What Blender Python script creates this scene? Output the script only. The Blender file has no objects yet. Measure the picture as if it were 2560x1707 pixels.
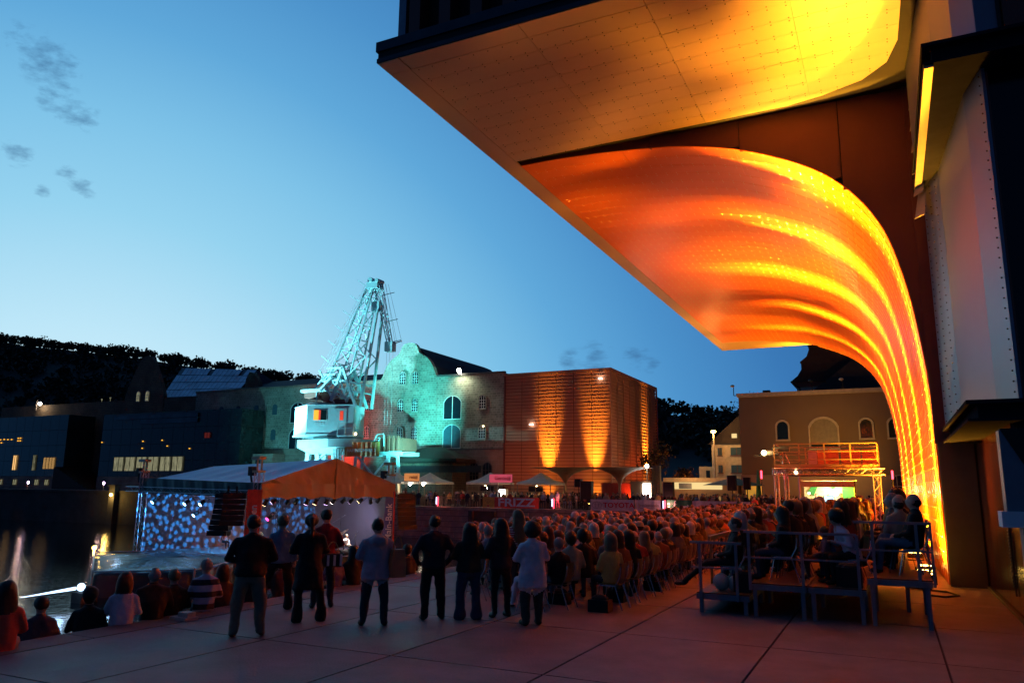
import bpy, bmesh, math, random
import numpy as np
from mathutils import Vector, Matrix
rnd = random.Random(7)
R = math.radians
sc = bpy.context.scene
COL = sc.collection

# ------------------------------------------------------------------ camera
cd = bpy.data.cameras.new('camera'); cam = bpy.data.objects.new('camera', cd); COL.objects.link(cam)
cd.sensor_width = 36.0; cd.lens = 36.0*1900/2560; cd.clip_start = 0.1; cd.clip_end = 6000
cam.matrix_world = (Matrix.Translation((0, 0, 2.3)) @ Matrix.Rotation(R(26.2), 4, 'Z')
                    @ Matrix.Rotation(math.pi/2+math.atan(364.5/1900), 4, 'X') @ Matrix.Rotation(0.01, 4, 'Z'))
sc.camera = cam
# ------------------------------------------------------------------ view, world
sc.view_settings.view_transform = 'Standard'; sc.view_settings.look = 'None'
sc.view_settings.exposure = 0.0; sc.view_settings.gamma = 1.0; sc.view_settings.use_curve_mapping = False
sc.render.engine = 'CYCLES'
sc.cycles.use_denoising = True
sc.cycles.max_bounces = 6; sc.cycles.diffuse_bounces = 3; sc.cycles.glossy_bounces = 4
sc.cycles.sample_clamp_indirect = 6; sc.cycles.caustics_reflective = True
SKY_GLOW = (-0.818, 0.548, -0.174)
w = bpy.data.worlds.new('World'); sc.world = w; w.use_nodes = True
nt = w.node_tree; N = nt.nodes; L = nt.links
bg = N['Background']; bg.inputs['Strength'].default_value = 1.0
tc = N.new('ShaderNodeTexCoord')
def vmath(tree, op, a=None, b=None):
    n = tree.nodes.new('ShaderNodeVectorMath'); n.operation = op
    for i, v in enumerate((a, b)):
        if v is None: continue
        if isinstance(v, tuple): n.inputs[i].default_value = v
        else: tree.links.new(v, n.inputs[i])
    return n
def fmath(tree, op, a=None, b=None, clamp=False):
    n = tree.nodes.new('ShaderNodeMath'); n.operation = op; n.use_clamp = clamp
    for i, v in enumerate((a, b)):
        if v is None: continue
        if isinstance(v, (int, float)): n.inputs[i].default_value = v
        else: tree.links.new(v, n.inputs[i])
    return n.outputs[0]
nrm = vmath(nt, 'NORMALIZE', tc.outputs['Generated']).outputs[0]
dt = vmath(nt, 'DOT_PRODUCT', nrm, SKY_GLOW).outputs['Value']
ang = fmath(nt, 'DIVIDE', fmath(nt, 'ARCCOSINE', dt), math.pi)
def lin(c): return tuple(((x/255)/12.92 if x/255 <= .04045 else ((x/255+.055)/1.055)**2.4) for x in c)+(1,)
def ramp(tree, fac, stops, interp='LINEAR'):
    r = tree.nodes.new('ShaderNodeValToRGB'); cr = r.color_ramp; cr.interpolation = interp
    while len(cr.elements) < len(stops): cr.elements.new(.5)
    for e, (p, c) in zip(cr.elements, sorted(stops, key=lambda q: q[0])): e.position = p; e.color = c
    tree.links.new(fac, r.inputs[0]); return r.outputs[0]
sky = ramp(nt, ang, [(0.06, lin((222, 242, 251))), (20/180, lin((190, 231, 249))), (28/180, lin((150, 211, 240))),
                     (34/180, lin((126, 194, 232))), (40/180, lin((96, 168, 218))), (46/180, lin((76, 145, 202))),
                     (53/180, lin((58, 120, 182))), (75/180, lin((28, 62, 108))), (110/180, lin((20, 43, 80))), (1.0, lin((14, 28, 56)))])
# small dusk clouds: wisps around a handful of real directions
noi = N.new('ShaderNodeTexNoise'); noi.inputs['Scale'].default_value = 42; noi.inputs['Detail'].default_value = 6; noi.inputs['Roughness'].default_value = .62
mp = N.new('ShaderNodeMapping'); mp.inputs['Scale'].default_value = (.8, 1.1, 2.4); L.new(nrm, mp.inputs[0]); L.new(mp.outputs[0], noi.inputs['Vector'])
CLOUDS = [(-.785, .4203, .4552, .020), (-.7789, .4435, .4434, .028), (-.7733, .4582, .4382, .024), (-.7866, .4616, .410, .016), (-.7813, .4772, .4022, .022), (-.7733, .4932, .3985, .016),
          (-.8223, .4507, .3474, .015), (-.818, .4589, .3468, .012), (-.7985, .4965, .3405, .014), (-.7947, .5124, .3254, .014), (-.8174, .4824, .3149, .008),
          (-.3634, .9174, .162, .018), (-.3339, .9277, .167, .024), (-.2847, .9436, .1689, .018), (-.2659, .9511, .1573, .012)]
tot = None
for (x, y, z, r_) in CLOUDS:
    l_ = math.sqrt(x*x+y*y+z*z); d = vmath(nt, 'DISTANCE', nrm, (x/l_, y/l_, z/l_)).outputs['Value']
    m = fmath(nt, 'SUBTRACT', 1.0, fmath(nt, 'DIVIDE', d, r_*1.2), True)
    tot = m if tot is None else fmath(nt, 'MAXIMUM', tot, m)
cl = fmath(nt, 'ADD', tot, fmath(nt, 'MULTIPLY', fmath(nt, 'SUBTRACT', noi.outputs['Fac'], .57), 3.6))
cl = fmath(nt, 'MULTIPLY', fmath(nt, 'MULTIPLY', fmath(nt, 'MULTIPLY', fmath(nt, 'MAXIMUM', cl, 0.0), fmath(nt, 'GREATER_THAN', tot, 0.0)), fmath(nt, 'MINIMUM', fmath(nt, 'MULTIPLY', tot, 3.0), 1.0)), .5, True)
mx = N.new('ShaderNodeMix'); mx.data_type = 'RGBA'; L.new(cl, mx.inputs[0]); L.new(sky, mx.inputs[6]); mx.inputs[7].default_value = lin((52, 92, 138))
L.new(mx.outputs[2], bg.inputs['Color'])

# ------------------------------------------------------------------ lights that the place has
def light(name, kind, loc, energy, color, target=None, size=.2, angle=60, blend=.6, sx=None):
    ld = bpy.data.lights.new(name, kind); ld.energy = energy; ld.color = color
    if kind == 'SPOT': ld.spot_size = R(angle); ld.spot_blend = blend; ld.shadow_soft_size = size
    elif kind == 'AREA':
        ld.size = size
        if sx: ld.shape = 'RECTANGLE'; ld.size_y = sx
    else: ld.shadow_soft_size = size
    o = bpy.data.objects.new(name, ld); COL.objects.link(o); o.location = loc
    if target is not None:
        o.rotation_euler = (Vector(target)-Vector(loc)).to_track_quat('-Z', 'Y').to_euler()
    return o
AMB = (1.0, .40, .02)
WALL_LAMPS = [23.6, 30.2, 37.4, 45.0, 53.0, 61.0]
def fan(loc, target, energy, color, angle, sx, size=.1, blend=.8):      # floodlight whose beam is a fan, narrow along the wall
    o = light('wall_floodlight', 'SPOT', loc, energy, color, target, size, angle, blend)
    z = (Vector(loc)-Vector(target)).normalized(); x = Vector((0, 1, 0)); y = z.cross(x).normalized(); x = y.cross(z)
    m = Matrix((x, y, z)).transposed().to_4x4(); m.translation = Vector(loc); o.matrix_world = m @ Matrix.Diagonal((sx, 1, 1, 1)); return o
for i, s_ in enumerate(WALL_LAMPS):
    xl = .66-.012*(s_-22.5)
    fan((xl, s_, .4), (-.1, s_, 11), 150000, AMB, 70, .24)
    fan((xl+.12, s_, .4), (.95, s_, 9), 90000, (1, .55, .08), 60, .08, .04, .5)
    fan((xl, s_, .4), (-3.5, s_, 13), 20000, AMB, 120, .4)
    light('wall_floodlight_spill', 'SPOT', (xl, s_, .4), 6500, AMB, (.2, s_, 12), .16, 165, .5)
light('soffit_floodlight', 'SPOT', (.62, 23.1, .35), 6500, (1, .45, .03), (-1.6, 21.0, 13), .1, 46, .9)
light('soffit_floodlight', 'SPOT', (.45, 23.1, .35), 21000, (1, .40, .07), (-7.5, 18.6, 13), .1, 84, 1.)
CY = (.10, .78, .80)
light('crane_floodlight', 'SPOT', (-96, 80.5, 1.6), 460000, (.22, .86, 1.0), (-71, 88, 25), .3, 46, .9)
light('crane_floodlight', 'SPOT', (-92, 80.5, 1.6), 48000, (.22, .86, 1.0), (-71, 88, 9), .3, 50, .8)
light('crane_floodlight', 'SPOT', (-77, 79.4, 1.4), 15000, (.22, .86, 1.0), (-72.5, 88, 11.5), .3, 60, .8)
light('gable_floodlight', 'SPOT', (-52, 80, 4.5), 78000, (.07, .80, .80), (-66.5, 98, 15), .3, 52, .8)
light('red_floodlight', 'SPOT', (-78, 92.5, 1.4), 9000, (1, .06, .015), (-77, 98, 11), .3, 84, .9)
light('roof_floodlight', 'SPOT', (-56.5, 96.4, 19.0), 700, (.85, 1, .72), (-56, 98.4, 12), .2, 140, .8)
light('left_crane_spill', 'SPOT', (-86, 79.5, 1.5), 9000, (.10, .62, .72), (-88, 98, 13), .4, 72, .9)
for (x, y, tx, ty, e_) in ((-42.3, 95.6, -42.3, 98.0, 44000), (-35.5, 95.6, -35.5, 98.0, 44000), (-30.8, 114, -33.4, 114, 60000)):
    light('cube_uplight', 'SPOT', (x, y, .5), e_, (1, .40, .03), (tx, ty, 8.5), .25, 27, 1.0)
    light('cube_uplight_base', 'SPOT', (tx+(x-tx)*.5, ty+(y-ty)*.5, .4), e_*.02, (1, .40, .03), (tx, ty, 4), .2, 80, 1.0)
for (x, y) in ((-46, 91), (-38, 91), (-29, 92)):
    light('cube_wash', 'SPOT', (x, y, .6), 800, (1, .22, .05), (x, 99, 11), .3, 95, .8)
light('cube_side_wash', 'SPOT', (-25, 109, .6), 2600, (1, .20, .03), (-33, 109, 11), .3, 120, .8)
light('hall_spotlight', 'SPOT', (-4.2, 80, 3.6), 2600, (1, .58, .12), (-5.6, 92, 6.5), .2, 70, .9)
light('hall_wash', 'SPOT', (-9, 76, 5), 1500, (1, .36, .06), (-9, 92, 8), .3, 110, .9)

# ------------------------------------------------------------------ materials
def mat(name, col, rough=.8, metal=0., var=.18, scale=2.5, bump=0., emis=None, es=0., fine=None, alpha=None, spec=.5):
    m = bpy.data.materials.new(name); m.use_nodes = True; t = m.node_tree; b = t.nodes['Principled BSDF']
    b.inputs['Roughness'].default_value = rough; b.inputs['Metallic'].default_value = metal
    b.inputs['Specular IOR Level'].default_value = spec
    c = t.nodes.new('ShaderNodeTexCoord'); n = t.nodes.new('ShaderNodeTexNoise')
    n.inputs['Scale'].default_value = scale; n.inputs['Detail'].default_value = 5; n.inputs['Roughness'].default_value = .6
    t.links.new(c.outputs['Object'], n.inputs['Vector'])
    lo = tuple(max(0, x*(1-var)) for x in col)+(1,); hi = tuple(min(1, x*(1+var)) for x in col)+(1,)
    out = ramp(t, n.outputs['Fac'], [(.3, lo), (.7, hi)])
    t.links.new(out, b.inputs['Base Color'])
    if bump:
        n2 = t.nodes.new('ShaderNodeTexNoise'); n2.inputs['Scale'].default_value = fine or scale*8; n2.inputs['Detail'].default_value = 4
        t.links.new(c.outputs['Object'], n2.inputs['Vector'])
        bp = t.nodes.new('ShaderNodeBump'); bp.inputs['Strength'].default_value = bump; bp.inputs['Distance'].default_value = .05
        t.links.new(n2.outputs['Fac'], bp.inputs['Height']); t.links.new(bp.outputs[0], b.inputs['Normal'])
    if emis is not None:
        b.inputs['Emission Color'].default_value = tuple(emis)+(1,); b.inputs['Emission Strength'].default_value = es
    if alpha is not None: b.inputs['Alpha'].default_value = alpha
    return m
def stone_mat(name, c1, c2, mortar, bw=.62, bh=.34, rough=.9, axis='xz'):
    m = mat(name, c1, rough); t = m.node_tree; b = t.nodes['Principled BSDF']
    c = t.nodes.new('ShaderNodeTexCoord'); sp = t.nodes.new('ShaderNodeSeparateXYZ'); t.links.new(c.outputs['Object'], sp.inputs[0])
    cb = t.nodes.new('ShaderNodeCombineXYZ')
    hsum = fmath(t, 'ADD', sp.outputs['X'], sp.outputs['Y'])
    t.links.new(hsum, cb.inputs[0]); t.links.new(sp.outputs['Z'], cb.inputs[1])
    nz = t.nodes.new('ShaderNodeTexNoise'); nz.inputs['Scale'].default_value = 1.1; nz.inputs['Detail'].default_value = 3; t.links.new(cb.outputs[0], nz.inputs['Vector'])
    ad = vmath(t, 'ADD', cb.outputs[0], vmath(t, 'MULTIPLY', nz.outputs['Color'], (.22, .16, 0)).outputs[0])
    br = t.nodes.new('ShaderNodeTexBrick'); t.links.new(ad.outputs[0], br.inputs['Vector'])
    br.inputs['Scale'].default_value = 1; br.inputs['Brick Width'].default_value = bw; br.inputs['Row Height'].default_value = bh
    br.inputs['Mortar Size'].default_value = .035; br.inputs['Mortar Smooth'].default_value = .3
    br.offset_frequency = 2; br.offset = .43; br.squash = .8; br.squash_frequency = 3
    br.inputs['Color1'].default_value = tuple(c1)+(1,); br.inputs['Color2'].default_value = tuple(c2)+(1,); br.inputs['Mortar'].default_value = tuple(mortar)+(1,)
    n3 = t.nodes.new('ShaderNodeTexNoise'); n3.inputs['Scale'].default_value = .35; n3.inputs['Detail'].default_value = 6; t.links.new(c.outputs['Object'], n3.inputs['Vector'])
    k = ramp(t, n3.outputs['Fac'], [(.3, (.6, .6, .6, 1)), (.7, (1.1, 1.1, 1.1, 1))])
    mm = t.nodes.new('ShaderNodeMix'); mm.data_type = 'RGBA'; mm.blend_type = 'MULTIPLY'; mm.inputs[0].default_value = 1
    t.links.new(br.outputs['Color'], mm.inputs[6]); t.links.new(k, mm.inputs[7]); t.links.new(mm.outputs[2], b.inputs['Base Color'])
    bp = t.nodes.new('ShaderNodeBump'); bp.inputs['Strength'].default_value = .7; bp.inputs['Distance'].default_value = .05; bp.invert = True
    t.links.new(br.outputs['Fac'], bp.inputs['Height']); t.links.new(bp.outputs[0], b.inputs['Normal'])
    return m
def emat(name, col, s): return mat(name, (.02, .02, .02), .5, emis=col, es=s)
MT = {}
MT['slab'] = mat('concrete_slab', (.205, .175, .178), .66, var=.2, scale=.9, bump=.25, fine=30, spec=.3)
_t = MT['slab'].node_tree; _b = _t.nodes['Principled BSDF']; _src = _b.inputs['Base Color'].links[0].from_socket; _oi = _t.nodes.new('ShaderNodeObjectInfo'); _g = _t.nodes.new('ShaderNodeNewGeometry')
_n = _t.nodes.new('ShaderNodeTexNoise'); _n.inputs['Scale'].default_value = .55; _n.inputs['Detail'].default_value = 8; _n.inputs['Roughness'].default_value = .72; _t.links.new(_g.outputs['Position'], _n.inputs['Vector'])
_v = _t.nodes.new('ShaderNodeTexVoronoi'); _v.inputs['Scale'].default_value = 3.1; _t.links.new(_g.outputs['Position'], _v.inputs['Vector'])
_s1 = ramp(_t, _n.outputs['Fac'], [(.36, (.55, .54, .53, 1)), (.52, (1, 1, 1, 1)), (.68, (1.25, 1.22, 1.2, 1))]); _s2 = ramp(_t, _v.outputs['Distance'], [(.0, (.45, .45, .45, 1)), (.045, (1, 1, 1, 1))]); _s3 = ramp(_t, _oi.outputs['Random'], [(0, (.84, .84, .86, 1)), (1, (1.12, 1.1, 1.08, 1))])
for _q in (_s1, _s2, _s3):
    _x = _t.nodes.new('ShaderNodeMix'); _x.data_type = 'RGBA'; _x.blend_type = 'MULTIPLY'; _x.inputs[0].default_value = 1; _t.links.new(_src, _x.inputs[6]); _t.links.new(_q, _x.inputs[7]); _src = _x.outputs[2]
_t.links.new(_src, _b.inputs['Base Color']); _t.links.new(ramp(_t, _n.outputs['Fac'], [(.35, (.45,)*3+(1,)), (.65, (.75,)*3+(1,))]), _b.inputs['Roughness'])
MT['joint'] = mat('dark_joint', (.02, .018, .017), .9)
MT['kerb'] = mat('concrete_kerb', (.12, .10, .095), .75, bump=.2)
MT['asphalt'] = mat('asphalt', (.06, .055, .055), .85, bump=.2)
MT['curve'] = mat('copper_red_metal', (.95, .205, .012), .30, .5, var=.03, scale=.15, spec=.15)
MT['soffit'] = mat('champagne_metal', (.74, .50, .33), .46, .72, var=.06, scale=.35)
MT['rivet'] = mat('bright_steel_rivet', (.95, .62, .28), .38, .6, var=.02)
MT['rivetd'] = mat('dark_steel_rivet', (.10, .06, .04), .5, .8)
MT['fascia'] = mat('dark_zinc_fascia', (.05, .055, .065), .45, .6)
MT['brown'] = mat('red_brown_cladding', (.20, .052, .036), .55, .1, var=.1, scale=.3)
MT['browndk'] = mat('dark_brown_fin', (.035, .018, .012), .7)
MT['shell'] = mat('black_shell', (.012, .011, .011), .8)
MT['pier'] = mat('grey_aluminium', (.34, .35, .40), .42, .65, var=.05, scale=.4)
MT['fin'] = mat('pale_gold_aluminium', (.66, .5, .3), .42, .6, var=.05)
MT['canopy'] = mat('shade_darkened_zinc', (.022, .022, .03), .9, 0., spec=0.)  # near-black base carries the shade of the unlit undersides
MT['panelgrey'] = mat('grey_brown_panel', (.12, .085, .06), .6, var=.1)
MT['glassred'] = mat('dark_red_glass', (.16, .035, .018), .12, .25, var=.25, scale=1.3)
MT['blackglass'] = mat('black_glass', (.006, .006, .008), .15)
MT['steelblue'] = mat('galvanised_steel', (.24, .25, .29), .5, .6, var=.12, scale=4)
MT['white'] = mat('white_paint', (.72, .72, .74), .5, var=.06)
MT['ply'] = mat('plywood_deck', (.09, .05, .032), .55, bump=.15)
MT['wood'] = mat('wooden_rail', (.42, .24, .09), .5)
MT['stone'] = stone_mat('sandstone_masonry', (.40, .36, .28), (.24, .22, .17), (.50, .46, .38))
MT['stone2'] = stone_mat('brown_sandstone_masonry', (.17, .11, .07), (.10, .07, .05), (.2, .15, .1))
MT['ashlar'] = stone_mat('ashlar_block', (.36, .26, .2), (.28, .19, .15), (.42, .33, .27), 1.3, .62)
MT['quaywall'] = mat('quay_sandstone', (.30, .215, .17), .85, var=.35, scale=.9, bump=.5, fine=9)
MT['quaymortar'] = mat('quay_mortar', (.035, .028, .024), .9)
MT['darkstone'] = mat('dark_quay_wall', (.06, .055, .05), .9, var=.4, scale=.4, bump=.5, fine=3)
MT['roof'] = mat('dark_slate_roof', (.022, .020, .024), .85)
MT['roofbrown'] = mat('brown_tile_roof', (.035, .018, .012), .85, bump=.3, fine=4)
MT['slat'] = mat('oxide_orange_slat', (.44, .20, .12), .75, 0., var=.03, scale=.2, spec=.2)
MT['cubecore'] = mat('dark_red_core', (.085, .02, .014), .8)
MT['glassdk'] = mat('dark_teal_glass', (.010, .022, .022), .22, 0, var=.3, scale=.4)
MT['pane'] = mat('window_pane', (.01, .02, .028), .1)
MT['paneblue'] = mat('curtained_pane', (.05, .10, .13), .3)
MT['winframe'] = mat('white_window_bars', (.75, .75, .72), .6)
MT['render'] = mat('ochre_render', (.20, .12, .065), .85, var=.08, scale=.3)
MT['plinth'] = mat('ochre_stone_plinth', (.34, .22, .14), .85, var=.12, scale=.5)
MT['trim'] = mat('cream_window_trim', (.48, .37, .25), .7)
MT['housewall'] = mat('cream_house_wall', (.62, .45, .28), .85)
MT['leaf'] = mat('dark_foliage', (.022, .030, .016), .9, var=.5, scale=.3)
MT['leafw'] = mat('green_brown_foliage', (.06, .05, .02), .9, var=.4, scale=1)
MT['bark'] = mat('bark', (.04, .03, .022), .9)
MT['hill'] = mat('hill_ground', (.012, .016, .012), .95, var=.5, scale=.03)
MT['craneblue'] = mat('pale_painted_crane_steel', (.62, .74, .76), .5, .15, var=.1, scale=1)
MT['cranered'] = mat('red_oxide_crane_steel', (.22, .05, .03), .6)
MT['cable'] = mat('steel_cable', (.35, .4, .4), .5, .5)
MT['truss'] = mat('aluminium_truss', (.55, .5, .5), .35, .8)
MT['tent'] = mat('silver_white_tent_roof', (.66, .74, .9), .55, var=.08, scale=.5, bump=.3, fine=1.5)
MT['tarp'] = mat('orange_tarpaulin', (.46, .28, .12), .22, var=.12, scale=.7, bump=.9, fine=1.6)
MT['valance'] = mat('dark_green_valance', (.03, .075, .065), .5, bump=.5, fine=2)
MT['blacktarp'] = mat('black_plastic_sheet', (.018, .026, .032), .22, bump=1., fine=1.3)
MT['greydrape'] = mat('grey_backdrop', (.12, .115, .135), .8, var=.08, scale=.4, bump=.2, fine=2)
MT['black'] = mat('matt_black', (.008, .008, .009), .7)
MT['redban'] = mat('red_banner_cloth', (.85, .09, .04), .6)
MT['blueban'] = mat('blue_banner_cloth', (.10, .10, .28), .6)
MT['whiteban'] = mat('white_banner_cloth', (.72, .66, .64), .6)
MT['yellowban'] = mat('yellow_banner_cloth', (.70, .42, .06), .6)
MT['greenban'] = mat('green_banner_cloth', (.01, .12, .06), .6)
MT['textwhite'] = mat('white_lettering', (.85, .82, .8), .6)
MT['textred'] = mat('red_lettering', (.6, .03, .02), .6)
MT['textgrey'] = mat('grey_lettering', (.28, .25, .22), .6)
MT['stalltent'] = mat('cream_stall_roof', (.62, .57, .45), .7, emis=(1, .75, .4), es=.03)
MT['funnel'] = mat('beige_membrane', (.40, .24, .14), .6)
MT['container'] = mat('red_container_steel', (.35, .04, .025), .55)
MT['carpaint'] = mat('dark_blue_car_paint', (.03, .035, .06), .2, .3)
MT['rubber'] = mat('rubber', (.01, .01, .01), .8)
MT['green'] = mat('dark_green_parasol', (.01, .10, .07), .7)
MT['chairwood'] = mat('olive_chair_shell', (.16, .11, .05), .35, var=.15, scale=3)
MT['chrome'] = mat('chromed_tube', (.6, .6, .62), .2, 1.)
MT['skin'] = mat('skin', (.50, .30, .22), .6)
MT['bag'] = mat('pale_plastic_bag', (.6, .5, .42), .4)
MT['orangecloth'] = mat('orange_windbreak_cloth', (.8, .30, .08), .6)
MT['djgreen'] = mat('green_curtain', (.02, .22, .08), .7)
MT['djwhite'] = mat('pale_curtain', (.7, .65, .45), .7)
EM = {}
EM['amber'] = emat('amber_lamp_glow', (1, .62, .12), 22)
EM['warm'] = emat('warm_lamp_glow', (1, .72, .34), 14)
EM['white'] = emat('white_lamp_glow', (1, .95, .85), 18)
EM['violet'] = emat('violet_white_lamp_glow', (.85, .6, 1), 9)
EM['blue'] = emat('blue_lamp_glow', (.25, .55, 1), 12)
EM['red'] = emat('red_tube_glow', (1, .03, .06), 9)
EM['pink'] = emat('pink_lamp_glow', (1, .05, .3), 6)
EM['tubewhite'] = emat('white_blue_tube_glow', (.5, .7, 1), 3.2)
EM['win'] = emat('lit_window', (.75, .72, .42), .42)
EM['winwarm'] = emat('warm_lit_window', (1, .55, .18), 1.1)
EM['winyel'] = emat('yellow_lit_window', (1, .72, .3), .9)
EM['screen'] = emat('monitor_screen', (.55, .85, 1), 1.6)
EM['orangewin'] = emat('orange_lit_curtain', (1, .45, .03), 1.3)
EM['redwin'] = emat('red_lit_curtain', (1, .08, .03), .8)
EM['sign'] = emat('backlit_sign', (1, .12, .2), .5)
EM['signo'] = emat('orange_backlit_sign', (1, .35, .10), .6)

_t = EM['win'].node_tree; _b = _t.nodes['Principled BSDF']; _c = _t.nodes.new('ShaderNodeTexCoord'); _w = _t.nodes.new('ShaderNodeTexNoise'); _m = _t.nodes.new('ShaderNodeMapping'); _m.inputs['Scale'].default_value = (3.2, 3.2, .25)
_t.links.new(_c.outputs['Object'], _m.inputs[0]); _t.links.new(_m.outputs[0], _w.inputs['Vector']); _t.links.new(ramp(_t, _w.outputs['Fac'], [(.3, (.12, .12, .06, 1)), (.7, (.80, .76, .44, 1))]), _b.inputs['Emission Color'])
# ------------------------------------------------------------------ mesh helpers
class MB:
    def __init__(s): s.v = []; s.f = []; s.m = []
    def add(s, vs, fs, mi=0):
        o = len(s.v); s.v += [tuple(p) for p in vs]; s.f += [tuple(i+o for i in f) for f in fs]; s.m += [mi]*len(fs); return s
    def box(s, a, b, mi=0):
        (x0, y0, z0), (x1, y1, z1) = a, b
        return s.add([(x0, y0, z0), (x1, y0, z0), (x1, y1, z0), (x0, y1, z0), (x0, y0, z1), (x1, y0, z1), (x1, y1, z1), (x0, y1, z1)],
                     [(0, 3, 2, 1), (4, 5, 6, 7), (0, 1, 5, 4), (1, 2, 6, 5), (2, 3, 7, 6), (3, 0, 4, 7)], mi)
    def beam(s, p, q, w, h=None, mi=0):
        p = Vector(p); q = Vector(q); h = h or w; d = (q-p)
        if d.length < 1e-6: return s
        d.normalize(); up = Vector((0, 0, 1)) if abs(d.z) < .95 else Vector((0, 1, 0))
        a = d.cross(up).normalized()*w/2; b = a.cross(d).normalized()*h/2
        vs = [p-a-b, p+a-b, p+a+b, p-a+b, q-a-b, q+a-b, q+a+b, q-a+b]
        return s.add(vs, [(3, 2, 1, 0), (4, 5, 6, 7), (0, 1, 5, 4), (1, 2, 6, 5), (2, 3, 7, 6), (3, 0, 4, 7)], mi)
    def tube(s, p, q, r0, r1=None, n=8, mi=0, caps=True):
        p = Vector(p); q = Vector(q); r1 = r0 if r1 is None else r1; d = (q-p).normalized()
        up = Vector((0, 0, 1)) if abs(d.z) < .95 else Vector((0, 1, 0)); a = d.cross(up).normalized(); b = a.cross(d).normalized()
        vs = []
        for c, r in ((p, r0), (q, r1)):
            for i in range(n):
                t = 2*math.pi*i/n; vs.append(c+a*math.cos(t)*r+b*math.sin(t)*r)
        fs = [(i, (i+1) % n, n+(i+1) % n, n+i) for i in range(n)]
        if caps: fs += [tuple(range(n))[::-1], tuple(range(n, 2*n))]
        return s.add(vs, fs, mi)
    def path(s, pts, r, n=6, mi=0):
        for a, b in zip(pts, pts[1:]): s.tube(a, b, r, n=n, mi=mi)
        return s
    def ball(s, c, r, nu=8, nv=6, mi=0, sz=(1, 1, 1)):
        vs = [(c[0], c[1], c[2]-r*sz[2])]
        for j in range(1, nv):
            ph = -math.pi/2+math.pi*j/nv
            for i in range(nu):
                t = 2*math.pi*i/nu
                vs.append((c[0]+r*sz[0]*math.cos(ph)*math.cos(t), c[1]+r*sz[1]*math.cos(ph)*math.sin(t), c[2]+r*sz[2]*math.sin(ph)))
        vs.append((c[0], c[1], c[2]+r*sz[2])); fs = [(0, 1+(i+1) % nu, 1+i) for i in range(nu)]
        for j in range(nv-2):
            for i in range(nu):
                a = 1+j*nu+i; b = 1+j*nu+(i+1) % nu; fs.append((a, b, b+nu, a+nu))
        k = len(vs)-1; o = 1+(nv-2)*nu; fs += [(o+i, o+(i+1) % nu, k) for i in range(nu)]
        return s.add(vs, fs, mi)
    def prism(s, poly, y0, y1, mi=0):      # poly of (x,z), extruded along y
        n = len(poly); vs = [(x, y0, z) for x, z in poly]+[(x, y1, z) for x, z in poly]
        return s.add(vs, [tuple(range(n)), tuple(range(n, 2*n))[::-1]]+[(i, i+n, (i+1) % n+n, (i+1) % n) for i in range(n)], mi)
    def zprism(s, poly, z0, z1, mi=0):     # poly of (x,y)
        n = len(poly); vs = [(x, y, z0) for x, y in poly]+[(x, y, z1) for x, y in poly]
        return s.add(vs, [tuple(range(n))[::-1], tuple(range(n, 2*n))]+[(i, (i+1) % n, (i+1) % n+n, i+n) for i in range(n)], mi)
    def mesh(s, name, mats, smooth=False):
        me = bpy.data.meshes.new(name); me.from_pydata(s.v, [], s.f)
        for m in (mats if isinstance(mats, (list, tuple)) else [mats]): me.materials.append(m)
        if any(s.m): me.polygons.foreach_set('material_index', s.m)
        if smooth: me.polygons.foreach_set('use_smooth', [True]*len(s.f))
        me.update(); return me
    def build(s, name, mats, parent=None, loc=None, smooth=False, **k):
        return obj(name, s.mesh(name, mats, smooth), parent, loc, **k)
def obj(name, me, parent=None, loc=None, rot=None, label=None, kind=None):
    o = bpy.data.objects.new(name, me); COL.objects.link(o)
    if parent is not None: o.parent = parent
    if loc is not None: o.location = loc
    if rot is not None: o.rotation_euler = rot
    if label: o['label'] = label
    if kind: o['kind'] = kind
    return o
def tag(o, label=None, cat=None, group=None, kind=None):
    if label: o['label'] = label
    if cat: o['category'] = cat
    if group: o['group'] = group
    if kind: o['kind'] = kind
    return o
def thing(name, label, cat, loc=(0, 0, 0), rz=0, group=None):
    o = bpy.data.objects.new(name, None); COL.objects.link(o); o.location = loc; o.rotation_euler = (0, 0, rz); o.empty_display_size = .3
    return tag(o, label, cat, group)
def dup(o, loc=None, rz=None, label=None, parent=None):
    c = o.copy(); COL.objects.link(c)
    if parent is not None: c.parent = parent
    if loc is not None: c.location = loc
    if rz is not None: c.rotation_euler = (0, 0, rz)
    if label: c['label'] = label
    for ch in list(o.children): dup(ch, parent=c)
    return c
def struct(o): o['kind'] = 'structure'; return o
def text(s_, size, mtl, parent, loc, rot=(math.pi/2, 0, 0), name='lettering', ext=.006, sx=1, bold=0):
    cu = bpy.data.curves.new('t', 'FONT'); cu.body = s_; cu.size = size; cu.align_x = 'CENTER'; cu.align_y = 'CENTER'; cu.extrude = ext; cu.offset = bold
    cu.resolution_u = 3
    t = bpy.data.objects.new('t', cu); COL.objects.link(t); dg = bpy.context.evaluated_depsgraph_get(); dg.update()
    me = bpy.data.meshes.new_from_object(t.evaluated_get(dg)); bpy.data.objects.remove(t)
    me.materials.clear(); me.materials.append(mtl); me.name = name
    o = obj(name, me, parent, loc, rot); o.scale = (sx, 1, 1); return o
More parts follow.
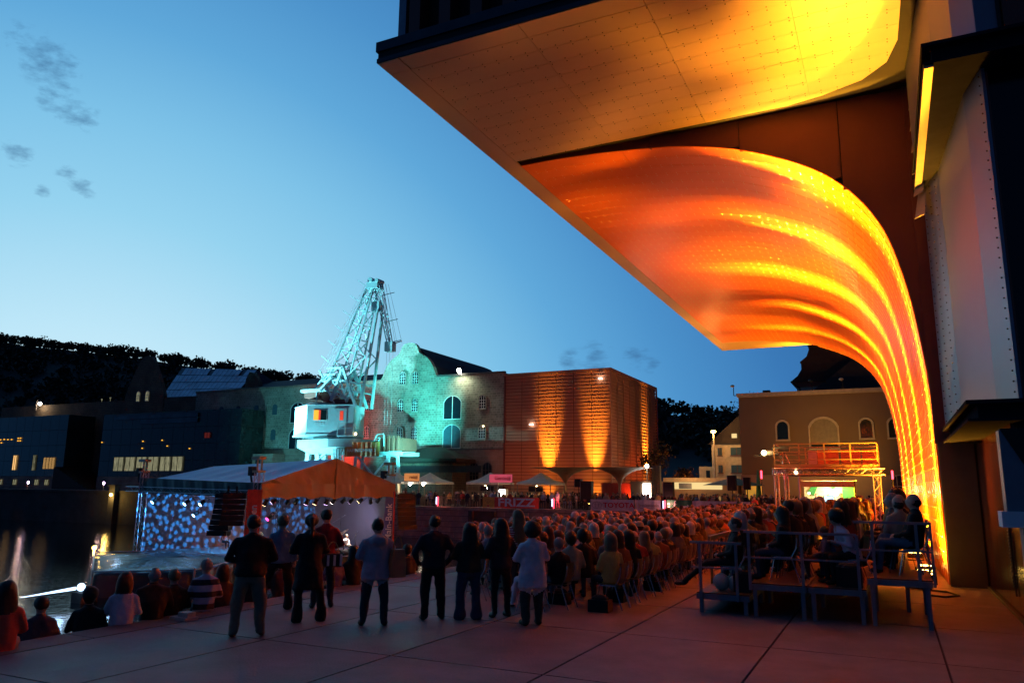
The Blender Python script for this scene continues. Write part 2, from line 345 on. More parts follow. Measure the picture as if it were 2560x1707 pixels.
def truss(m, p, q, w=.3, step=.5, r=.022, d=.012, tri=False):
    p = Vector(p); q = Vector(q); ax = (q-p); ln = ax.length; ax.normalize()
    up = Vector((0, 0, 1)) if abs(ax.z) < .9 else Vector((0, 1, 0)); a = ax.cross(up).normalized()*w/2; b = a.cross(ax).normalized()*w/2
    cs = [-a-b, a-b, a+b, -a+b]
    for c in cs: m.tube(p+c, q+c, r, n=5)
    n = max(1, round(ln/step))
    for i in range(n):
        u = p+ax*ln*i/n; v = p+ax*ln*(i+1)/n
        for k in range(4):
            c0, c1 = (cs[k], cs[(k+1) % 4]) if i % 2 else (cs[(k+1) % 4], cs[k])
            m.tube(u+c0, v+c1, d, n=4); 
    return m

# ------------------------------------------------------------------ ground, water, quays
g = MB(); g.box((-11.7, -14, -.6), (9, 78.2, -.03)); struct(g.build('plaza', MT['joint']))
plaza = bpy.data.objects['plaza']
txs = [-11.0, -8.7, -6.4, -4.1, -1.8, .5, 2.8, 5.1]; sys_ = [-.15+3.15*i for i in range(-2, 14)]
G = .016
for j, s0 in enumerate(sys_):
    for i, t0 in enumerate(txs[:-1]):
        b = MB(); b.box((t0+G, s0+G, -.03), (txs[i+1]-G, s0+3.15-G, 0.)); b.build('paving_slab', MT['slab'], plaza)
b = MB()
for s0 in [-.15+3.15*i for i in range(14, 25)]:
    for i, t0 in enumerate(txs[:4]+[-1.8, ]):
        b.box((t0+G, s0+G, -.03), ((txs+[0])[txs.index(t0)+1]-G, s0+3.15-G, 0.))
    b.box((.5+G, s0+G, -.03), (2.8, s0+3.15-G, 0))
o = b.build('paving_slab', MT['slab'], plaza); o['kind'] = 'stuff'
for i in range(30):
    b = MB(); b.box((-11.7, -13.9+3.15*i, -.45), (-11.0-G, -13.9+3.15*i+3.13, 0.004)); b.build('kerb_stone', MT['kerb'], plaza)
st_ = MB(); steps = None
steps = thing('quay_steps', 'wide concrete steps going down from the plaza to the harbour water', 'steps', (-11.7, 0, 0))
for k in range(9):
    b = MB(); z1 = -.38*(k+1); b.box((-.62*(k+1), -14, z1-.5), (-.62*k, 62, z1)); b.build('step', MT['kerb'], steps)
wm = mat('harbour_water', (.004, .008, .010), .06, var=.1, spec=.6)
t = wm.node_tree; b_ = t.nodes['Principled BSDF']; c_ = t.nodes.new('ShaderNodeTexCoord'); m_ = t.nodes.new('ShaderNodeMapping'); m_.inputs['Scale'].default_value = (1.6, 3.2, 1)
t.links.new(c_.outputs['Object'], m_.inputs[0]); n_ = t.nodes.new('ShaderNodeTexNoise'); n_.inputs['Scale'].default_value = 1.3; n_.inputs['Detail'].default_value = 5
t.links.new(m_.outputs[0], n_.inputs['Vector']); bb = t.nodes.new('ShaderNodeBump'); bb.inputs['Strength'].default_value = .3; bb.inputs['Distance'].default_value = .06
t.links.new(n_.outputs['Fac'], bb.inputs['Height']); t.links.new(bb.outputs[0], b_.inputs['Normal'])
g = MB(); g.box((-420, -60, -4.4), (-11.7, 78.2, -3.6)); struct(g.build('harbour_water', wm))
g = MB(); g.box((-70, 78.6, -5), (1500, 2600, -.03)); struct(g.build('quay_ground', MT['asphalt']))
g = MB(); g.box((-1500, 78.6, -5), (-70, 2600, 1.2)); struct(g.build('promenade_ground', MT['asphalt']))
g = MB(); g.box((9, -200, -.6), (400, 78.6, -.04)); g.box((-11.7, -200, -.6), (9, -14, -.04)); struct(g.build('street_ground', MT['asphalt']))
# quay wall across the end of the basin, block by block
qw = MB(); qw.box((-70, 78.2, -5), (-11.7, 78.6, -.35)); qwall = tag(qw.build('quay_wall', MT['quaymortar']), 'tall wall of pale sandstone blocks below the FRIZZ banner at the end of the basin', 'wall')
rowh = .62; zz = -.36-rowh; r_ = 0; nb = 0; stuffb = MB()
protos = {}
for wi, w_ in enumerate((1.2, 1.5, 1.75)):
    b = MB(); b.box((0, -.10, 0), (w_-.05, 0.05, rowh-.05)); protos[w_] = b.mesh('stone_block', MT['quaywall'])
while zz > -4.4:
    x = -57.0-(r_ % 2)*.7
    while x < -11.9:
        w_ = rnd.choice((1.2, 1.5, 1.75))
        if x+w_ > -11.8: break
        if zz > -3.2 and nb < 240 and x > -50:
            obj('stone_block', protos[w_], qwall, (x, 78.2-rnd.uniform(0, .03), zz)); nb += 1
        else: stuffb.box((x, 78.1, zz), (x+w_-.05, 78.25, zz+rowh-.05))
        x += w_
    zz -= rowh; r_ += 1
stuffb.build('stone_block', MT['quaywall'], qwall, kind='stuff')
for i in range(29):
    b = MB(); b.box((-69.9+2*i, 78.0, -.36), (-69.9+2*i+1.97, 78.9, .0)); b.build('coping_stone', MT['quaywall'], qwall)
b = MB(); b.box((-43.6, 77.7, -4.5), (-43.1, 78.2, -.36)); b.box((-40.6, 77.7, -4.5), (-40.2, 78.2, -.36)); b.box((-43.1, 78.08, -4.5), (-40.6, 78.12, -.36)); b.build('stair_recess', MT['darkstone'], qwall)
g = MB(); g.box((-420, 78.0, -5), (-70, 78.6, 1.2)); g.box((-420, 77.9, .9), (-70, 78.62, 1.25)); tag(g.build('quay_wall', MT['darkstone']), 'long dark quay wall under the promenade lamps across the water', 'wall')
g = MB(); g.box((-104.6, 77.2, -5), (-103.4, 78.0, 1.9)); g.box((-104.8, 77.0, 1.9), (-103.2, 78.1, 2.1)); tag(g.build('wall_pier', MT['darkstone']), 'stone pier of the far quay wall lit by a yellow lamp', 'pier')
o = MB().ball((-103.7, 76.9, .65), .22).build('pier_lamp', EM['amber'], smooth=True); tag(o, 'yellow lamp on the pier of the dark quay wall', 'lamp')
light('pier_lamp_light', 'POINT', (-103.7, 76.5, .5), 260, (1, .6, .15), size=.2)

# ------------------------------------------------------------------ power station with the copper overhang
ZS = 13.33
ps = thing('power_station', 'power station hall whose copper overhang curves down into a glowing metal wall', 'building', (0, 22, 0))
def PP(mb, name, m, smooth=False, kind=None):   # builds with vertices given in world metres
    o = mb.build(name, m, ps, (0, -22, 0), smooth, kind=kind); return o
b = MB()   # body above the soffit
b.box((-10.9, 15.6, ZS+.75), (9, 61.5, 25)); PP(b, 'upper_wall', MT['browndk'])
b = MB(); b.box((-11.5, 14.95, ZS+.34), (9, 61.95, ZS+.62)); PP(b, 'roof_edge_upper', MT['fascia'])
b = MB(); b.box((-11.45, 15.0, ZS+.14), (9, 61.9, ZS+.345)); PP(b, 'soffit_shell', MT['shell'])
b = MB(); b.box((-11.47, 14.97, ZS+.02), (9, 15.0, ZS+.14)); b.box((-11.47, 15.0, ZS+.02), (-11.44, 61.9, ZS+.14)); PP(b, 'roof_edge_lower', MT['fascia'])
b = MB(); b.box((-10.98, 15.2, ZS+.62), (-10.75, 15.6, 25)); PP(b, 'corner_trim', MT['steelblue'])
finm = MB(); finm.box((0, 0, 0), (.34, .42, 25-ZS-.62)); fme = finm.mesh('facade_fin', MT['brown'])
for i in range(22): obj('facade_fin', fme, ps, (-10.6+.93*i, 15.14-22, ZS+.62))
# flat soffit: frame strips and panels, clipped to the rounded corner
OUT = [(-10.8, 15.6), (1.02, 15.6), (1.02, 18.0), (.97, 19.6), (.72, 20.6), (.1, 21.3), (-.9, 21.72), (-1.9, 21.95), (-10.8, 22.1)]
def clip(poly, conv):
    out = poly
    for i in range(len(conv)):
        a, c = conv[i], conv[(i+1) % len(conv)]; inp = out; out = []
        def ins(p): return (c[0]-a[0])*(p[1]-a[1])-(c[1]-a[1])*(p[0]-a[0]) >= -1e-9
        for k in range(len(inp)):
            p, q = inp[k], inp[(k+1) % len(inp)]
            ip, iq = ins(p), ins(q)
            if ip: out.append(p)
            if ip != iq:
                d1 = (c[0]-a[0])*(p[1]-a[1])-(c[1]-a[1])*(p[0]-a[0]); d2 = (c[0]-a[0])*(q[1]-a[1])-(c[1]-a[1])*(q[0]-a[0])
                u = d1/(d1-d2); out.append((p[0]+(q[0]-p[0])*u, p[1]+(q[1]-p[1])*u))
        if not out: return []
    return out
TJ = [-10.8, -7.3, -4.28, -1.26, 1.1]; RJ = [15.6+.652*i for i in range(11)]; g_ = .006
rd = MB()
for i in range(4):
    for j in range(10):
        rect = [(TJ[i]+g_*.7, RJ[j]+g_), (TJ[i+1]-g_*.7, RJ[j]+g_), (TJ[i+1]-g_*.7, RJ[j+1]-g_), (TJ[i]+g_*.7, RJ[j+1]-g_)]
        pl = clip(rect, OUT)
        if len(pl) < 3: continue
        cx = sum(p[0] for p in pl)/len(pl); cy = sum(p[1] for p in pl)/len(pl)
        m = MB(); m.zprism([(x-cx, y-cy) for x, y in pl], 0, .05)
        o = m.build('soffit_panel', MT['soffit'], ps, (cx, cy-22, ZS), ); o.rotation_euler = (rnd.uniform(-.002, .002), rnd.uniform(-.002, .002), 0)
def inside(p):
    return all((OUT[(k+1) % len(OUT)][0]-OUT[k][0])*(p[1]-OUT[k][1])-(OUT[(k+1) % len(OUT)][1]-OUT[k][1])*(p[0]-OUT[k][0]) > .02 for k in range(len(OUT)))
for j in range(11):
    x = -10.6
    while x < 1.0:
        for dy in ((-.07, .07) if 0 < j < 10 else ((.09,) if j == 0 else (-.09,))):
            if inside((x, RJ[j]+dy)): rd.tube((x, RJ[j]+dy, ZS-.012), (x, RJ[j]+dy, ZS+.01), .015, n=6)
        x += .42
PP(rd, 'rivet', MT['rivetd'], kind='stuff')
# border strips of the soffit
def strip(x0, y0, x1, y1, dz=0.):
    m = MB(); m.box((0, 0, 0), (x1-x0, y1-y0, .06)); m.build('border_strip', MT['soffit'], ps, (x0, y0-22, ZS+dz))
for k in range(4): strip([-10.76, -7.3, -4.28, -1.26][k], 15.0, [-7.32, -4.3, -1.28, 9][k], 15.585)
strip(-11.45, 15.0, -10.80, 15.585)
yy = 15.6
while yy < 61.8:
    e_ = min(yy+3.9, 61.9); strip(-11.45, yy, -10.815, e_-.015); yy = e_
for k in range(4): strip(-10.8+2.0*k, 58.4, -10.8+2.0*(k+1)-.02, 61.9, .004)
# lit curved wall
PROF = [(-10.8, 13.33), (-9.2, 13.32), (-7.47, 13.21), (-5.18, 12.94), (-3.34, 12.46), (-1.53, 11.60), (-.44, 10.66), (.33, 9.42), (.75, 7.89), (.96, 6.45), (1.10, 4.82), (1.13, 2.6), (1.13, .02)]
def cr(pts, n=12):
    out = []
    P_ = [pts[0]]+pts+[pts[-1]]
    for i in range(1, len(P_)-2):
        for k in range(n):
            u = k/n; a, b2, c, d = [np.array(P_[i+q]) for q in (-1, 0, 1, 2)]
            out.append(tuple(.5*((2*b2)+(-a+c)*u+(2*a-5*b2+4*c-d)*u*u+(-a+3*b2-3*c+d)*u**3)))
    out.append(pts[-1]); return out
pf = cr(PROF, 14); cum = [0]
for a, b2 in zip(pf, pf[1:]): cum.append(cum[-1]+math.dist(a, b2))
TOT = cum[-1]
def prof(l):
    l = min(max(l, 0), TOT); i = min(int(np.searchsorted(cum, l)), len(pf)-1); i = max(i, 1)
    u = (l-cum[i-1])/(cum[i]-cum[i-1]); p = (pf[i-1][0]+(pf[i][0]-pf[i-1][0])*u, pf[i-1][1]+(pf[i][1]-pf[i-1][1])*u)
    t_ = (pf[i][0]-pf[i-1][0], pf[i][1]-pf[i-1][1]); n = math.hypot(*t_); return p, (t_[0]/n, t_[1]/n)
NSEG, NROW = 6, 49; RS = (58.4-22.5)/NROW
segs = []
for k in range(NSEG):
    l0, l1 = TOT*k/NSEG+.008, TOT*(k+1)/NSEG-.008; nn = 12; (cx, cz), _ = prof((l0+l1)/2); m = MB(); vs = []; fs = []
    for off in (0, .03):
        for y in (.007, RS-.007):
            for q in range(nn+1):
                (x, z), (tx, tz) = prof(l0+(l1-l0)*q/nn); vs.append((x-cx-tz*off, y-RS/2, z-cz+tx*off))
    A = nn+1
    for q in range(nn):
        fs.append((q, q+1, A+q+1, A+q)); fs.append((2*A+q, 3*A+q, 3*A+q+1, 2*A+q+1))
    for q in range(nn): fs += [(q, 2*A+q, 2*A+q+1, q+1), (A+q, A+q+1, 3*A+q+1, 3*A+q)]
    fs += [(0, A, 3*A, 2*A), (nn, 2*A+nn, 3*A+nn, A+nn)]
    fr = [(i*1, i+1, A+i+1, A+i) for i in range(nn)]; v0 = vs[:2*A]     # visible sheet keeps its own vertices so its normals stay true
    m.add(v0, fr); m.add(vs, [f for f in fs if not (max(f) < 2*A and max(f)-min(f) == A+1)]); me = m.mesh('wall_panel', MT['curve'])
    me.polygons.foreach_set('use_smooth', [i < nn for i in range(len(me.polygons))]); segs.append((me, cx, cz))
for j in range(NROW):
    y = 22.5+RS*(j+.5); sh = -.012*(y-22.5)
    for k, (me, cx, cz) in enumerate(segs):
        o = obj('wall_panel', me, ps, (cx+(sh if k > 1 else sh*.5*k), y-22, cz)); o.rotation_euler = (rnd.gauss(0, .0007), rnd.gauss(0, .0009), 0)
rv = MB()
for j in range(NROW+1):
    y0 = 22.5+RS*j; sh = -.012*(y0-22.5); l = .3
    while l < TOT-.2:
        (x, z), (tx, tz) = prof(l); k = int(l/TOT*NSEG); dx = sh if k > 1 else sh*.5*k
        for dy in (-.075, .075):
            c = (x+dx+tz*.012, y0+dy, z-tx*.012)
            if 22.5 < c[1] < 58.4:
                r0 = .021+.0006*(y0-22); n1 = (tz, -tx)
                vs = [(c[0]+n1[0]*.02, c[1], c[2]+n1[1]*.02)]+[(c[0]+tx*r0*a, c[1]+r0*bq, c[2]+tz*r0*a) for a, bq in ((1, 0), (0, 1), (-1, 0), (0, -1))]
                rv.add(vs, [(0, 1, 2), (0, 2, 3), (0, 3, 4), (0, 4, 1)])
        l += .36
PP(rv, 'rivet', MT['rivet'], kind='stuff')
# shell behind the curved wall (gives it a body and closes the joints)
m = MB(); pts = [prof(TOT*i/40)[0] for i in range(41)]; bk = [(x+.02, z+.06) for x, z in pts[:20]]+[(x+.10, z) for x, z in pts[20:]]
poly = bk+[(1.85, .02), (1.85, ZS+1.2), (-10.8, ZS+1.2)]
m.prism([(x-.0, z) for x, z in poly], 22.62, 58.3, 0); o = PP(m, 'wall_shell', MT['shell'])
m = MB()   # red-brown end wall seen between soffit and curve, in four sheets with joints
ew = [(x+.02, z+.03) for x, z in pts]
cuts = [-10.8, -6.2, -3.4, -.6, 1.9]
for a, c in zip(cuts, cuts[1:]):
    low = [p for p in ew if a+.012 < p[0] < c-.012]
    if not low: continue
    zl = low[0][1]; poly = [(a+.012, zl)]+low+([(c-.012, low[-1][1])] if c < 1.5 else [(1.75, .0)])+[(min(c, 1.75)-.012 if c < 1.5 else 1.75, ZS+3), (a+.012, ZS+3)]
    m = MB(); m.prism(poly, 22.52, 22.60); PP(m, 'end_wall_sheet', MT['brown'])
m = MB(); m.box((1.16, 22.40, 0), (1.95, 22.50, 3.55)); PP(m, 'base_panel', MT['panelgrey'])
m = MB(); m.box((1.10, 22.44, 3.5), (1.5, 22.50, 13.6)); PP(m, 'end_wall_strip', MT['brown'])
# ground level glass wall beside the path
for i in range(5):
    m = MB(); m.box((1.98, 16.0+1.28*i+.02, .06), (2.05, 16.0+1.28*(i+1)-.02, 3.5)); PP(m, 'glass_sheet', MT['glassred'])
m = MB(); m.box((1.93, 15.9, 0), (2.1, 22.4, .07)); m.box((2.06, 15.9, .07), (2.3, 22.4, 3.5)); PP(m, 'glass_wall_frame', MT['black'])
m = MB()
for k in range(46): m.box((1.93, 17.45, .55+.06*k), (1.965, 17.62, .58+.06*k))
m.box((1.94, 17.42, .4), (1.97, 17.45, 3.4)); PP(m, 'grille_strip', MT['browndk'])
# canopy and ledge
def ledge(z0, z1, x0, y0, y1, name, mtl):
    m = MB(); m.box((x0, y0, z1-.07), (9, y1, z1)); m.box((x0, y0, z0), (9, y1, z0+.05)); m.box((x0+.18, y0+.18, z0+.05), (9, y1, z1-.07)); return PP(m, name, mtl)
ledge(3.50, 3.87, 1.28, 15.3, 22.35, 'canopy', MT['canopy'])
ledge(10.28, 10.72, 1.14, 15.3, 22.35, 'ledge', MT['canopy'])
m = MB(); m.box((1.16, 15.35, 10.22), (1.32, 22.3, 10.285)); PP(m, 'ledge_soffit', MT['fin'])
def pier(pts_, z0, z1, name, mtl):
    for i, (a, c) in enumerate(zip(pts_, pts_[1:])):
        m = MB(); dx, dy = c[0]-a[0], c[1]-a[1]; l = math.hypot(dx, dy); nx, ny = -dy/l*.06, dx/l*.06
        m.zprism([(a[0], a[1]), (c[0], c[1]), (c[0]+nx, c[1]+ny), (a[0]+nx, a[1]+ny)], z0, z1)
        o = PP(m, name, mtl[i % len(mtl)])
PB = [(1.36, 22.3), (1.55, 21.4), (1.66, 21.0), (1.92, 16.9), (2.14, 15.9)]
pier(PB, 3.87, 10.28, 'pier_sheet', [MT['pier']]); PB2 = [(1.18, 21.5), (1.45, 17.0), (1.75, 16.1), (2.12, 15.8), (2.5, 15.95)]
pier(PB2, 10.72, 24, 'pier_sheet', [MT['pier']])
rb = MB()
for k in range(34):
    z = 4.05+.19*k
    for (a, c, u) in ((PB[0], PB[1], .25), (PB[0], PB[1], .75), (PB[1], PB[2], .5), (PB[3], PB[4], .93)):
        x = a[0]+(c[0]-a[0])*u-.03; y = a[1]+(c[1]-a[1])*u-.03; rb.ball((x, y, z), .018, 5, 4)
PP(rb, 'bolt', MT['rivetd'], kind='stuff')
m = MB(); m.box((2.18, 16.0, 0), (9, 22.5, 25)); PP(m, 'side_wall', MT['blackglass'])
m = MB(); m.box((2.15, 15.92, 3.87), (2.24, 16.02, 10.2)); m.box((2.6, 15.85, 10.8), (8.9, 15.98, 24)); PP(m, 'side_trim', MT['brown'])
for k in range(9):    # saw-tooth stack of louvre plates beside the pier
    z = 9.4+k*.62; x = 1.10+.018*k
    m = MB(); m.add([(x, 21.9, z), (x+.22, 21.6, z), (x+.30, 21.7, z+.70), (x+.13, 22.0, z+.70), (x, 21.96, z), (x+.22, 21.66, z), (x+.30, 21.76, z+.70), (x+.13, 22.06, z+.70)],
                    [(0, 1, 2, 3), (4, 7, 6, 5), (0, 4, 5, 1), (1, 5, 6, 2), (2, 6, 7, 3), (3, 7, 4, 0)]); PP(m, 'louvre_plate', MT['fin'])
# far body of the hall behind the lit wall
m = MB(); m.box((1.9, 22.7, 0), (9, 61.5, ZS+.3)); PP(m, 'rear_wall', MT['black'])
# floodlights standing along the wall
def floodlight(x, y, lab):
    f = thing('floodlight', lab, 'floodlight', (x, y, 0), 0, 'floodlights along the foot of the lit wall')
    MB().box((-.22, -.16, .08), (.22, .16, .24)).build('housing', MT['black'], f)
    m = MB(); m.zprism([(-.18, -.12), (.18, -.12), (.18, .12), (-.18, .12)], .245, .26); m.build('lens', EM['amber'], f)
    m = MB(); m.beam((-.24, 0, 0), (-.24, 0, .2), .03); m.beam((.24, 0, 0), (.24, 0, .2), .03); m.box((-.26, -.1, 0), (.26, .1, .02)); m.build('bracket', MT['black'], f)
for i, s_ in enumerate(WALL_LAMPS): floodlight(.66-.012*(s_-22.5), s_, f'amber floodlight at the foot of the glowing wall, number {["one","two","three","four","five","six"][i]} counting from the plaza end')
floodlight(.62, 22.75, 'amber floodlight by the end of the glowing wall nearest the glass wall')
floodlight(.45, 21.6, 'small amber floodlight squeezed between the wall end and the raised platform'); floodlight(.7, 25.2, 'small amber floodlight just past the first bright streak')
cab = MB(); cab.path([(.5, 20.2, .02), (.9, 20.0, .02), (1.2, 20.4, .02), (1.0, 21.0, .02), (.6, 21.2, .02), (.3, 21.8, .02)], .02, 5); tag(cab.build('cable', MT['black']), 'black power cable coiled on the ground at the foot of the glowing wall', 'cable')

# ------------------------------------------------------------------ arched windows
def arch_pts(w_, h_, rise, n=8):
    """outline (x,z) of an arched opening, base centre at the origin, counter-clockwise"""
    pts = [(-w_/2, 0), (w_/2, 0)]; s0 = h_-rise; r = ((w_/2)**2+rise**2)/(2*rise); cz = h_-r
    a0 = math.asin(min(1, (w_/2)/r)); 
    for i in range(n+1):
        a = a0-2*a0*i/n; pts.append((r*math.sin(a), cz+r*math.cos(a)))
    return pts
def arch_window(parent, x, y, z, w_, h_, rise, pane, nx=3, nz=4, frame=None, trim=None, tw=.12, off=(0, 0, 0), face=-1):
    px, py, pz = x-off[0], y-off[1], z-off[2]
    m = MB(); m.prism(arch_pts(w_, h_, rise), -.02*1, .1); p = m.build('window', pane, parent, (px, py-.05, pz))
    m = MB(); yb = -.09
    for i in range(1, nx):
        xx = -w_/2+w_*i/nx; zt = h_-rise*(abs(xx)/(w_/2))**2*1.0; m.box((xx-.035, yb, 0), (xx+.035, -.02, zt))
    for k in range(1, nz): zz = (h_-rise*.6)*k/nz; m.box((-w_/2, yb+.005, zz-.03), (w_/2, -.022, zz+.03))
    o = arch_pts(w_, h_, rise); inn = arch_pts(w_-.14, h_-.1, rise*.96)
    n = len(o)
    for i in range(n):
        a, c = o[i], o[(i+1) % n]; m.beam((a[0], -.05, a[1]), (c[0], -.05, c[1]), .07, .09)
    if nx > 0: m.build('window_frame', frame or MT['winframe'], p)
    if trim:
        m = MB(); s_ = arch_pts(w_+tw, h_+tw/2, rise*1.02)[1:]
        for a, c in zip(s_, s_[1:]+[(-(w_+tw)/2, 0)]): m.beam((a[0], -.06, a[1]), (c[0], -.06, c[1]), .16, tw)
        m.box((-(w_/2+tw), -.16, -.2), (w_/2+tw, .02, -.03)); m.build('window_surround', trim, p)
    return p
# ------------------------------------------------------------------ old granary with the shaped gable, and its long left wing
S0 = 98
gr = thing('stone_granary', 'old sandstone granary with a rounded gable lit turquoise by floodlights', 'building', (-66, S0, 0))
O = (-66, S0, 0)
def GB(m, name, mt_, smooth=False, kind=None, parent=None, o_=None):
    q = o_ or O; return m.build(name, mt_, parent or gr, (-q[0], -q[1], -q[2]), smooth, kind=kind)
m = MB(); m.box((-60.73, S0+.0, 7.7), (-49.3, S0+22, 18.7)); GB(m, 'right_wall', MT['stone'])
m = MB(); m.box((-60.73, S0-.08, 0), (-49.3, S0+22, 7.68)); GB(m, 'ground_floor_wall', MT['ashlar'])
m = MB(); m.box((-60.8, S0-.2, 18.7), (-49.3, S0+.4, 18.95)); m.box((-60.75, S0-.14, 7.62), (-49.32, S0+.1, 7.8)); GB(m, 'cornice', MT['kerb'])
gp = [(-71.35, 0), (-60.75, 0), (-60.75, 18.7), (-61.1, 19.15), (-61.3, 19.6), (-61.6, 20.4), (-62.1, 21.2), (-62.8, 21.9), (-63.6, 22.35), (-64.25, 22.8), (-64.5, 23.4), (-64.75, 23.9), (-65.2, 24.25), (-66.05, 24.4),
      (-66.9, 24.25), (-67.35, 23.9), (-67.6, 23.4), (-67.85, 22.8), (-68.5, 22.35), (-69.3, 21.9), (-70.0, 21.2), (-70.5, 20.4), (-70.8, 19.6), (-71.0, 19.15), (-71.35, 18.7)]
m = MB(); m.prism(gp, S0-.12, S0+.7); GB(m, 'gable_wall', MT['stone'])
m = MB(); rp = [(-71.2, 18.7), (-60.9, 18.7), (-61.8, 20.6), (-63.4, 22.4), (-64.6, 23.5), (-66.05, 24.1), (-67.5, 23.5), (-68.7, 22.4), (-70.3, 20.6)]; m.prism(rp, S0+.7, S0+24.5); GB(m, 'gable_roof', MT['roof'])
m = MB(); rp2 = [(-61.0, 18.9), (-62.2, 21.9), (-66, 22.9), (-70, 21.9), (-71.0, 18.9)]; m.prism(rp2, S0+24.5, S0+26); m.box((-62.3, S0+15, 19), (-60.4, S0+22, 21.3)); GB(m, 'dormer', MT['roof'])
m = MB(); m.box((-72, S0+1, 18.7), (-108, S0+21, 18.72)); m.add([(-71, S0+.3, 18.7), (-71, S0+21, 18.7), (-71, S0+10.6, 21.6), (-108, S0+.3, 18.7), (-108, S0+21, 18.7), (-108, S0+10.6, 21.6)], [(0, 1, 2), (3, 5, 4), (0, 2, 5, 3), (1, 4, 5, 2), (0, 3, 4, 1)]); GB(m, 'wing_roof', MT['roof'])
m = MB(); m.box((-112, S0+.05, 8.1), (-71.35, S0+21, 18.6)); GB(m, 'wing_wall', MT['stone'])
m = MB(); m.box((-112, S0-.02, 0), (-71.35, S0+21, 8.08)); m.box((-112, S0-.15, 18.5), (-71.35, S0+.3, 18.8)); m.box((-112, S0-.15, 8.0), (-71.35, S0+.1, 8.25)); GB(m, 'wing_base', MT['ashlar'])
for (x, z) in ((-67.0, 17.85), (-64.65, 17.80), (-67.2, 13.6), (-64.6, 13.55), (-64.58, 9.3), (-67.2, 9.3), (-64.6, 3.5), (-67.3, 3.5)): arch_window(gr, x, S0-.12, z, 1.1, 1.95, .5, MT['pane'], 3, 4, off=O, trim=MT['stone'])
for z in (13.6, 9.25): arch_window(gr, -52.9, S0, z, 1.1, 1.95, .5, MT['pane'], 3, 4, off=O, trim=MT['stone'])
for z in (12.1, 7.9): arch_window(gr, -58.0, S0, z+.1 if z > 8 else z, 3.0, 3.5, .95, MT['pane'] if z > 9 else MT['paneblue'], 2, 1, off=O)
for x in (-54.05, -51.9): arch_window(gr, x, S0-.08, 3.3, 1.45, 2.5, .72, MT['pane'], 3, 3, off=O, frame=MT['kerb'])
arch_window(gr, -57.9, S0-.08, .6, 3.2, 5.0, 1.6, MT['glassdk'], 2, 1, off=O, frame=MT['kerb'])
for x in (-97.2, -93.0):
    for z in (14.0, 9.75): arch_window(gr, x, S0+.05, z, 1.0, 1.8, .5, MT['paneblue'], 0, 0, off=O)
for x in (-101.4, -105.4):
    for z in (14.0, 9.75): arch_window(gr, x, S0+.05, z, 1.0, 1.8, .5, MT['pane'], 0, 0, off=O)
for x in (-87.9, -77.0):
    for z in (12.5, 8.2): arch_window(gr, x, S0+.05, z, 3.0, 3.4, .95, MT['pane'], 2, 1, off=O)
for x in (-82.6, -73.6):
    for z in (14.0, 9.75): arch_window(gr, x, S0+.05, z, 1.0, 1.8, .5, MT['pane'], 3, 4, off=O)
m = MB(); m.box((-110, S0-3, 1.2), (-90, S0-.1, 7.3)); GB(m, 'annex', MT['ashlar'])
for i in range(6):
    m = MB(); m.box((-108+2.9*i, S0-3.06, 5.6), (-107+2.9*i, S0-2.99, 6.8)); GB(m, 'annex_window', MT['pane'])
o = MB().ball((-56.6, S0-.8, 19.35), .32, 10, 8).box((-56.7, S0-.7, 18.9), (-56.5, S0-.2, 19.1)).build('roof_floodlight', emat('floodlight_glow', (.93, 1, .8), 30), smooth=True); tag(o, 'blazing greenish white floodlight on the roof edge of the stone granary', 'floodlight')
o = MB().ball((-52.6, S0-.3, 11.0), .11).build('wall_lamp', EM['warm']); tag(o, 'tiny warm lamp in front of the lower small window of the stone granary', 'lamp')
# farther gabled wing with the glazed roof
O2 = (-125.5, S0, 0); gw = thing('gabled_wing', 'dark gabled stone wing with a sloping glazed roof in front of the hill', 'building', O2)
gp2 = [(-131, 0), (-120.3, 0), (-120.3, 18.4), (-121.2, 20.6), (-122.6, 23.0), (-123.8, 25.2), (-124.8, 26.1), (-125.8, 26.3), (-126.8, 26.1), (-127.8, 25.2), (-129, 23), (-130.2, 20.6), (-131, 18.4)]
m = MB(); m.prism(gp2, S0-.1, S0+.7); GB(m, 'gable_wall', MT['stone2'], parent=gw, o_=O2)
m = MB(); m.box((-170, S0, 1.2), (-112, S0+20, 18)); GB(m, 'wing_wall', MT['stone2'], parent=gw, o_=O2)
for x in (-127.2, -124.7): arch_window(gw, x, S0-.1, 17.6, .85, 1.9, .4, EM['win'], 2, 3, off=O2)
# glazed slope: facing the viewer, panes in frames
gA, gB, hB, hT = -122.4, -103.6, 18.2, 24.2
yb_, yt_ = S0+1.2, S0+6.5
m = MB(); m.add([(gA, yb_, hB), (gB, yb_, hB-.2), (gB-.5, yt_, hT-1.0), (gA-1.6, yt_, hT+.6), (gA, S0+20, hB), (gB, S0+20, hB)], [(0, 1, 2, 3), (1, 5, 2), (0, 3, 4), (3, 2, 5, 4), (0, 4, 5, 1)]); GB(m, 'roof_body', MT['fascia'], parent=gw, o_=O2)
NC, NR_ = 17, 4
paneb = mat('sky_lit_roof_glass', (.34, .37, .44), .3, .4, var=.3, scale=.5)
def gpt(u, v):
    b0 = Vector((gA+(gB-gA)*u, yb_-.06, hB-.2*u+.05)); t0 = Vector((gA-1.6+(gB-.5-gA+1.6)*u, yt_-.06, hT+.6-1.6*u+.05)); return b0.lerp(t0, v)
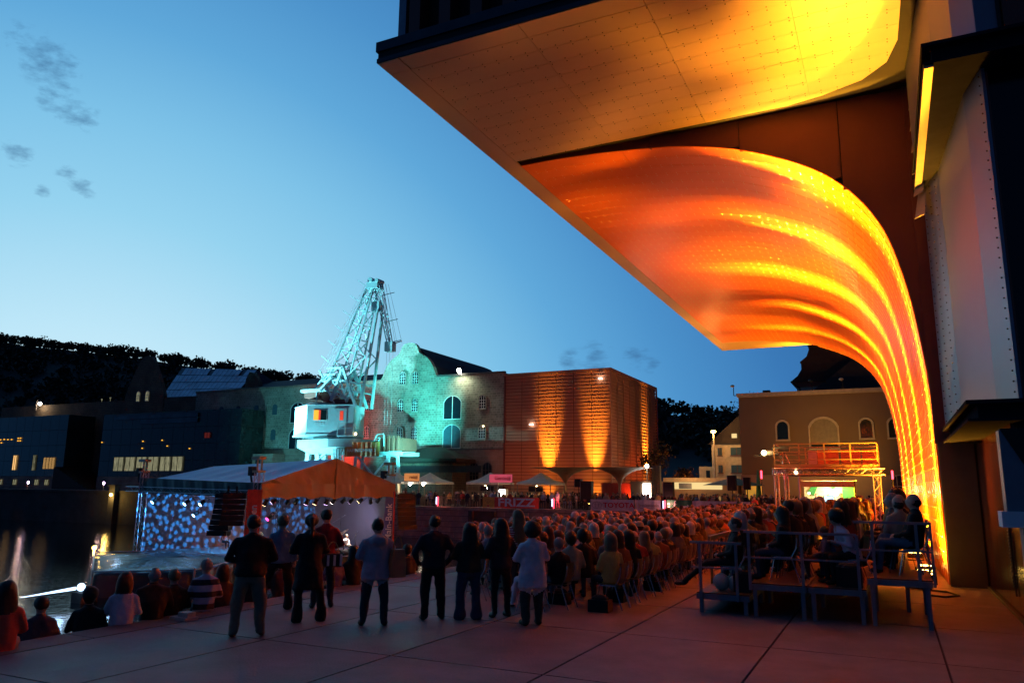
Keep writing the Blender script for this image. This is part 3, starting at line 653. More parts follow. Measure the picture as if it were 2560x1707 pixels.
for i in range(NC):
    for j in range(NR_):
        m = MB(); e = .04; q = [gpt((i+e)/NC, (j+e)/NR_), gpt((i+1-e)/NC, (j+e)/NR_), gpt((i+1-e)/NC, (j+1-e)/NR_), gpt((i+e)/NC, (j+1-e)/NR_)]
        if (i+j) % 7 == 3 and j == 3: continue
        m.add(q+[p+Vector((0, .05, -.03)) for p in q], [(0, 1, 2, 3), (4, 7, 6, 5), (0, 4, 5, 1), (1, 5, 6, 2), (2, 6, 7, 3), (3, 7, 4, 0)]); GB(m, 'roof_pane', paneb, parent=gw, o_=O2)
m = MB(); m.prism([(-103.4, 18), (-99.5, 18), (-100.2, 20.5), (-101.2, 21.9), (-102.4, 22.3), (-103.2, 21)], S0+3, S0+4); GB(m, 'small_gable', MT['stone2'], parent=gw, o_=O2)
# dark glass blocks with lit rooms
def glass_block(x0, x1, y0, y1, z0, z1, lab):
    O3 = ((x0+x1)/2, y0, 0); t_ = thing('glass_block', lab, 'building', O3)
    m = MB(); m.box((x0+.1, y0+.1, z0), (x1-.1, y1, z1-.1)); GB(m, 'core', MT['black'], parent=t_, o_=O3)
    n = max(2, round((x1-x0)/2.7)); w_ = (x1-x0)/n; nr = 4; h_ = (z1-z0)/nr
    p = MB(); p.box((.03, 0, .03), (w_-.03, .06, h_-.03)); me = p.mesh('glass_panel', MT['glassdk'])
    for i in range(n):
        for k in range(nr): obj('glass_panel', me, t_, (x0+w_*i-O3[0], 0, z0+h_*k))
    n2 = max(2, round((y1-y0)/2.7)); w2 = (y1-y0)/n2; p = MB(); p.box((0, .03, .03), (.06, w2-.03, h_-.03)); me = p.mesh('glass_panel', MT['glassdk'])
    for i in range(n2):
        for k in range(nr): obj('glass_panel', me, t_, (x1-.1-O3[0], w2*i, z0+h_*k))
    m = MB(); m.box((x0, y0-.1, 1.2), (x1, y1, z0)); GB(m, 'plinth', MT['ashlar'], parent=t_, o_=O3)
    return t_, O3
b1, O3 = glass_block(-175, -138.2, 92, 97.5, 3.5, 15.0, 'dark glass block at the far left with a few lit rooms')
def litwin(t_, O3, x0, z0, x1, z1, m_, y=91.9, nm='lit_window'):
    m = MB(); m.box((x0, y-.06, z0), (x1, y, z1)); q = GB(m, nm, m_, parent=t_, o_=O3)
    if x1-x0 > .45:
        m = MB(); [m.beam((x0+(x1-x0)*u, y-.09, z0), (x0+(x1-x0)*u, y-.09, z1), .07) for u in (0, .5, 1)]; m.beam((x0, y-.09, z1), (x1, y-.09, z1), .07); m.build('window_frame', MT['shell'], q)
    return q
litwin(b1, O3, -153.4, 4.7, -152.3, 7.5, EM['winwarm']); litwin(b1, O3, -147.2, 4.6, -146.5, 7.5, EM['win'])
for k, x in enumerate((-143.9, -143.0, -142.1, -141.3)): litwin(b1, O3, x, 4.9, x+.5, 7.0, EM['winwarm'])
for x, z in ((-158.6, 10.5), (-157.4, 10.55), (-156.2, 10.5), (-158.2, 9.9), (-155.0, 10.5), (-152.9, 10.7), (-152.2, 10.7), (-152.9, 10.2), (-152.2, 10.2)): litwin(b1, O3, x, z, x+.4, z+.2, EM['orangewin'])
for x in (-157, -152.5, -145.8, -142.8): litwin(b1, O3, x, 1.9, x+1.1, 2.9, EM['win'], y=91.85)
b2, O3b = glass_block(-128.2, -94.2, 92, 97.0, 3.5, 14.6, 'dark teal glass block with curtained lit rooms beside the stage roof')
for k in range(6):
    litwin(b2, O3b, -124.0+2.95*k, 4.5, -121.5+2.95*k, 6.9, EM['win'])
for x, z in ((-128, 9.5), (-117.2, 9.5), (-112.4, 9.6), (-117.2, 8.3), (-111.0, 8.6), (-105.6, 8.1)): litwin(b2, O3b, x, z, x+.3, z+.18, EM['orangewin'])
litwin(b2, O3b, -102.2, 9.9, -100.9, 10.8, mat('dim_red_sign', (.25, .03, .02), .5, emis=(1, .1, .05), es=.08), nm='red_sign')
m = MB(); m.box((-118, 91.7, 12.6), (-104, 91.86, 13.4)); m.box((-125, 91.7, 13.5), (-104, 91.86, 14.2)); GB(m, 'reflecting_band', mat('pale_reflecting_glass', (.05, .075, .085), .12, .5, var=.5, scale=.3), parent=b2, o_=O3b)
# dark stair between the blocks
m = MB()
for k in range(12): m.box((-137.8+.8*k, 90, 1.2), (-137.0+.8*k, 96, 5.2-.33*k))
tag(m.build('outdoor_stair', MT['shell']), 'dark flight of outdoor stairs between the two glass blocks', 'stairs')
o = thing('roof_lamp', 'white lamp on a mast above the far left brown wall', 'lamp', (-155.5, 97, 17)); MB().ball((0, 0, 1.2), .35).build('lamp_head', EM['white'], o); MB().beam((-1, 0, 0), (-1, 0, 1.9), .16).beam((-1, 0, 1.3), (0, 0, 1.2), .12).build('mast', MT['kerb'], o)
light('roof_lamp_light', 'POINT', (-155.5, 96.6, 17.9), 300, (1, .8, .5), size=.2)
for x, z in ((-139.2, 18.6), (-136.7, 18.8)):
    o = MB().ball((x, 99, z), .14).box((x-.03, 99, z-.8), (x+.03, 99.06, z)).build('path_lamp', EM['win'])
    tag(o, 'tiny pale lamp on the slope behind the far glass block, ' + ('left one' if x < -138 else 'right one'), 'lamp')
names = ['at the far left edge', 'second from the left', 'below the dark stair', 'fourth from the left', 'beside the stage roof corner']
bp_ = None
for k, px in enumerate((-155.0, -129.5, -110.5, -92.5, -90.3)):
    o = thing('promenade_lamp', f'small violet-white bollard lamp on the far promenade, {names[k]}', 'lamp', (px, 80.5, 1.2), 0, 'bollard lamps along the far promenade')
    MB().tube((0, 0, 0), (0, 0, .95), .07, n=6).build('post', MT['kerb'], o); MB().ball((0, 0, 1.12), .17, 8, 6, sz=(1, 1, 1.5)).build('lamp_head', EM['violet'], o, smooth=True)
    light('promenade_lamp_light', 'POINT', (px, 80.2, 2.35), 60, (1, .6, .45), size=.1)

# ------------------------------------------------------------------ louvred orange cube
OC = (-41.25, S0, 0); cu = thing('louvred_cube', 'tall cube building clad in horizontal slats glowing orange from uplights', 'building', OC)
m = MB(); m.box((-49.2, S0+.25, 0), (-33.5, S0+22.8, 18.2)); GB(m, 'core', MT['cubecore'], parent=cu, o_=OC)
NS = 38; hs = 17.9/NS; bw_ = (49.2-33.3)/6
p = MB(); p.add([(.03, .08, 0), (bw_-.03, .08, 0), (bw_-.03, .05, hs*.86), (.03, .05, hs*.86), (.03, .015, 0), (bw_-.03, .015, 0), (bw_-.03, -.025, hs*.86), (.03, -.025, hs*.86)],
                [(0, 3, 2, 1), (4, 5, 6, 7), (0, 1, 5, 4), (1, 2, 6, 5), (2, 3, 7, 6), (3, 0, 4, 7)]); me1 = p.mesh('slat', MT['slat'])
L2 = 22.8; p = MB(); p.add([(-.16, 0, 0), (-.16, L2, 0), (-.06, L2, hs*.8), (-.06, 0, hs*.8), (-.10, 0, .02), (-.10, L2, .02), (.05, L2, hs*.8), (.05, 0, hs*.8)],
                [(0, 3, 2, 1), (4, 5, 6, 7), (0, 1, 5, 4), (1, 2, 6, 5), (2, 3, 7, 6), (3, 0, 4, 7)]); me2 = p.mesh('slat', MT['slat'])
for k in range(NS):
    z = .25+hs*k
    for i in range(6): obj('slat', me1, cu, (-49.2+bw_*i-OC[0], 0, z))
    obj('slat', me2, cu, (-33.3-OC[0], .05, z))
m = MB(); m.box((-49.4, S0-.12, 18.15), (-33.1, S0+23, 18.5)); GB(m, 'roof_edge', MT['slat'], parent=cu, o_=OC)
m = MB(); m.box((-33.32, S0-.12, 0), (-33.18, S0+.04, 18.15)); GB(m, 'corner_post', MT['slat'], parent=cu, o_=OC)
m = MB(); m.box((-49.42, S0-.1, 0), (-49.22, S0+.5, 18.6)); GB(m, 'edge_post', MT['brown'], parent=cu, o_=OC)
m = MB(); m.box((-33.3, S0+22.8, 0), (-33.1, S0+23.1, 18.3)); GB(m, 'edge_post', MT['brown'], parent=cu, o_=OC)
for k in range(1, 8):
    m = MB(); m.box((-33.26, S0+2.85*k-.06, .2), (-33.2, S0+2.85*k+.06, 18)); GB(m, 'side_rail', MT['slat'], parent=cu, o_=OC)
for x, z in ((-44.9, 11.0), (-34.6, 17.0)):
    o = MB().box((x-.25, S0-.35, z), (x+.25, S0-.15, z+.1)).build('cube_lamp', EM['white']); tag(o, 'small white lamp fixed to the slats ' + ('halfway up' if z < 12 else 'near the top corner') + ' on the orange cube', 'lamp')
for (x, y, lab) in ((-42.3, 95.6, 'between the two membrane funnels'), (-35.5, 95.6, 'nearest the cube corner'), (-30.8, 114, 'at the right face of the cube')):
    o = thing('uplight', 'amber uplight on the ground by the orange cube, ' + lab, 'floodlight', (x, y, 0)); MB().box((-.3, -.2, 0), (.3, .2, .3)).build('housing', MT['black'], o); MB().box((-.25, -.16, .305), (.25, .16, .33)).build('lens', EM['amber'], o)

# ------------------------------------------------------------------ ochre hall at the right, houses, roofs behind
OH = (-5, 92, 0); ha = thing('ochre_hall', 'plain ochre rendered hall with arched windows behind the audience', 'building', OH)
m = MB(); m.box((-15.4, 92, 4.0), (14, 110, 13.1)); GB(m, 'wall', MT['render'], parent=ha, o_=OH)
m = MB(); m.box((-15.5, 91.85, 0), (14, 110, 3.98)); GB(m, 'plinth', MT['plinth'], parent=ha, o_=OH)
m = MB(); m.box((-15.6, 91.7, 13.1), (14.2, 110.2, 13.42)); m.box((-15.5, 91.8, 12.95), (14.1, 92.1, 13.1)); GB(m, 'cornice', MT['trim'], parent=ha, o_=OH)
arch_window(ha, -10.65, 92, 8.0, 1.15, 2.0, .55, MT['pane'], 0, 0, trim=MT['trim'], tw=.22, off=OH)
arch_window(ha, -6.3, 92, 6.95, 2.75, 3.25, 1.05, mat('painted_reflection_pane', (.24, .19, .12), .35), 0, 0, trim=MT['trim'], tw=.26, off=OH)  # warm reflection is put into the pane's base colour
m = MB(); m.box((-7.65, 91.88, 6.98), (-4.95, 91.93, 7.5)); GB(m, 'window_lower_band', MT['black'], parent=ha, o_=OH)
arch_window(ha, -1.95, 92, 8.0, 1.15, 2.0, .55, MT['pane'], 0, 0, trim=MT['trim'], tw=.22, off=OH)
arch_window(ha, .85, 92, 8.0, 1.15, 2.0, .55, MT['pane'], 0, 0, trim=MT['trim'], tw=.22, off=OH)
arch_window(ha, .9, 91.85, .8, 1.7, 3.2, .8, MT['pane'], 3, 4, off=OH, frame=MT['trim'])
m = MB(); m.box((-12.9, 94, 13.42), (-12.1, 95, 13.95)); GB(m, 'chimney', MT['roof'], parent=ha, o_=OH)
for x, z0 in ((-15.9, 13.2), (-7.2, 13.4), (-4.0, 13.4)):
    o = thing('roof_camera', {-15.9: 'surveillance lamp on an arm at the left corner of the ochre hall roof', -7.2: 'small dark roof ventilator standing in front of the pink house wall', -4.0: 'pair of small floodlights on a stalk on the hall roof edge'}[x], 'roof fitting', (x, 91.9, z0))
    MB().beam((0, 0, 0), (0, 0, 1.0), .08).beam((0, 0, 0), (.7, 0, .03), .07).build('arm', MT['black'], o); MB().ball((-.12, 0, 1.15), .2, 8, 6, sz=(1.3, 1, .8)).build('head', MT['trim'] if x != -7.2 else MT['black'], o)
OB = (-4, 100, 0); bh = thing('baroque_house', 'tall dark house with a stepped mansard roof behind the ochre hall', 'building', OB)
m = MB(); m.box((-9.6, 100, 0), (8, 116, 15.5)); GB(m, 'wall', mat('pink_render', (.42, .26, .24), .85), parent=bh, o_=OB)
m = MB(); m.box((-9.75, 99.8, 14.9), (8.2, 116, 15.6)); GB(m, 'eaves', MT['brown'], parent=bh, o_=OB)
mans = [(-10.3, 15.6), (-9.4, 16.3), (-8.9, 17.1), (-8.9, 17.9), (-9.05, 18.0), (-8.2, 18.7), (-7.9, 19.5), (-7.9, 19.9), (-8.05, 20.0), (-7.0, 20.8), (-6.4, 21.6), (-5.9, 21.9), (-5.5, 21.5), (-4.7, 22.0), (-2, 22.2)]
m = MB(); m.prism([(x, z-.1) for x, z in mans]+[(12, 22.2), (12, 15.5)], 99.4, 116); GB(m, 'mansard_roof', MT['roofbrown'], parent=bh, o_=OB)
m = MB(); m.prism([(-8.2, 13.4), (-2.2, 18.0), (6, 19.0), (6, 13.4)], 96.5, 99.35); GB(m, 'lower_roof', MT['roof'], parent=bh, o_=OB)
m = MB(); m.path([(-9.9, 99.2, 15.4), (-9.7, 99.2, 15.0), (-9.2, 99.5, 14.7), (-9.2, 99.5, 12)], .09, 6); GB(m, 'downpipe', MT['black'], parent=bh, o_=OB)
OHs = (-18.6, 100, 0); ho = thing('town_house', 'narrow cream town house with a dark pitched roof beside the street lamp', 'building', OHs)
m = MB(); m.box((-20.4, 100, 0), (-16.2, 110, 8.0)); GB(m, 'wall', MT['housewall'], parent=ho, o_=OHs)
m = MB(); m.prism([(-20.8, 8.0), (-15.8, 8.0), (-15.8, 12.4), (-17.0, 11.4)], 99.8, 110); GB(m, 'roof', MT['roofbrown'], parent=ho, o_=OHs)
for (x, z, w_) in ((-19.6, 6.6, .5), (-18.0, 6.6, 1.5), (-19.6, 4.4, .5), (-18.0, 4.4, 1.5)):
    m = MB(); m.box((x, 99.9, z), (x+w_, 99.98, z+.95)); f = GB(m, 'window', MT['paneblue'], parent=ho, o_=OHs); m = MB(); m.box((x-.1, 99.86, z-.12), (x+w_+.1, 99.97, z-.02)); m.box((x+w_/2-.03, 99.86, z), (x+w_/2+.03, 99.92, z+.95)); m.build('sill', MT['brown'], f)
m = MB(); m.box((-17.75, 99.7, 8.75), (-17.1, 99.78, 9.3)); GB(m, 'roof_window', EM['winyel'], parent=ho, o_=OHs)
o = MB().box((-22.3, 101, 0), (-20.4, 108, 5.2)).build('low_house', MT['housewall']); tag(o, 'low dim cream annexe to the left of the narrow town house', 'building'); w_ = MB().box((-21.4, 100.9, 3.7), (-20.9, 101.0, 4.7)).build('window', MT['pane'], o)
OS = (-17, 90, 0); so = thing('low_shop', 'long low flat-roofed shop glowing warm behind the standing crowd', 'building', OS)
m = MB(); m.box((-28.5, 91, 0), (-15.8, 96, 3.2)); GB(m, 'wall', MT['plinth'], parent=so, o_=OS); m = MB(); m.box((-24.3, 90.6, 3.2), (-15.7, 96.2, 3.62)); GB(m, 'roof_edge', mat('lit_fascia', (.8, .6, .35), .6), parent=so, o_=OS)
m = MB(); m.box((-24.0, 90.9, 2.3), (-17.5, 90.98, 3.1)); GB(m, 'lit_front', EM['winyel'], parent=so, o_=OS); m = MB(); m.box((-22.5, 90.8, 2.35), (-21.0, 90.88, 3.0)); GB(m, 'sign_board', MT['steelblue'], parent=so, o_=OS)
m = MB(); m.box((-26.9, 90.9, 1.3), (-26.0, 90.98, 2.9)); GB(m, 'door', EM['white'], parent=so, o_=OS)
light('shop_light', 'POINT', (-21, 88, 3.0), 220, (1, .55, .2), size=.4)
o = thing('concrete_pillar', 'square pale concrete pillar standing in front of the low shop', 'pillar', (-24.8, 89.4, 0)); MB().box((-.5, -.3, 0), (.0, .3, 5.0)).box((.06, -.3, 0), (.5, .3, 5.0)).build('shaft', MT['kerb'], o)
o = thing('street_lamp', 'slender street lamp with a glowing amber head in front of the town house', 'street lamp', (-19.6, 97.6, 0)); MB().tube((0, 0, 0), (0, 0, 9.2), .16, .09, 8).build('pole', MT['trim'], o); MB().ball((0, 0, 9.45), .26, 8, 6, sz=(1.3, 1, .7)).build('lamp_head', EM['amber'], o, smooth=True)
light('street_lamp_light', 'POINT', (-19.6, 97.2, 9.5), 900, (1, .55, .16), size=.25)
o = thing('street_lamp', 'short white globe lamp at the right foot of the orange cube', 'street lamp', (-28.3, 97.6, 0)); MB().tube((0, 0, 0), (0, 0, 5.0), .07, n=6).build('pole', MT['kerb'], o); MB().ball((0, 0, 5.2), .25).build('lamp_head', EM['white'], o, smooth=True)
light('globe_light', 'POINT', (-28.3, 97.1, 5.1), 220, (1, .9, .6), size=.2)
o = thing('shipping_container', 'red steel container beside the foot of the orange cube', 'container', (-30.5, 93, 0))
m = MB(); m.box((-2.4, 0, 0), (2.4, 2.4, 2.9))
for k in range(24): m.box((-2.35+.2*k, -.05, .15), (-2.25+.2*k, 0, 2.75))
m.build('body', MT['container'], o); m = MB(); m.box((-2.45, -.08, 2.75), (2.45, 0, 2.95)); m.build('top_rail', MT['container'], o)

# ------------------------------------------------------------------ hills with woods
def hill(name, pts, s_, lab=None):
    m = MB(); n = len(pts); rows = [(s_-150, .02), (s_-90, .35), (s_-40, .75), (s_, 1.0), (s_+120, 1.02), (s_+300, .3)]
    for (y, k) in rows:
        for (x, z) in pts: m.v.append((x*(y/s_ if y < s_ else 1), y, max(-.5, (z-7)*k)))
    for j in range(len(rows)-1):
        for i in range(n-1): a = j*n+i; m.f.append((a, a+1, a+n+1, a+n)); m.m.append(0)
    return struct(m.build(name, MT['hill'], smooth=True))
HS = 330
ridge = [(-950, 130), (-760, 124), (-587, 111), (-539, 104), (-493, 98), (-432, 89), (-377, 79), (-330, 70.5), (-287, 63.5), (-254, 59.5), (-200, 54), (-150, 49), (-91, 42.5), (-71, 38.8), (-55, 36), (-20, 33), (40, 30), (200, 27), (500, 20)]
def rz(x):
    for a, c in zip(ridge, ridge[1:]):
        if a[0] <= x <= c[0]: return a[1]+(c[1]-a[1])*(x-a[0])/(c[0]-a[0])
    return 20
hill('hill', [(x, rz(x)) for x in np.linspace(-950, 500, 90)], HS)
fo = MB()
def crown(m, cx, cy, cz, r, n, q=.35, flat=.8):
    for _ in range(n):
        v = Vector((rnd.gauss(0, 1), rnd.gauss(0, 1), rnd.gauss(0, 1))).normalized()*r*rnd.uniform(.35, 1.0)
        c = Vector((cx+v.x, cy+v.y, cz+v.z*flat)); a = Vector((rnd.gauss(0, 1), rnd.gauss(0, 1), rnd.gauss(0, 1))).normalized(); b = a.cross(Vector((rnd.gauss(0, 1), rnd.gauss(0, 1), rnd.gauss(0, 1)))).normalized()
        s_ = q*rnd.uniform(.6, 1.3); m.add([c-a*s_, c+b*s_, c+a*s_, c-b*s_], [(0, 1, 2, 3)])
x = -640.
while x < 60:
    h_ = rnd.uniform(2.6, 5.2)*(1.25 if rnd.random() < .12 else 1); zc = rz(x)-7
    crown(fo, x, HS+rnd.uniform(-6, 10), zc+1.6+h_*.45, h_*1.05, 75, .85, .8)
    x += rnd.uniform(1.8, 3.8)
for _ in range(900):
    k = rnd.random(); y = HS-5-k*85; kk = 1-.0055*(HS-y)-.1*0; x = rnd.uniform(-600, 80); z = max(0, (rz(x)-7)*np.interp(y, [HS-150, HS-90, HS-40, HS], [.02, .35, .75, 1.0]))
    crown(fo, x*(y/HS), y, z+2, rnd.uniform(3, 5.5), 30, 1.0, .8)
o = fo.build('forest', MT['leaf'], kind='stuff'); tag(o, 'dark wooded ridge line against the evening sky', 'forest')
def tree(x, y, h_, r, lab, n=700, m_='leafw'):
    t_ = thing('tree', lab, 'tree', (x, y, 0)); m = MB(); m.tube((0, 0, 0), (.1, 0, h_*.55), .22, .12, 8)
    for i in range(5): a = i*1.26; m.tube((.08, 0, h_*(.35+.05*i)), (r*.6*math.cos(a), r*.6*math.sin(a), h_*(.6+.06*i)), .08, .03, 5)
    m.build('trunk', MT['bark'], t_); m = MB()
    for i in range(9): a = rnd.uniform(0, 6.28); d = rnd.uniform(0, r*.6); crown(m, d*math.cos(a), d*math.sin(a), h_*rnd.uniform(.5, .88), r*.55, n//9, .16)
    m.build('crown', MT[m_], t_)
tree(-29.8, 106, 9.5, 3.0, 'small lamp-lit tree just right of the orange cube'); tree(-26.5, 110, 5.5, 2.2, 'low bushy tree behind the white globe lamp')
tree(-17.5, 118, 17, 5, 'tall dark tree behind the roof of the narrow town house', 900, 'leaf')

# ------------------------------------------------------------------ harbour crane
CX, CYY = -71.5, 88.0
cr_ = thing('harbour_crane', 'pale harbour crane with lattice jib raised above the quay, lit turquoise', 'crane', (CX, CYY, 0))
def CB(m, name, mt_, parent=None, **k):
    par = parent or cr_
    return m.build(name, mt_, par, (-CX, -CYY, 0), **k)
def lat(m, p, q, w0, w1, n, r=.09, d=.05, dp0=None, dp1=None):    # tapering 4-leg lattice; width along x, depth along y
    p = Vector(p); q = Vector(q); dp0 = dp0 or w0; dp1 = dp1 or w1; ax = (q-p).normalized(); sx = Vector((0, 1, 0)).cross(ax).normalized(); sy = Vector((0, 1, 0))
    C_ = [(-1, -1), (1, -1), (1, 1), (-1, 1)]
    def pt(u, k): c = p.lerp(q, u); return c+sx*C_[k][0]*(w0+(w1-w0)*u)/2+sy*C_[k][1]*(dp0+(dp1-dp0)*u)/2
    for k in range(4): m.beam(pt(0, k), pt(1, k), r*1.6)
    for i in range(n):
        u, v = i/n, (i+1)/n
        for k in range(4):
            k2 = (k+1) % 4; m.beam(pt(u, k), pt(u, k2), d*1.4)
            m.beam(pt(u, k) if i % 2 else pt(u, k2), pt(v, k2) if i % 2 else pt(v, k), d*1.3)
m = MB(); lat(m, (-71.2, CYY, 15.3), (-66.0, CYY, 31.5), 3.9, 1.0, 8, .13, .09, dp0=2.8, dp1=1.0); lat(m, (-70.6, CYY, 15.3), (-70.0, CYY, 14.4), 2.6, 2.2, 1); CB(m, 'jib', MT['craneblue'])
m = MB(); lat(m, (-65.2, CYY, 31.3), (-62.6, CYY, 21.8), .9, .55, 8, .06, .04); m.box((-63.3, CYY-.5, 21.1), (-62.0, CYY+.5, 22.5)); m.beam((-62.2, CYY, 22.2), (-60.7, CYY, 22.5), .12)
for k, z in enumerate((29.5, 25.5, 22.4)): m.beam((-64.7+k*.8, CYY, z), (-62.3+k*.75, CYY, z+.25), .09)
CB(m, 'fly_jib', MT['craneblue'])
m = MB(); m.box((-66.8, CYY-.7, 30.6), (-64.9, CYY+.7, 31.6)); CB(m, 'jib_head', MT['craneblue']); m = MB(); m.tube((-66.2, CYY-.8, 31.9), (-66.2, CYY+.8, 31.9), .38, n=10); m.tube((-65.0, CYY-.8, 31.7), (-65.0, CYY+.8, 31.7), .3, n=10); CB(m, 'sheave', MT['craneblue'], kind='stuff'); m = MB(); m.box((-65.9, CYY-.5, 27.2), (-64.6, CYY+.5, 28.6)); CB(m, 'pulley_block', MT['craneblue'])
m = MB()
for dy in (-.9, -.3, .3, .9):
    m.tube((-66.6, CYY+dy*.6, 32.2), (-74.3, CYY+dy, 19.0), .022, n=5); m.tube((-66.9, CYY+dy*.5, 31.2), (-73.2, CYY+dy, 19.6), .022, n=5)
for k in range(6):
    u = .08+k*.165; x = -67.0-7.3*u; z = 32.6-13.2*u; m.beam((x-.7, CYY-.9, z+.5), (x+.8, CYY-.9, z-.55), .07)
CB(m, 'tie_rods', MT['craneblue'])
m = MB(); 
for dx, dy in ((0, -.35), (.35, .35), (.9, -.2), (1.3, .3)): m.tube((-64.3+dx*.5, CYY+dy, 31.2), (-62.5+dx*1.25, CYY+dy, 22.3), .02, n=5)
for dx in (-.5, -.1, .4): m.tube((-62.6+dx, CYY+dx*.3, 21.2), (-62.5+dx, CYY+dx*.3, 8.5), .02, n=4)
CB(m, 'ropes', MT['cable'])
m = MB()   # A-frame and struts
for dy in (-1.3, 1.3):
    m.beam((-64.7, CYY+dy*.5, 27.2), (-66.4, CYY+dy, 13.2), .32); m.beam((-71.7, CYY+dy, 14.3), (-69.9, CYY+dy, 19.1), .34); m.beam((-67.2, CYY+dy, 13.3), (-69.9, CYY+dy, 19.1), .34)
    m.beam((-71.7, CYY+dy, 14.3), (-70.6, CYY+dy, 15.5), .25); m.beam((-68.9, CYY+dy, 14.0), (-70.5, CYY+dy, 18.0), .22); m.beam((-68.9, CYY+dy, 14.0), (-67.9, CYY+dy, 16.4), .22)
    m.beam((-69.9, CYY+dy, 17.2), (-66.0, CYY+dy, 16.4), .2); m.beam((-70.3, CYY+dy, 16.0), (-66.1, CYY+dy, 15.2), .2); m.beam((-68.6, CYY+dy, 18.0), (-65.9, CYY+dy, 20.4), .16); m.beam((-65.9, CYY+dy, 20.4), (-68.3, CYY+dy, 22.5), .13)
for z, x0, x1 in ((19.1, -72.6, -69.0), (18.2, -73.4, -69.8), (17.3, -73.2, -70.2)): m.beam((x0, CYY-1.3, z), (x1, CYY-1.3, z), .2); m.beam((x0, CYY+1.3, z), (x1, CYY+1.3, z), .2); m.beam((x0, CYY-1.3, z), (x0, CYY+1.3, z), .15)
for a, c in (((-74.2, 18.9), (-71.6, 14.6)), ((-73.6, 17.2), (-70.2, 19.5)), ((-75.0, 16.2), (-72.4, 18.7))): m.beam((a[0], CYY-1.2, a[1]), (c[0], CYY-1.2, c[1]), .22); m.beam((a[0], CYY+1.2, a[1]), (c[0], CYY+1.2, c[1]), .22)
CB(m, 'a_frame', MT['craneblue'])
m = MB(); m.zprism([(-77.2, CYY-1.6), (-73.6, CYY-1.6), (-72.2, CYY-1.2), (-72.2, CYY+1.4), (-77.2, CYY+1.6)], 15.75, 16.15); m.beam((-73.6, CYY-1.6, 15.9), (-71.6, CYY-1.6, 17.7), .3); m.tube((-74.3, CYY-1.4, 14.2), (-74.3, CYY-1.4, 15.7), .1); CB(m, 'counterweight_deck', MT['craneblue'])
m = MB(); m.box((-76.6, CYY-1.4, 14.9), (-73.8, CYY+1.4, 15.7)); m.tube((-73.0, CYY-1.0, 15.2), (-73.0, CYY+1.0, 15.2), 1.0, n=14); m.box((-71.2, CYY-1.2, 13.6), (-68.0, CYY+1.2, 14.5)); CB(m, 'winch', MT['cranered'])
# machinery house: chamfered rear, side with window and door (turned so both faces show)
hp = [(-78.9, CYY-.6), (-74.15, CYY-3.4), (-67.5, CYY-1.3), (-68.6, CYY+2.6), (-77.6, CYY+2.8)]
m = MB(); m.zprism(hp, 9.5, 13.6); m.zprism([(x+(.12 if x > -73 else -.1), y-.1) for x, y in hp], 9.25, 9.5)
hh = [(p[0]+(.1 if p[0] > -73 else -.12), p[1]+(-.12 if p[1] < CYY else .1)) for p in hp]
m.add([(p[0], p[1], 13.6) for p in hh]+[(-76.4, CYY-.2, 14.45), (-69.5, CYY+.8, 14.1)], [(0, 1, 5), (1, 2, 6, 5), (2, 3, 6), (3, 4, 5, 6), (4, 0, 5), (4, 3, 2, 1, 0)]); house = CB(m, 'machine_house', MT['craneblue'])
A_ = Vector((-74.15, CYY-3.4, 0)); B_ = Vector((-67.5, CYY-1.3, 0)); dd = (B_-A_).normalized(); nn_ = Vector((dd.y, -dd.x, 0))
def onface(u0, u1, z0, z1, th, m): p = A_+dd*u0+nn_*.01; q = A_+dd*u1+nn_*.01; e = nn_*th; return m.add([(p.x, p.y, z0), (q.x, q.y, z0), (q.x, q.y, z1), (p.x, p.y, z1), (p.x+e.x, p.y+e.y, z0), (q.x+e.x, q.y+e.y, z0), (q.x+e.x, q.y+e.y, z1), (p.x+e.x, p.y+e.y, z1)], [(4, 5, 6, 7), (0, 4, 7, 3), (1, 2, 6, 5), (3, 7, 6, 2), (0, 1, 5, 4)])
wf = MB(); onface(.95, 3.05, 11.35, 12.95, .05, wf); wfo = wf.build('window', MT['winframe'], house)
onface(1.05, 1.75, 11.45, 12.85, .08, MB()).build('pane', EM['orangewin'], wfo); onface(1.80, 2.05, 11.45, 12.85, .08, MB()).build('pane', EM['redwin'], wfo); onface(2.1, 2.95, 11.45, 12.85, .08, MB()).build('pane', MT['glassdk'], wfo)
df = MB(); onface(4.15, 5.95, 9.6, 13.0, .07, df); dfo = df.build('door', MT['craneblue'], house); onface(4.95, 5.45, 11.4, 12.7, .1, MB()).build('pane', EM['redwin'], dfo)
onface(4.1, 6.0, 13.0, 13.1, .12, MB()).build('door_lintel', MT['cable'], house)
m = MB()
for k in range(4): onface(1.2+.4*k, 1.45+.4*k, 10.75, 11.15, .03, m)
m.build('painted_letters', MT['white'], house)
m = MB(); m.zprism([(-73.9, CYY-2), (-68.2, CYY-1.8), (-68.2, CYY+2), (-73.9, CYY+2)], 8.85, 9.2); m.tube((-71.2, CYY, 8.3), (-71.2, CYY, 8.9), 2.2, n=18); CB(m, 'slewing_ring', MT['cable'])
m = MB()   # small balcony by the door
m.box((-68.8, CYY-3.2, 9.0), (-65.9, CYY-1.9, 9.15))
for x in (-68.7, -67.4, -66.0): m.beam((x, CYY-3.2, 9.1), (x, CYY-3.2, 11.0), .09)
m.beam((-68.7, CYY-3.2, 11.0), (-66.0, CYY-3.2, 11.0), .09); m.beam((-68.7, CYY-3.2, 10.1), (-66.0, CYY-3.2, 10.1), .07); CB(m, 'balcony', MT['craneblue'])
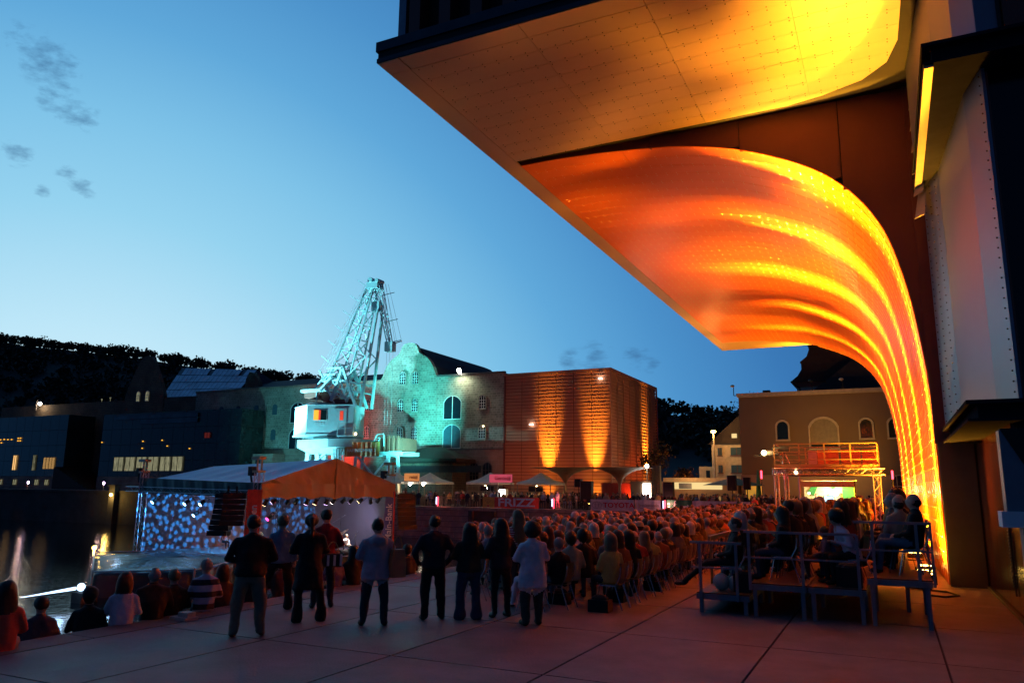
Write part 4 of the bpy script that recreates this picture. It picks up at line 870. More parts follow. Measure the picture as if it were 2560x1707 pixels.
# portal: white box girder, legs, right-hand gantry with braces
m = MB(); m.zprism([(-76.9, CYY-2.0), (-70.3, CYY-3.2), (-66.0, CYY-2.4), (-66.0, CYY+2.6), (-76.9, CYY+2.6)], 7.6, 8.75); m.prism([(-76.9, 7.6), (-70.0, 7.6), (-68.4, 6.7), (-74.6, 6.7)], CYY-1.8, CYY+2.2); CB(m, 'portal_girder', MT['craneblue'])
m = MB()
for (x0, x1) in ((-75.0, -75.2), (-73.3, -72.6)): m.beam((x0, CYY-1.6, 6.9), (x1, CYY-1.6, 0), .7, .5); m.beam((x0, CYY+2, 6.9), (x1, CYY+2, 0), .7, .5)
m.beam((-69.2, CYY-2.4, 7.4), (-67.4, CYY-2.6, 0), .5); m.beam((-74.6, CYY-1.6, 5.2), (-71.5, CYY-1.6, 7.0), .3); m.beam((-72.8, CYY-1.6, 3.2), (-69.2, CYY-2.2, 6.8), .25)
CB(m, 'portal_leg', MT['craneblue'])
m = MB()
for i in range(5): m.beam((-69.0+.45*i, CYY-2.9, 0), (-69.4+.42*i, CYY-2.9, 7.4), .12)
for k in range(14): m.beam((-69.0, CYY-2.9, .5*k+.3), (-67.6, CYY-2.9, .5*k+.4), .06)
CB(m, 'ladder', MT['craneblue'])
m = MB(); m.box((-67.6, CYY-2.2, 6.4), (-58.6, CYY-1.7, 6.9)); m.box((-67.6, CYY+1.7, 6.4), (-58.6, CYY+2.2, 6.9)); m.box((-67.6, CYY-1.7, 6.75), (-58.6, CYY+1.7, 6.9))
for x in (-66.2, -65.0): m.beam((x, CYY-2, 6.4), (x-.6, CYY-2, 0), .3)
for x in (-60.9, -59.3): m.beam((x, CYY-2, 6.4), (x+.7, CYY-2, 0), .34)
m.beam((-65.8, CYY-2, 6.2), (-60.2, CYY-2, .8), .24); m.beam((-60.6, CYY-2, 6.2), (-66.0, CYY-2, .8), .24); m.beam((-66.0, CYY-2, 3.6), (-60.0, CYY-2, 3.6), .15); CB(m, 'gantry', MT['craneblue'])
m = MB()
for i, x in enumerate((-62.5, -61.6, -60.9, -60.2, -59.4)): m.box((x, CYY-2.25, 6.95), (x+.3, CYY-1.9, 9.0))
m.box((-62.7, CYY-2.0, 7.0), (-58.6, CYY+1.5, 8.7)); CB(m, 'gantry_cabinet', MT['cranered'])
m = MB(); m.path([(-63.9, CYY-2.3, 6.9), (-62.6, CYY-2.3, 9.2), (-61.5, CYY-2.3, 9.3), (-61.4, CYY-2.3, 7.6)], .07, 6); m.path([(-63.4, CYY-2.3, 6.9), (-62.1, CYY-2.3, 8.6)], .06, 6)
for k in range(6): m.beam((-63.8+.26*k, CYY-2.4, 7.1+.33*k), (-63.3+.26*k, CYY-2.2, 7.1+.33*k), .05)
for x in (-68, -66.8, -65.6): m.beam((x, CYY-2.2, 6.9), (x, CYY-2.2, 8.1), .06)
m.beam((-68, CYY-2.2, 8.1), (-64.2, CYY-2.2, 8.1), .06); CB(m, 'gantry_stair', MT['craneblue'])
cb = thing('crane_banner', 'orange banner with white lettering hung on the railing of the harbour crane', 'banner', (-64.9, CYY-2.5, 7.25)); m = MB()
NB = 24
for i in range(NB):
    x0, x1 = -2.9+5.8*i/NB, -2.9+5.8*(i+1)/NB; y0, y1 = .07*math.sin(i*1.9), .07*math.sin((i+1)*1.9); m.add([(x0, y0, -.95+.04*math.sin(i)), (x1, y1, -.95+.04*math.sin(i+1)), (x1, y1, .95), (x0, y0, 1.0), (x0, y0+.03, -.95), (x1, y1+.03, -.95), (x1, y1+.03, .95), (x0, y0+.03, 1.0)], [(0, 1, 2, 3), (4, 7, 6, 5)])
m.build('cloth', MT['orangecloth'], cb); text('HAFENSOMMER 2', .62, MT['textwhite'], cb, (0, -.14, -.18), bold=.01)
o = MB().ball((-65.4, CYY-3.4, 9.3), .18).build('balcony_lamp', EM['warm']); tag(o, 'small warm lamp at the edge of the crane balcony', 'lamp')

# ------------------------------------------------------------------ floating concert stage
SX, SY, SR = -37.2, 38.5, R(-8.8)
def sg(x, y, z=0): c, s_ = math.cos(SR), math.sin(SR); return (SX+x*c-y*s_, SY+x*s_+y*c, z)
DK = -2.7
stg = thing('floating_stage', 'floating concert stage with silver tent roof, truss towers and dark deck', 'stage', (SX, SY, 0), SR)
m = MB(); m.box((-14.8, -.4, DK-.9), (.5, 12.9, DK)); m.build('deck', MT['black'], stg)
MB().box((-14.4, -.2, DK), (.3, 12.6, DK+.02)).build('added_pale_floor', mat('added_floor_sheet', (.26, .25, .24), .5), stg)  # pale sheet added over the black deck to look bright under the spots
m = MB(); m.box((-14.8, -.46, DK-.85), (.5, -.41, DK-.02)); m.box((.51, -.4, DK-.85), (.56, 12.9, DK-.02)); m.build('deck_skirt', MT['blacktarp'], stg)
for (x, y, zt) in ((-.35, .0, 2.6), (-.3, 12.4, 2.6), (-14.2, 0, 2.7), (-14.2, 12.4, 2.7)):
    m = MB(); truss(m, (x, y, DK), (x, y, zt+.5), .42, .6, .035, .018); m.build('truss_tower', MT['truss'], stg)
m = MB(); truss(m, (-.35, 0, 1.75), (-14.2, 0, 1.9), .34, .6, .03, .016); truss(m, (-.35, 0, 1.75), (-.3, 12.4, 1.75), .34, .6, .03, .016); truss(m, (-14.2, 0, 1.9), (-14.2, 12.4, 1.9), .34, .6, .03, .016); truss(m, (-.3, 12.4, 1.75), (-14.2, 12.4, 1.9), .34, .6, .03, .016); truss(m, (-7, 0, 1.8), (-7, 12.4, 1.8), .3, .6, .025, .014); m.build('roof_truss', MT['truss'], stg)
m = MB(); truss(m, (-14.2, 0, 1.9), (-16.4, 0, 1.9), .34, .6, .03, .016); m.build('roof_truss', MT['truss'], stg)
# tower heads with chain hoists
for (x, y) in ((-.35, 0), (-.3, 12.4), (-14.2, 0)):
    m = MB(); m.box((x-.35, y-.3, 3.1), (x+.25, y+.3, 3.25)); m.beam((x-.25, y, 3.2), (x-.25, y, 4.0), .09); m.beam((x+.2, y, 3.2), (x+.2, y, 4.0), .09); m.box((x-.6, y-.25, 3.95), (x+.3, y+.25, 4.15)); m.build('tower_head', MT['tarp'], stg)
    m = MB(); m.box((x-.95, y-.2, 2.9), (x-.55, y+.2, 3.5)); m.beam((x-.9, y, 3.0), (x-.7, y, 2.4), .1); m.build('chain_hoist', MT['black'], stg)
zE, zP = 2.45, 4.2
rf = MB(); NXX, NYY = 42, 10
def roofz(x, v):   # v 0 eave .. 1 ridge; bays sag between the rafters
    bay = (x/14.6*5) % 1.0; return zE+(zP-zE)*v+(.42*(x/-14.6))*v - .16*math.sin(math.pi*bay)*math.sin(math.pi*min(1, v*1.02))
for side in (0, 1):
    base = len(rf.v)
    for i in range(NXX+1):
        x = .1-14.6*i/NXX
        for j in range(NYY+1):
            v = j/NYY; y = 6.2*v if side == 0 else 12.4-6.2*v; rf.v.append((x, y-.1 if side == 0 else y+.1, roofz(-x if False else -x, v) if x < 0 else zE+(zP-zE)*v))
    for i in range(NXX):
        for j in range(NYY):
            a = base+i*(NYY+1)+j; rf.f.append((a, a+1, a+NYY+2, a+NYY+1)); rf.m.append(0)
rf.build('tent_roof', MT['tent'], stg, smooth=True)
def cloth_panel(name, mt_, p00, p10, p01, p11, nu, nv, amp, freq, par=stg, scal=0, seed=0):
    m = MB(); p00, p10, p01, p11 = map(Vector, (p00, p10, p01, p11)); n = (p10-p00).cross(p01-p00).normalized(); r_ = random.Random(seed); ph = [r_.uniform(0, 6) for _ in range(6)]
    for i in range(nu+1):
        for j in range(nv+1):
            u, v = i/nu, j/nv; p = p00.lerp(p10, u).lerp(p01.lerp(p11, u), v)
            w_ = amp*(math.sin(freq*u*6.28+ph[0]+1.2*v)*.6+math.sin(freq*2.3*u*6.28+ph[1]+2*v)*.3+math.sin(freq*4.1*u*6.28+ph[2])*.15)
            p = p+n*w_
            if j == 0 and scal: p.z += scal*abs(math.sin(u*math.pi*6))
            m.v.append(tuple(p))
    for i in range(nu):
        for j in range(nv): a = i*(nv+1)+j; m.f.append((a, a+nv+1, a+nv+2, a+1)); m.m.append(0)
    return m.build(name, mt_, par, smooth=True)
cloth_panel('side_valance', MT['valance'], (-14.5, -.15, 1.65), (.1, -.15, 1.45), (-14.5, -.12, 2.75), (.1, -.12, 2.42), 80, 4, .05, 9, seed=3)
cloth_panel('gable_valance', MT['tarp'], (.2, -.1, 1.35), (.2, 12.5, 1.35), (.16, -.1, 2.42), (.16, 12.5, 2.42), 80, 6, .05, 7, scal=.16, seed=5)
gm = MB(); NG = 48
for i in range(NG+1):
    u = i/NG; y = -.1+12.6*u; zt = zE+(zP-zE+.05)*(1-abs(2*u-1))
    for j in range(9):
        v = j/8; gm.v.append((.17+.10*math.sin(u*30+3*v*(1 if u < .5 else -1)+6*math.sin(5*u))*(1-v)*.9+.05*math.sin(u*71+v*4), y, 2.40+(zt-2.40)*v))
for i in range(NG):
    for j in range(8): a = i*9+j; gm.f.append((a, a+9, a+10, a+1)); gm.m.append(0)
gm.build('gable_tarpaulin', MT['tarp'], stg, smooth=True)
m = MB(); m.beam((.22, 6.2, 1.4), (.22, 6.2, 4.2), .22, .05); m.build('gable_seam', MT['tarp'], stg)
cloth_panel('left_backdrop', MT['greydrape'], (-14.0, .1, DK), (-14.0, 12.5, DK), (-14.0, .1, 1.6), (-14.0, 12.5, 1.6), 50, 3, .04, 6, seed=8)
cloth_panel('rear_backdrop', MT['greydrape'], (-14.0, 12.6, DK), (-.4, 12.6, DK), (-14.0, 12.6, 1.6), (-.4, 12.6, 1.6), 50, 3, .03, 4, seed=9)
# banners on the corner towers
def vbanner(x, y, m1, m2, txt, lab, z0, z1, wd, tm):
    o = thing('tower_banner', lab, 'banner', sg(x, y), SR+R(35)); m = MB(); n = 14
    for i in range(n):
        za, zb = z0+(z1-z0)*i/n, z0+(z1-z0)*(i+1)/n; a0 = .05*math.sin(i*1.3)*(1-i/n); a1 = .05*math.sin((i+1)*1.3)*(1-(i+1)/n); s0 = -.25*(1-i/n)**2; s1 = -.25*(1-(i+1)/n)**2
        m.add([(-wd/2+s0, a0, za), (wd/2+s0*.6, a0, za), (wd/2+s1*.6, a1, zb), (-wd/2+s1, a1, zb)], [(0, 1, 2, 3)])
    m.build('cloth', m1, o)
    if m2: MB().box((wd/2+.02, -.02, z0), (wd/2+.13, .03, z1)).build('edge_strip', m2, o)
    text(txt, .62 if len(txt) > 9 else .66, tm, o, (.02, -.09, (z0+z1)/2-.1), (math.pi/2, -math.pi/2, 0), bold=.012)
    return o
vbanner(-.05, -.45, MT['redban'], None, 'Willkommen', 'tall red vertical banner on the near left corner tower of the stage', -3.0, 2.0, .95, MT['textwhite'])
vbanner(-.05, 12.1, MT['blueban'], MT['redban'], 'Main-Bank', 'narrow blue vertical banner with orange edge on the right stage tower', -2.6, 1.9, .62, MT['textwhite'])
# line arrays
def array(x, y, n, lab, rz_):
    o = thing('line_array', lab, 'loudspeaker', sg(x, y), SR+rz_)
    for k in range(n): MB().zprism([(-.75, -.35), (.75, -.35), (.6, .35), (-.6, .35)], -.34*k+1.7-.31, -.34*k+1.7).build('speaker_cabinet', MT['black'], o, (0, -.012*k*k, 0))
    m = MB(); m.beam((0, 0, 1.7), (0, 0, 2.2), .1); m.box((-.5, -.2, 1.7), (.5, .2, 1.78)); m.build('hanging_frame', MT['black'], o)
array(-2.7, -.6, 8, 'big black loudspeaker stack hanging left of the red banner', R(20)); array(-1.35, -.9, 6, 'second black loudspeaker stack squeezed against the red banner', R(35)); array(.4, 13.4, 8, 'tall black loudspeaker stack hanging right of the blue banner', R(60))
# stage lamps
pm = MB(); pm.tube((0, 0, 0), (.0, .0, -.42), .11, .17, 9); pm.beam((-.17, 0, -.1), (-.17, 0, .3), .03); pm.beam((.17, 0, -.1), (.17, 0, .3), .03); pm.beam((-.17, 0, .3), (.17, 0, .3), .03); pme = pm.mesh('lamp_can', MT['black'])
lens = {k: MB().tube((0, 0, -.425), (0, 0, -.43), .15, n=9).mesh('lens', EM[k]) for k in ('white', 'violet', 'warm', 'blue', 'pink')}
for i in range(13):
    k = ('warm', 'violet', 'white', 'warm', 'violet')[i % 5]; p = sg(-.55-.1*(i % 2), .9+.88*i, 1.35)
    o = thing('stage_spotlight', '', 'spotlight', p, 0, 'spotlights under the front edge of the stage roof'); o.rotation_euler = (rnd.uniform(-.6, .6), rnd.uniform(.2, .9), 0)
    o['label'] = 'black can spotlight under the orange roof edge, ' + ['next to the red banner', 'second from the red banner', 'third from the red banner', 'fourth from the red banner', 'fifth from the red banner', 'just left of the middle', 'in the middle', 'just right of the middle', 'fifth from the blue banner', 'fourth from the blue banner', 'third from the blue banner', 'second from the blue banner', 'next to the blue banner'][i]
    obj('lamp_can', pme, o); obj('lens', lens[k], o)
for i, (x, y, z) in enumerate(((-12.6, .2, 1.2), (-8.4, .2, 1.15), (-6.5, .2, 1.15), (-4.6, .2, 1.1), (-11.5, 3, .2), (-4.6, 4.5, .1))):
    k = 'blue' if i != 5 else 'pink'
    o = thing('stage_spotlight', '', 'spotlight', sg(x, y, z), 0, 'moving lights on the left side of the stage'); o.rotation_euler = (-.9, .2, 0)
    o['label'] = ['blue-white spotlight at the left end of the green valance', 'blue-white spotlight second from the left under the green valance', 'blue-white spotlight third from the left under the green valance', 'blue-white spotlight nearest the hanging loudspeakers', 'small blue spotlight hanging lower over the dotted backdrop', 'pink spotlight glowing beside the hanging loudspeakers'][i]
    obj('lamp_can', pme, o); obj('lens', lens[k], o)
def gobo(loc, target, energy, color, angle):
    o = light('gobo_projector', 'SPOT', loc, energy, color, target, .01, angle, .15); ld = o.data; ld.use_nodes = True; t_ = ld.node_tree; em = [n for n in t_.nodes if n.type == 'EMISSION'][0]
    tc_ = t_.nodes.new('ShaderNodeTexCoord'); vo = t_.nodes.new('ShaderNodeTexVoronoi'); vo.inputs['Scale'].default_value = 17; vo.inputs['Randomness'].default_value = .75
    mp_ = t_.nodes.new('ShaderNodeMapping'); sp_ = t_.nodes.new('ShaderNodeSeparateXYZ'); t_.links.new(tc_.outputs['Normal'], sp_.inputs[0]); cb_ = t_.nodes.new('ShaderNodeCombineXYZ'); t_.links.new(fmath(t_, 'DIVIDE', sp_.outputs['X'], sp_.outputs['Z']), cb_.inputs[0]); t_.links.new(fmath(t_, 'DIVIDE', sp_.outputs['Y'], sp_.outputs['Z']), cb_.inputs[1]); t_.links.new(cb_.outputs[0], mp_.inputs[0]); t_.links.new(mp_.outputs[0], vo.inputs['Vector']); vo.voronoi_dimensions = '2D'
    r_ = ramp(t_, vo.outputs['Distance'], [(0, (1, 1, 1, 1)), (.27, (1, 1, 1, 1)), (.36, (.02, .02, .02, 1))]); mm = t_.nodes.new('ShaderNodeMix'); mm.data_type = 'RGBA'; mm.blend_type = 'MULTIPLY'; mm.inputs[0].default_value = 1; t_.links.new(r_, mm.inputs[6]); mm.inputs[7].default_value = tuple(color)+(1,)
    t_.links.new(mm.outputs[2], em.inputs['Color']); ld.color = (1, 1, 1); return o
gobo(sg(-4.5, 3.5, 1.2), sg(-14, 6.5, -.8), 14000, (.03, .36, 1), 92)
light('stage_wash', 'SPOT', sg(-1.0, 6, 1.4), 120, (.8, .7, 1), sg(-3, 8, DK), .2, 110, .6)
light('stage_key', 'SPOT', sg(-1.5, 9.5, 1.4), 6000, (1, .90, .82), sg(-2.2, 8.5, DK), .12, 60, .5)
light('stage_key', 'SPOT', sg(-1.2, 2.2, 1.4), 6000, (1, .72, .42), sg(-1.6, 1.6, DK), .12, 60, .5)
light('stage_backwash', 'SPOT', sg(-1.5, 10, 0.5), 420, (.65, .58, 1), sg(-4, 12.6, -.5), .3, 95, .9)
light('stage_left', 'POINT', sg(-11, 8, -1.8), 120, (1, .45, .18), size=.3)
light('tarp_light', 'SPOT', (-15, 33, 1.2), 800, (1, .6, .2), sg(.2, 6.5, 3), .3, 45, .6)
# equipment on the stage
def drumkit(x, y, lab):
    o = thing('drum_kit', lab, 'drum kit', sg(x, y, DK), SR)
    MB().tube((0, -.2, .32), (0, .25, .32), .3, n=14).build('bass_drum', MT['whiteban'], o); MB().tube((-.55, 0, .3), (-.55, 0, .65), .22, n=12).build('floor_tom', MT['whiteban'], o); MB().tube((.45, -.1, .45), (.45, -.1, .62), .18, n=12).build('snare_drum', MT['white'], o)
    for dx, z in ((-.7, 1.15), (.8, 1.1)): m = MB(); m.tube((dx, .1, z), (dx, .12, z+.015), .24, n=12); m.tube((dx, .1, 0), (dx, .1, z), .015, n=5); m.build('cymbal', MT['rivet'], o)
drumkit(-3.0, 2.0, 'pale drum kit glowing behind the standing group beside the red banner'); drumkit(-9.0, 7.5, 'dark drum kit in front of the blue dotted backdrop')
o = thing('grand_piano', 'white-lit grand piano on the right half of the stage', 'piano', sg(-1.6, 8.2, DK), SR)
MB().zprism([(-.75, -.7), (.75, -.7), (.75, .1), (.3, .9), (-.3, 1.1), (-.75, .8)], .7, 1.0).build('case', MT['white'], o); MB().add([(-.75, -.1, 1.02), (.7, .1, 1.7), (.3, .9, 1.75), (-.75, .8, 1.02), (-.75, -.1, 1.05), (.7, .1, 1.73), (.3, .9, 1.78), (-.75, .8, 1.05)], [(0, 1, 2, 3), (4, 7, 6, 5), (0, 4, 5, 1), (1, 5, 6, 2), (2, 6, 7, 3)]).build('lid', MT['white'], o)
for dx, dy in ((-.6, -.5), (.6, -.5), (0, .8)): MB().tube((dx, dy, 0), (dx, dy, .7), .05, n=6).build('leg', MT['black'], o)
mics = [(-.9, 7.2), (-.6, 9.2), (-3.6, 10.4), (-1.2, 5.2)]
for i, (x, y) in enumerate(mics):
    o = thing('microphone_stand', ['microphone stand left of the white-lit piano', 'microphone stand right of the white-lit piano', 'tall boom microphone stand reaching over the grey backdrop', 'microphone stand near the middle of the stage front'][i], 'microphone stand', sg(x, y, DK), SR)
    h_ = 2.6 if i == 2 else 1.5; m = MB(); m.tube((0, 0, 0), (0, 0, h_), .018, n=5); m.tube((-.25, 0, 0), (.25, 0, 0), .015, n=4); m.build('stand', MT['chrome'], o); m = MB(); m.tube((-.9 if i == 2 else -.3, 0, h_-.5), (.4 if i == 2 else .2, 0, h_+.1), .014, n=5); m.ball((.45 if i == 2 else .2, 0, h_+.12), .05, 6, 4); m.build('boom', MT['chrome'], o)
for i, (x, y) in enumerate(((-.2, 3.2), (-.2, 5.5), (-.2, 7.8), (-.2, 10.1))):
    o = thing('stage_monitor', ['wedge monitor speaker nearest the red banner', 'wedge monitor speaker left of the stage middle', 'wedge monitor speaker in front of the piano', 'wedge monitor speaker nearest the blue banner'][i], 'loudspeaker', sg(x, y, DK), SR)
    MB().prism([(-.25, 0), (.2, 0), (.2, .2), (-.1, .4), (-.25, .4)], -.35, .35).build('cabinet', MT['black'], o)
# black sheeted pontoon in front
po = thing('sheeted_pontoon', 'low pontoon wrapped in creased black plastic sheet in front of the stage', 'pontoon', (-42, 33, 0))
P_ = [(-48.5, 35.2), (-38.3, 27.8), (-34.6, 31.2), (-37.5, 38.0), (-46, 39.5)]
m = MB(); NN = 16
top = []; cxx = sum(p[0] for p in P_)/5; cyy = sum(p[1] for p in P_)/5
ring = []
for k in range(5):
    a, c = P_[k], P_[(k+1) % 5]
    for i in range(NN): u = i/NN; ring.append((a[0]+(c[0]-a[0])*u, a[1]+(c[1]-a[1])*u))
nr = len(ring); levels = [(1.04, -3.65), (1.0, -3.1), (.985, -2.5), (.9, -2.36), (.6, -2.28), (.3, -2.2)]
for (k_, z) in levels:
    for i, (x, y) in enumerate(ring): w_ = .12*rnd.uniform(-1, 1)*(1 if k_ > .95 else .6); m.v.append((cxx+(x-cxx)*k_+w_-cxx+cxx+0, cyy+(y-cyy)*k_+w_*.7, z+.06*rnd.uniform(-1, 1)))
m.v.append((cxx, cyy, -2.15)); c_i = len(m.v)-1
for j in range(len(levels)-1):
    for i in range(nr): a = j*nr+i; b = j*nr+(i+1) % nr; m.f.append((a, b, b+nr, a+nr)); m.m.append(0)
for i in range(nr): m.f.append(((len(levels)-1)*nr+i, (len(levels)-1)*nr+(i+1) % nr, c_i)); m.m.append(0)
m.build('plastic_sheet', MT['blacktarp'], po, (42, -33, 0), smooth=True)
m = MB()
for p, q in zip(P_, P_[1:]+P_[:1]): m.tube((p[0], p[1], -3.6), (p[0], p[1], -2.2), .05); m.tube((p[0], p[1], -2.3), (q[0], q[1], -2.3), .04)
m.build('frame', MT['truss'], po, (42, -33, 0))
o = thing('floating_beam_glow', 'glowing white-blue taper standing in for a lamp beam over the dark water', 'light tube', (-37.1, 25, -3.0)); MB().tube((0, -1.6, 0), (0, 1.1, .12), .012, .08, 8).build('tube', EM['tubewhite'], o); MB().ball((0, 1.4, .15), .2, 10, 8).build('lamp_head', EM['tubewhite'], o); m = MB(); m.box((-.4, 1.2, -.62), (.4, 2.1, -.1)); m.build('float', MT['black'], o)  # glowing taper stands in for the lamp's beam, not a solid tube
light('beam_lamp_light', 'POINT', (-37.0, 25.2, -2.6), 25, (.35, .6, 1), size=.3)
light('sheet_light', 'SPOT', (-50, 37.5, 0.8), 90, (.3, .55, .95), (-42, 34, -2.4), .2, 70, .7)
o = MB().ball((-48.3, 35.0, -1.95), .13).tube((-48.3, 35.0, -2.4), (-48.3, 35, -2.0), .04).build('corner_lamp', EM['amber']); tag(o, 'small amber lamp on the corner of the black sheeted pontoon', 'lamp')

# ------------------------------------------------------------------ stalls, funnels, banners on the upper quay
def stall(x, y, wd, lab, tone='stalltent'):
    o = thing('market_stall', lab, 'stall', (x, y, 0)); h_ = wd/2; m = MB(); zt = 2.85; pk = 4.1
    m.add([(-h_, -h_, zt), (h_, -h_, zt), (h_, h_, zt), (-h_, h_, zt), (0, 0, pk), (-h_*.5, -h_*.5, zt+.42), (h_*.5, -h_*.5, zt+.42), (h_*.5, h_*.5, zt+.42), (-h_*.5, h_*.5, zt+.42), (-h_, -h_, zt-.22), (h_, -h_, zt-.22), (h_, h_, zt-.22), (-h_, h_, zt-.22)],
          [(0, 1, 6, 5), (1, 2, 7, 6), (2, 3, 8, 7), (3, 0, 5, 8), (5, 6, 4), (6, 7, 4), (7, 8, 4), (8, 5, 4), (9, 10, 1, 0), (10, 11, 2, 1), (11, 12, 3, 2), (12, 9, 0, 3)]); m.build('canopy', MT[tone], o)
    for sx in (-1, 1):
        for sy in (-1, 1): MB().beam((sx*(h_-.1), sy*(h_-.1), 0), (sx*(h_-.1), sy*(h_-.1), zt), .07).build('post', MT['kerb'], o)
    MB().box((-h_+.2, -h_+.3, 0), (h_-.2, -h_+.8, 1.1)).build('counter', MT['plinth'], o)
    light('stall_light', 'POINT', (x, y-.4, 2.5), 160, (1, .62, .28), size=.2); MB().ball((.3, -h_+.3, 2.45), .11).build('bulb', EM['warm'], o)
stall(-58.3, 84.5, 4.6, 'cream pyramid market stall half hidden by the right stage tower'); stall(-53.6, 85.2, 4.6, 'cream market stall with the orange backlit sign'); stall(-44.4, 84.6, 4.4, 'cream market stall beside the pink backlit sign'); stall(-37.4, 84.2, 4.4, 'market stall with a smooth grey-white roof in front of the orange glow')
for (x, z, w_, h_, em, lab, tx) in ((-54.3, 3.45, 2.2, .95, 'signo', 'orange backlit stall sign with blurred red lettering', 'reise'), (-41.7, 3.35, 3.0, .95, 'sign', 'pink and red backlit stall sign ending in the letters use', 'Genüsse')):
    o = thing('stall_sign', lab, 'sign', (x, 82.0, z)); MB().box((-w_/2, 0, -h_/2), (w_/2, .12, h_/2)).build('light_box', EM[em], o); text(tx, .62, MT['textred'], o, (.3, -.03, 0), bold=.015)
    m = MB()
    for k in range(4): m.box((w_/2-.6, -.02, .3-.18*k), (w_/2-.12, -.01, .34-.18*k))
    m.build('small_print', MT['textred'], o); MB().beam((-w_/2+.1, .06, -h_/2), (-w_/2+.1, .06, -z), .06).beam((w_/2-.1, .06, -h_/2), (w_/2-.1, .06, -z), .06).build('post', MT['kerb'], o)
for x, z, lab in ((-54.9, 2.6, 'bright round lamp left under the orange backlit sign'), (-52.9, 2.65, 'bright round lamp right under the orange backlit sign'), (-43.6, 2.2, 'lamp glowing in the stall left of the pink sign')):
    o = MB().ball((x, 82.6, z), .2, 8, 6).build('stall_lamp', EM['white'], smooth=True); tag(o, lab, 'lamp')
o = thing('drinks_fridge', 'glaring white lit drinks fridge under the pink sign', 'fridge', (-41.8, 83.0, 0)); MB().box((-.45, -.3, .2), (.45, .4, 2.1)).build('cabinet', MT['white'], o); MB().box((-.4, -.34, .3), (.4, -.305, 2.0)).build('glass_door', EM['white'], o)
for i, (x) in enumerate((-43.6, -37.2)):
    o = thing('menu_board', 'pair of small black menu boards under the ' + ('stall left of the pink sign' if i == 0 else 'stall right of the pink sign'), 'menu board', (x, 82.2, 2.15)); MB().box((-.9, 0, -.3), (-.05, .06, .3)).build('board', MT['black'], o); MB().box((.05, 0, -.3), (.9, .06, .3)).build('board', MT['black'], o)
for i, (x, lab) in enumerate(((-35.2, 'flared membrane funnel umbrella left, above the amber uplight'), (-28.4, 'flared membrane funnel umbrella right, at the cube corner'))):
    o = thing('funnel_umbrella', lab, 'umbrella', (x, 86.5, 0), 0, 'membrane funnel umbrellas'); m = MB(); n = 28; prof_ = [(.16, 0), (.16, 2.6), (.24, 3.0), (.5, 3.5), (1.0, 3.95), (1.9, 4.4), (2.9, 4.62), (3.6, 4.68)]
    for j, (r_, z) in enumerate(prof_):
        for i2 in range(n):
            a = 2*math.pi*i2/n; sq = 1/max(abs(math.cos(a)), abs(math.sin(a))) if j > 4 else 1; sq = 1+(sq-1)*(.4 if j == 5 else .85 if j > 5 else 0); m.v.append((r_*math.cos(a)*min(sq, 1.35), r_*math.sin(a)*min(sq, 1.35), z))
    for j in range(len(prof_)-1):
        for i2 in range(n): m.f.append((j*n+i2, j*n+(i2+1) % n, (j+1)*n+(i2+1) % n, (j+1)*n+i2)); m.m.append(0)
    m.build('membrane', MT['funnel'], o, smooth=True); MB().tube((0, 0, 0), (0, 0, 3.0), .12, n=10).build('mast', MT['chrome'], o)
# fence with banners
fe = thing('quay_fence', 'low dark mesh fence along the edge of the upper quay', 'fence', (-45, 78.5, 0)); m = MB()
for i in range(27): x = -69+2.1*i; MB().beam((x+45, 0, 0), (x+45, 0, 1.15), .06).build('post', MT['black'], fe)
m.beam((-24, 0, 1.12), (32.6, 0, 1.12), .05); m.beam((-24, 0, .1), (32.6, 0, .1), .04); m.build('rail', MT['black'], fe)
m = MB()
for i in range(260): x = -24+.217*i; m.box((x, -.01, .1), (x+.03, .01, 1.12))
m.build('mesh_bar', MT['black'], fe, kind='stuff')
def banner(x0, x1, z0, z1, mt_, lab, y=78.36):
    o = thing('fence_banner', lab, 'banner', ((x0+x1)/2, y, 0)); w_ = (x1-x0)/2; n = max(4, int((x1-x0)*3)); m = MB()
    for i in range(n):
        a, c = -w_+2*w_*i/n, -w_+2*w_*(i+1)/n; ya, yc = .04*math.sin(i*1.7), .04*math.sin((i+1)*1.7)
        m.add([(a, ya, z0+.02*math.sin(i)), (c, yc, z0+.02*math.sin(i+1)), (c, yc, z1), (a, ya, z1), (a, ya+.03, z0+.02*math.sin(i)), (c, yc+.03, z0+.02*math.sin(i+1)), (c, yc+.03, z1), (a, ya+.03, z1)], [(0, 1, 2, 3), (4, 7, 6, 5), (3, 2, 6, 7), (0, 4, 5, 1)])
    m.build('cloth', mt_, o); return o
o = banner(-42.1, -40.6, .02, 1.2, MT['yellowban'], 'yellow banner with black radio wave arcs left of FRIZZ'); m = MB()
for k in range(4):
    r_ = .16+.13*k
    for i in range(8): a0 = R(40+12.5*i); a1 = R(40+12.5*(i+1)); m.beam((r_*math.cos(a0), -.08, .42+r_*math.sin(a0)), (r_*math.cos(a1), -.08, .42+r_*math.sin(a1)), .045, .02)
m.build('wave_arcs', MT['black'], o); MB().prism([(-.16, .12), (.16, .12), (0, .38)], -.09, -.07).build('triangle', MT['textred'], o)
o = banner(-40.55, -35.1, .02, 1.2, MT['redban'], 'red banner reading FRIZZ in big white letters'); text('FRIZZ', 1.22, MT['textwhite'], o, (0, -.09, .6), bold=.03, sx=1.45)
o = banner(-29.0, -24.2, .0, 1.15, MT['whiteban'], 'white banner with red TOYOTA lettering and ring emblem'); text('TOYOTA', .72, MT['textred'], o, (.75, -.09, .55), bold=.015, sx=1.15); m = MB()
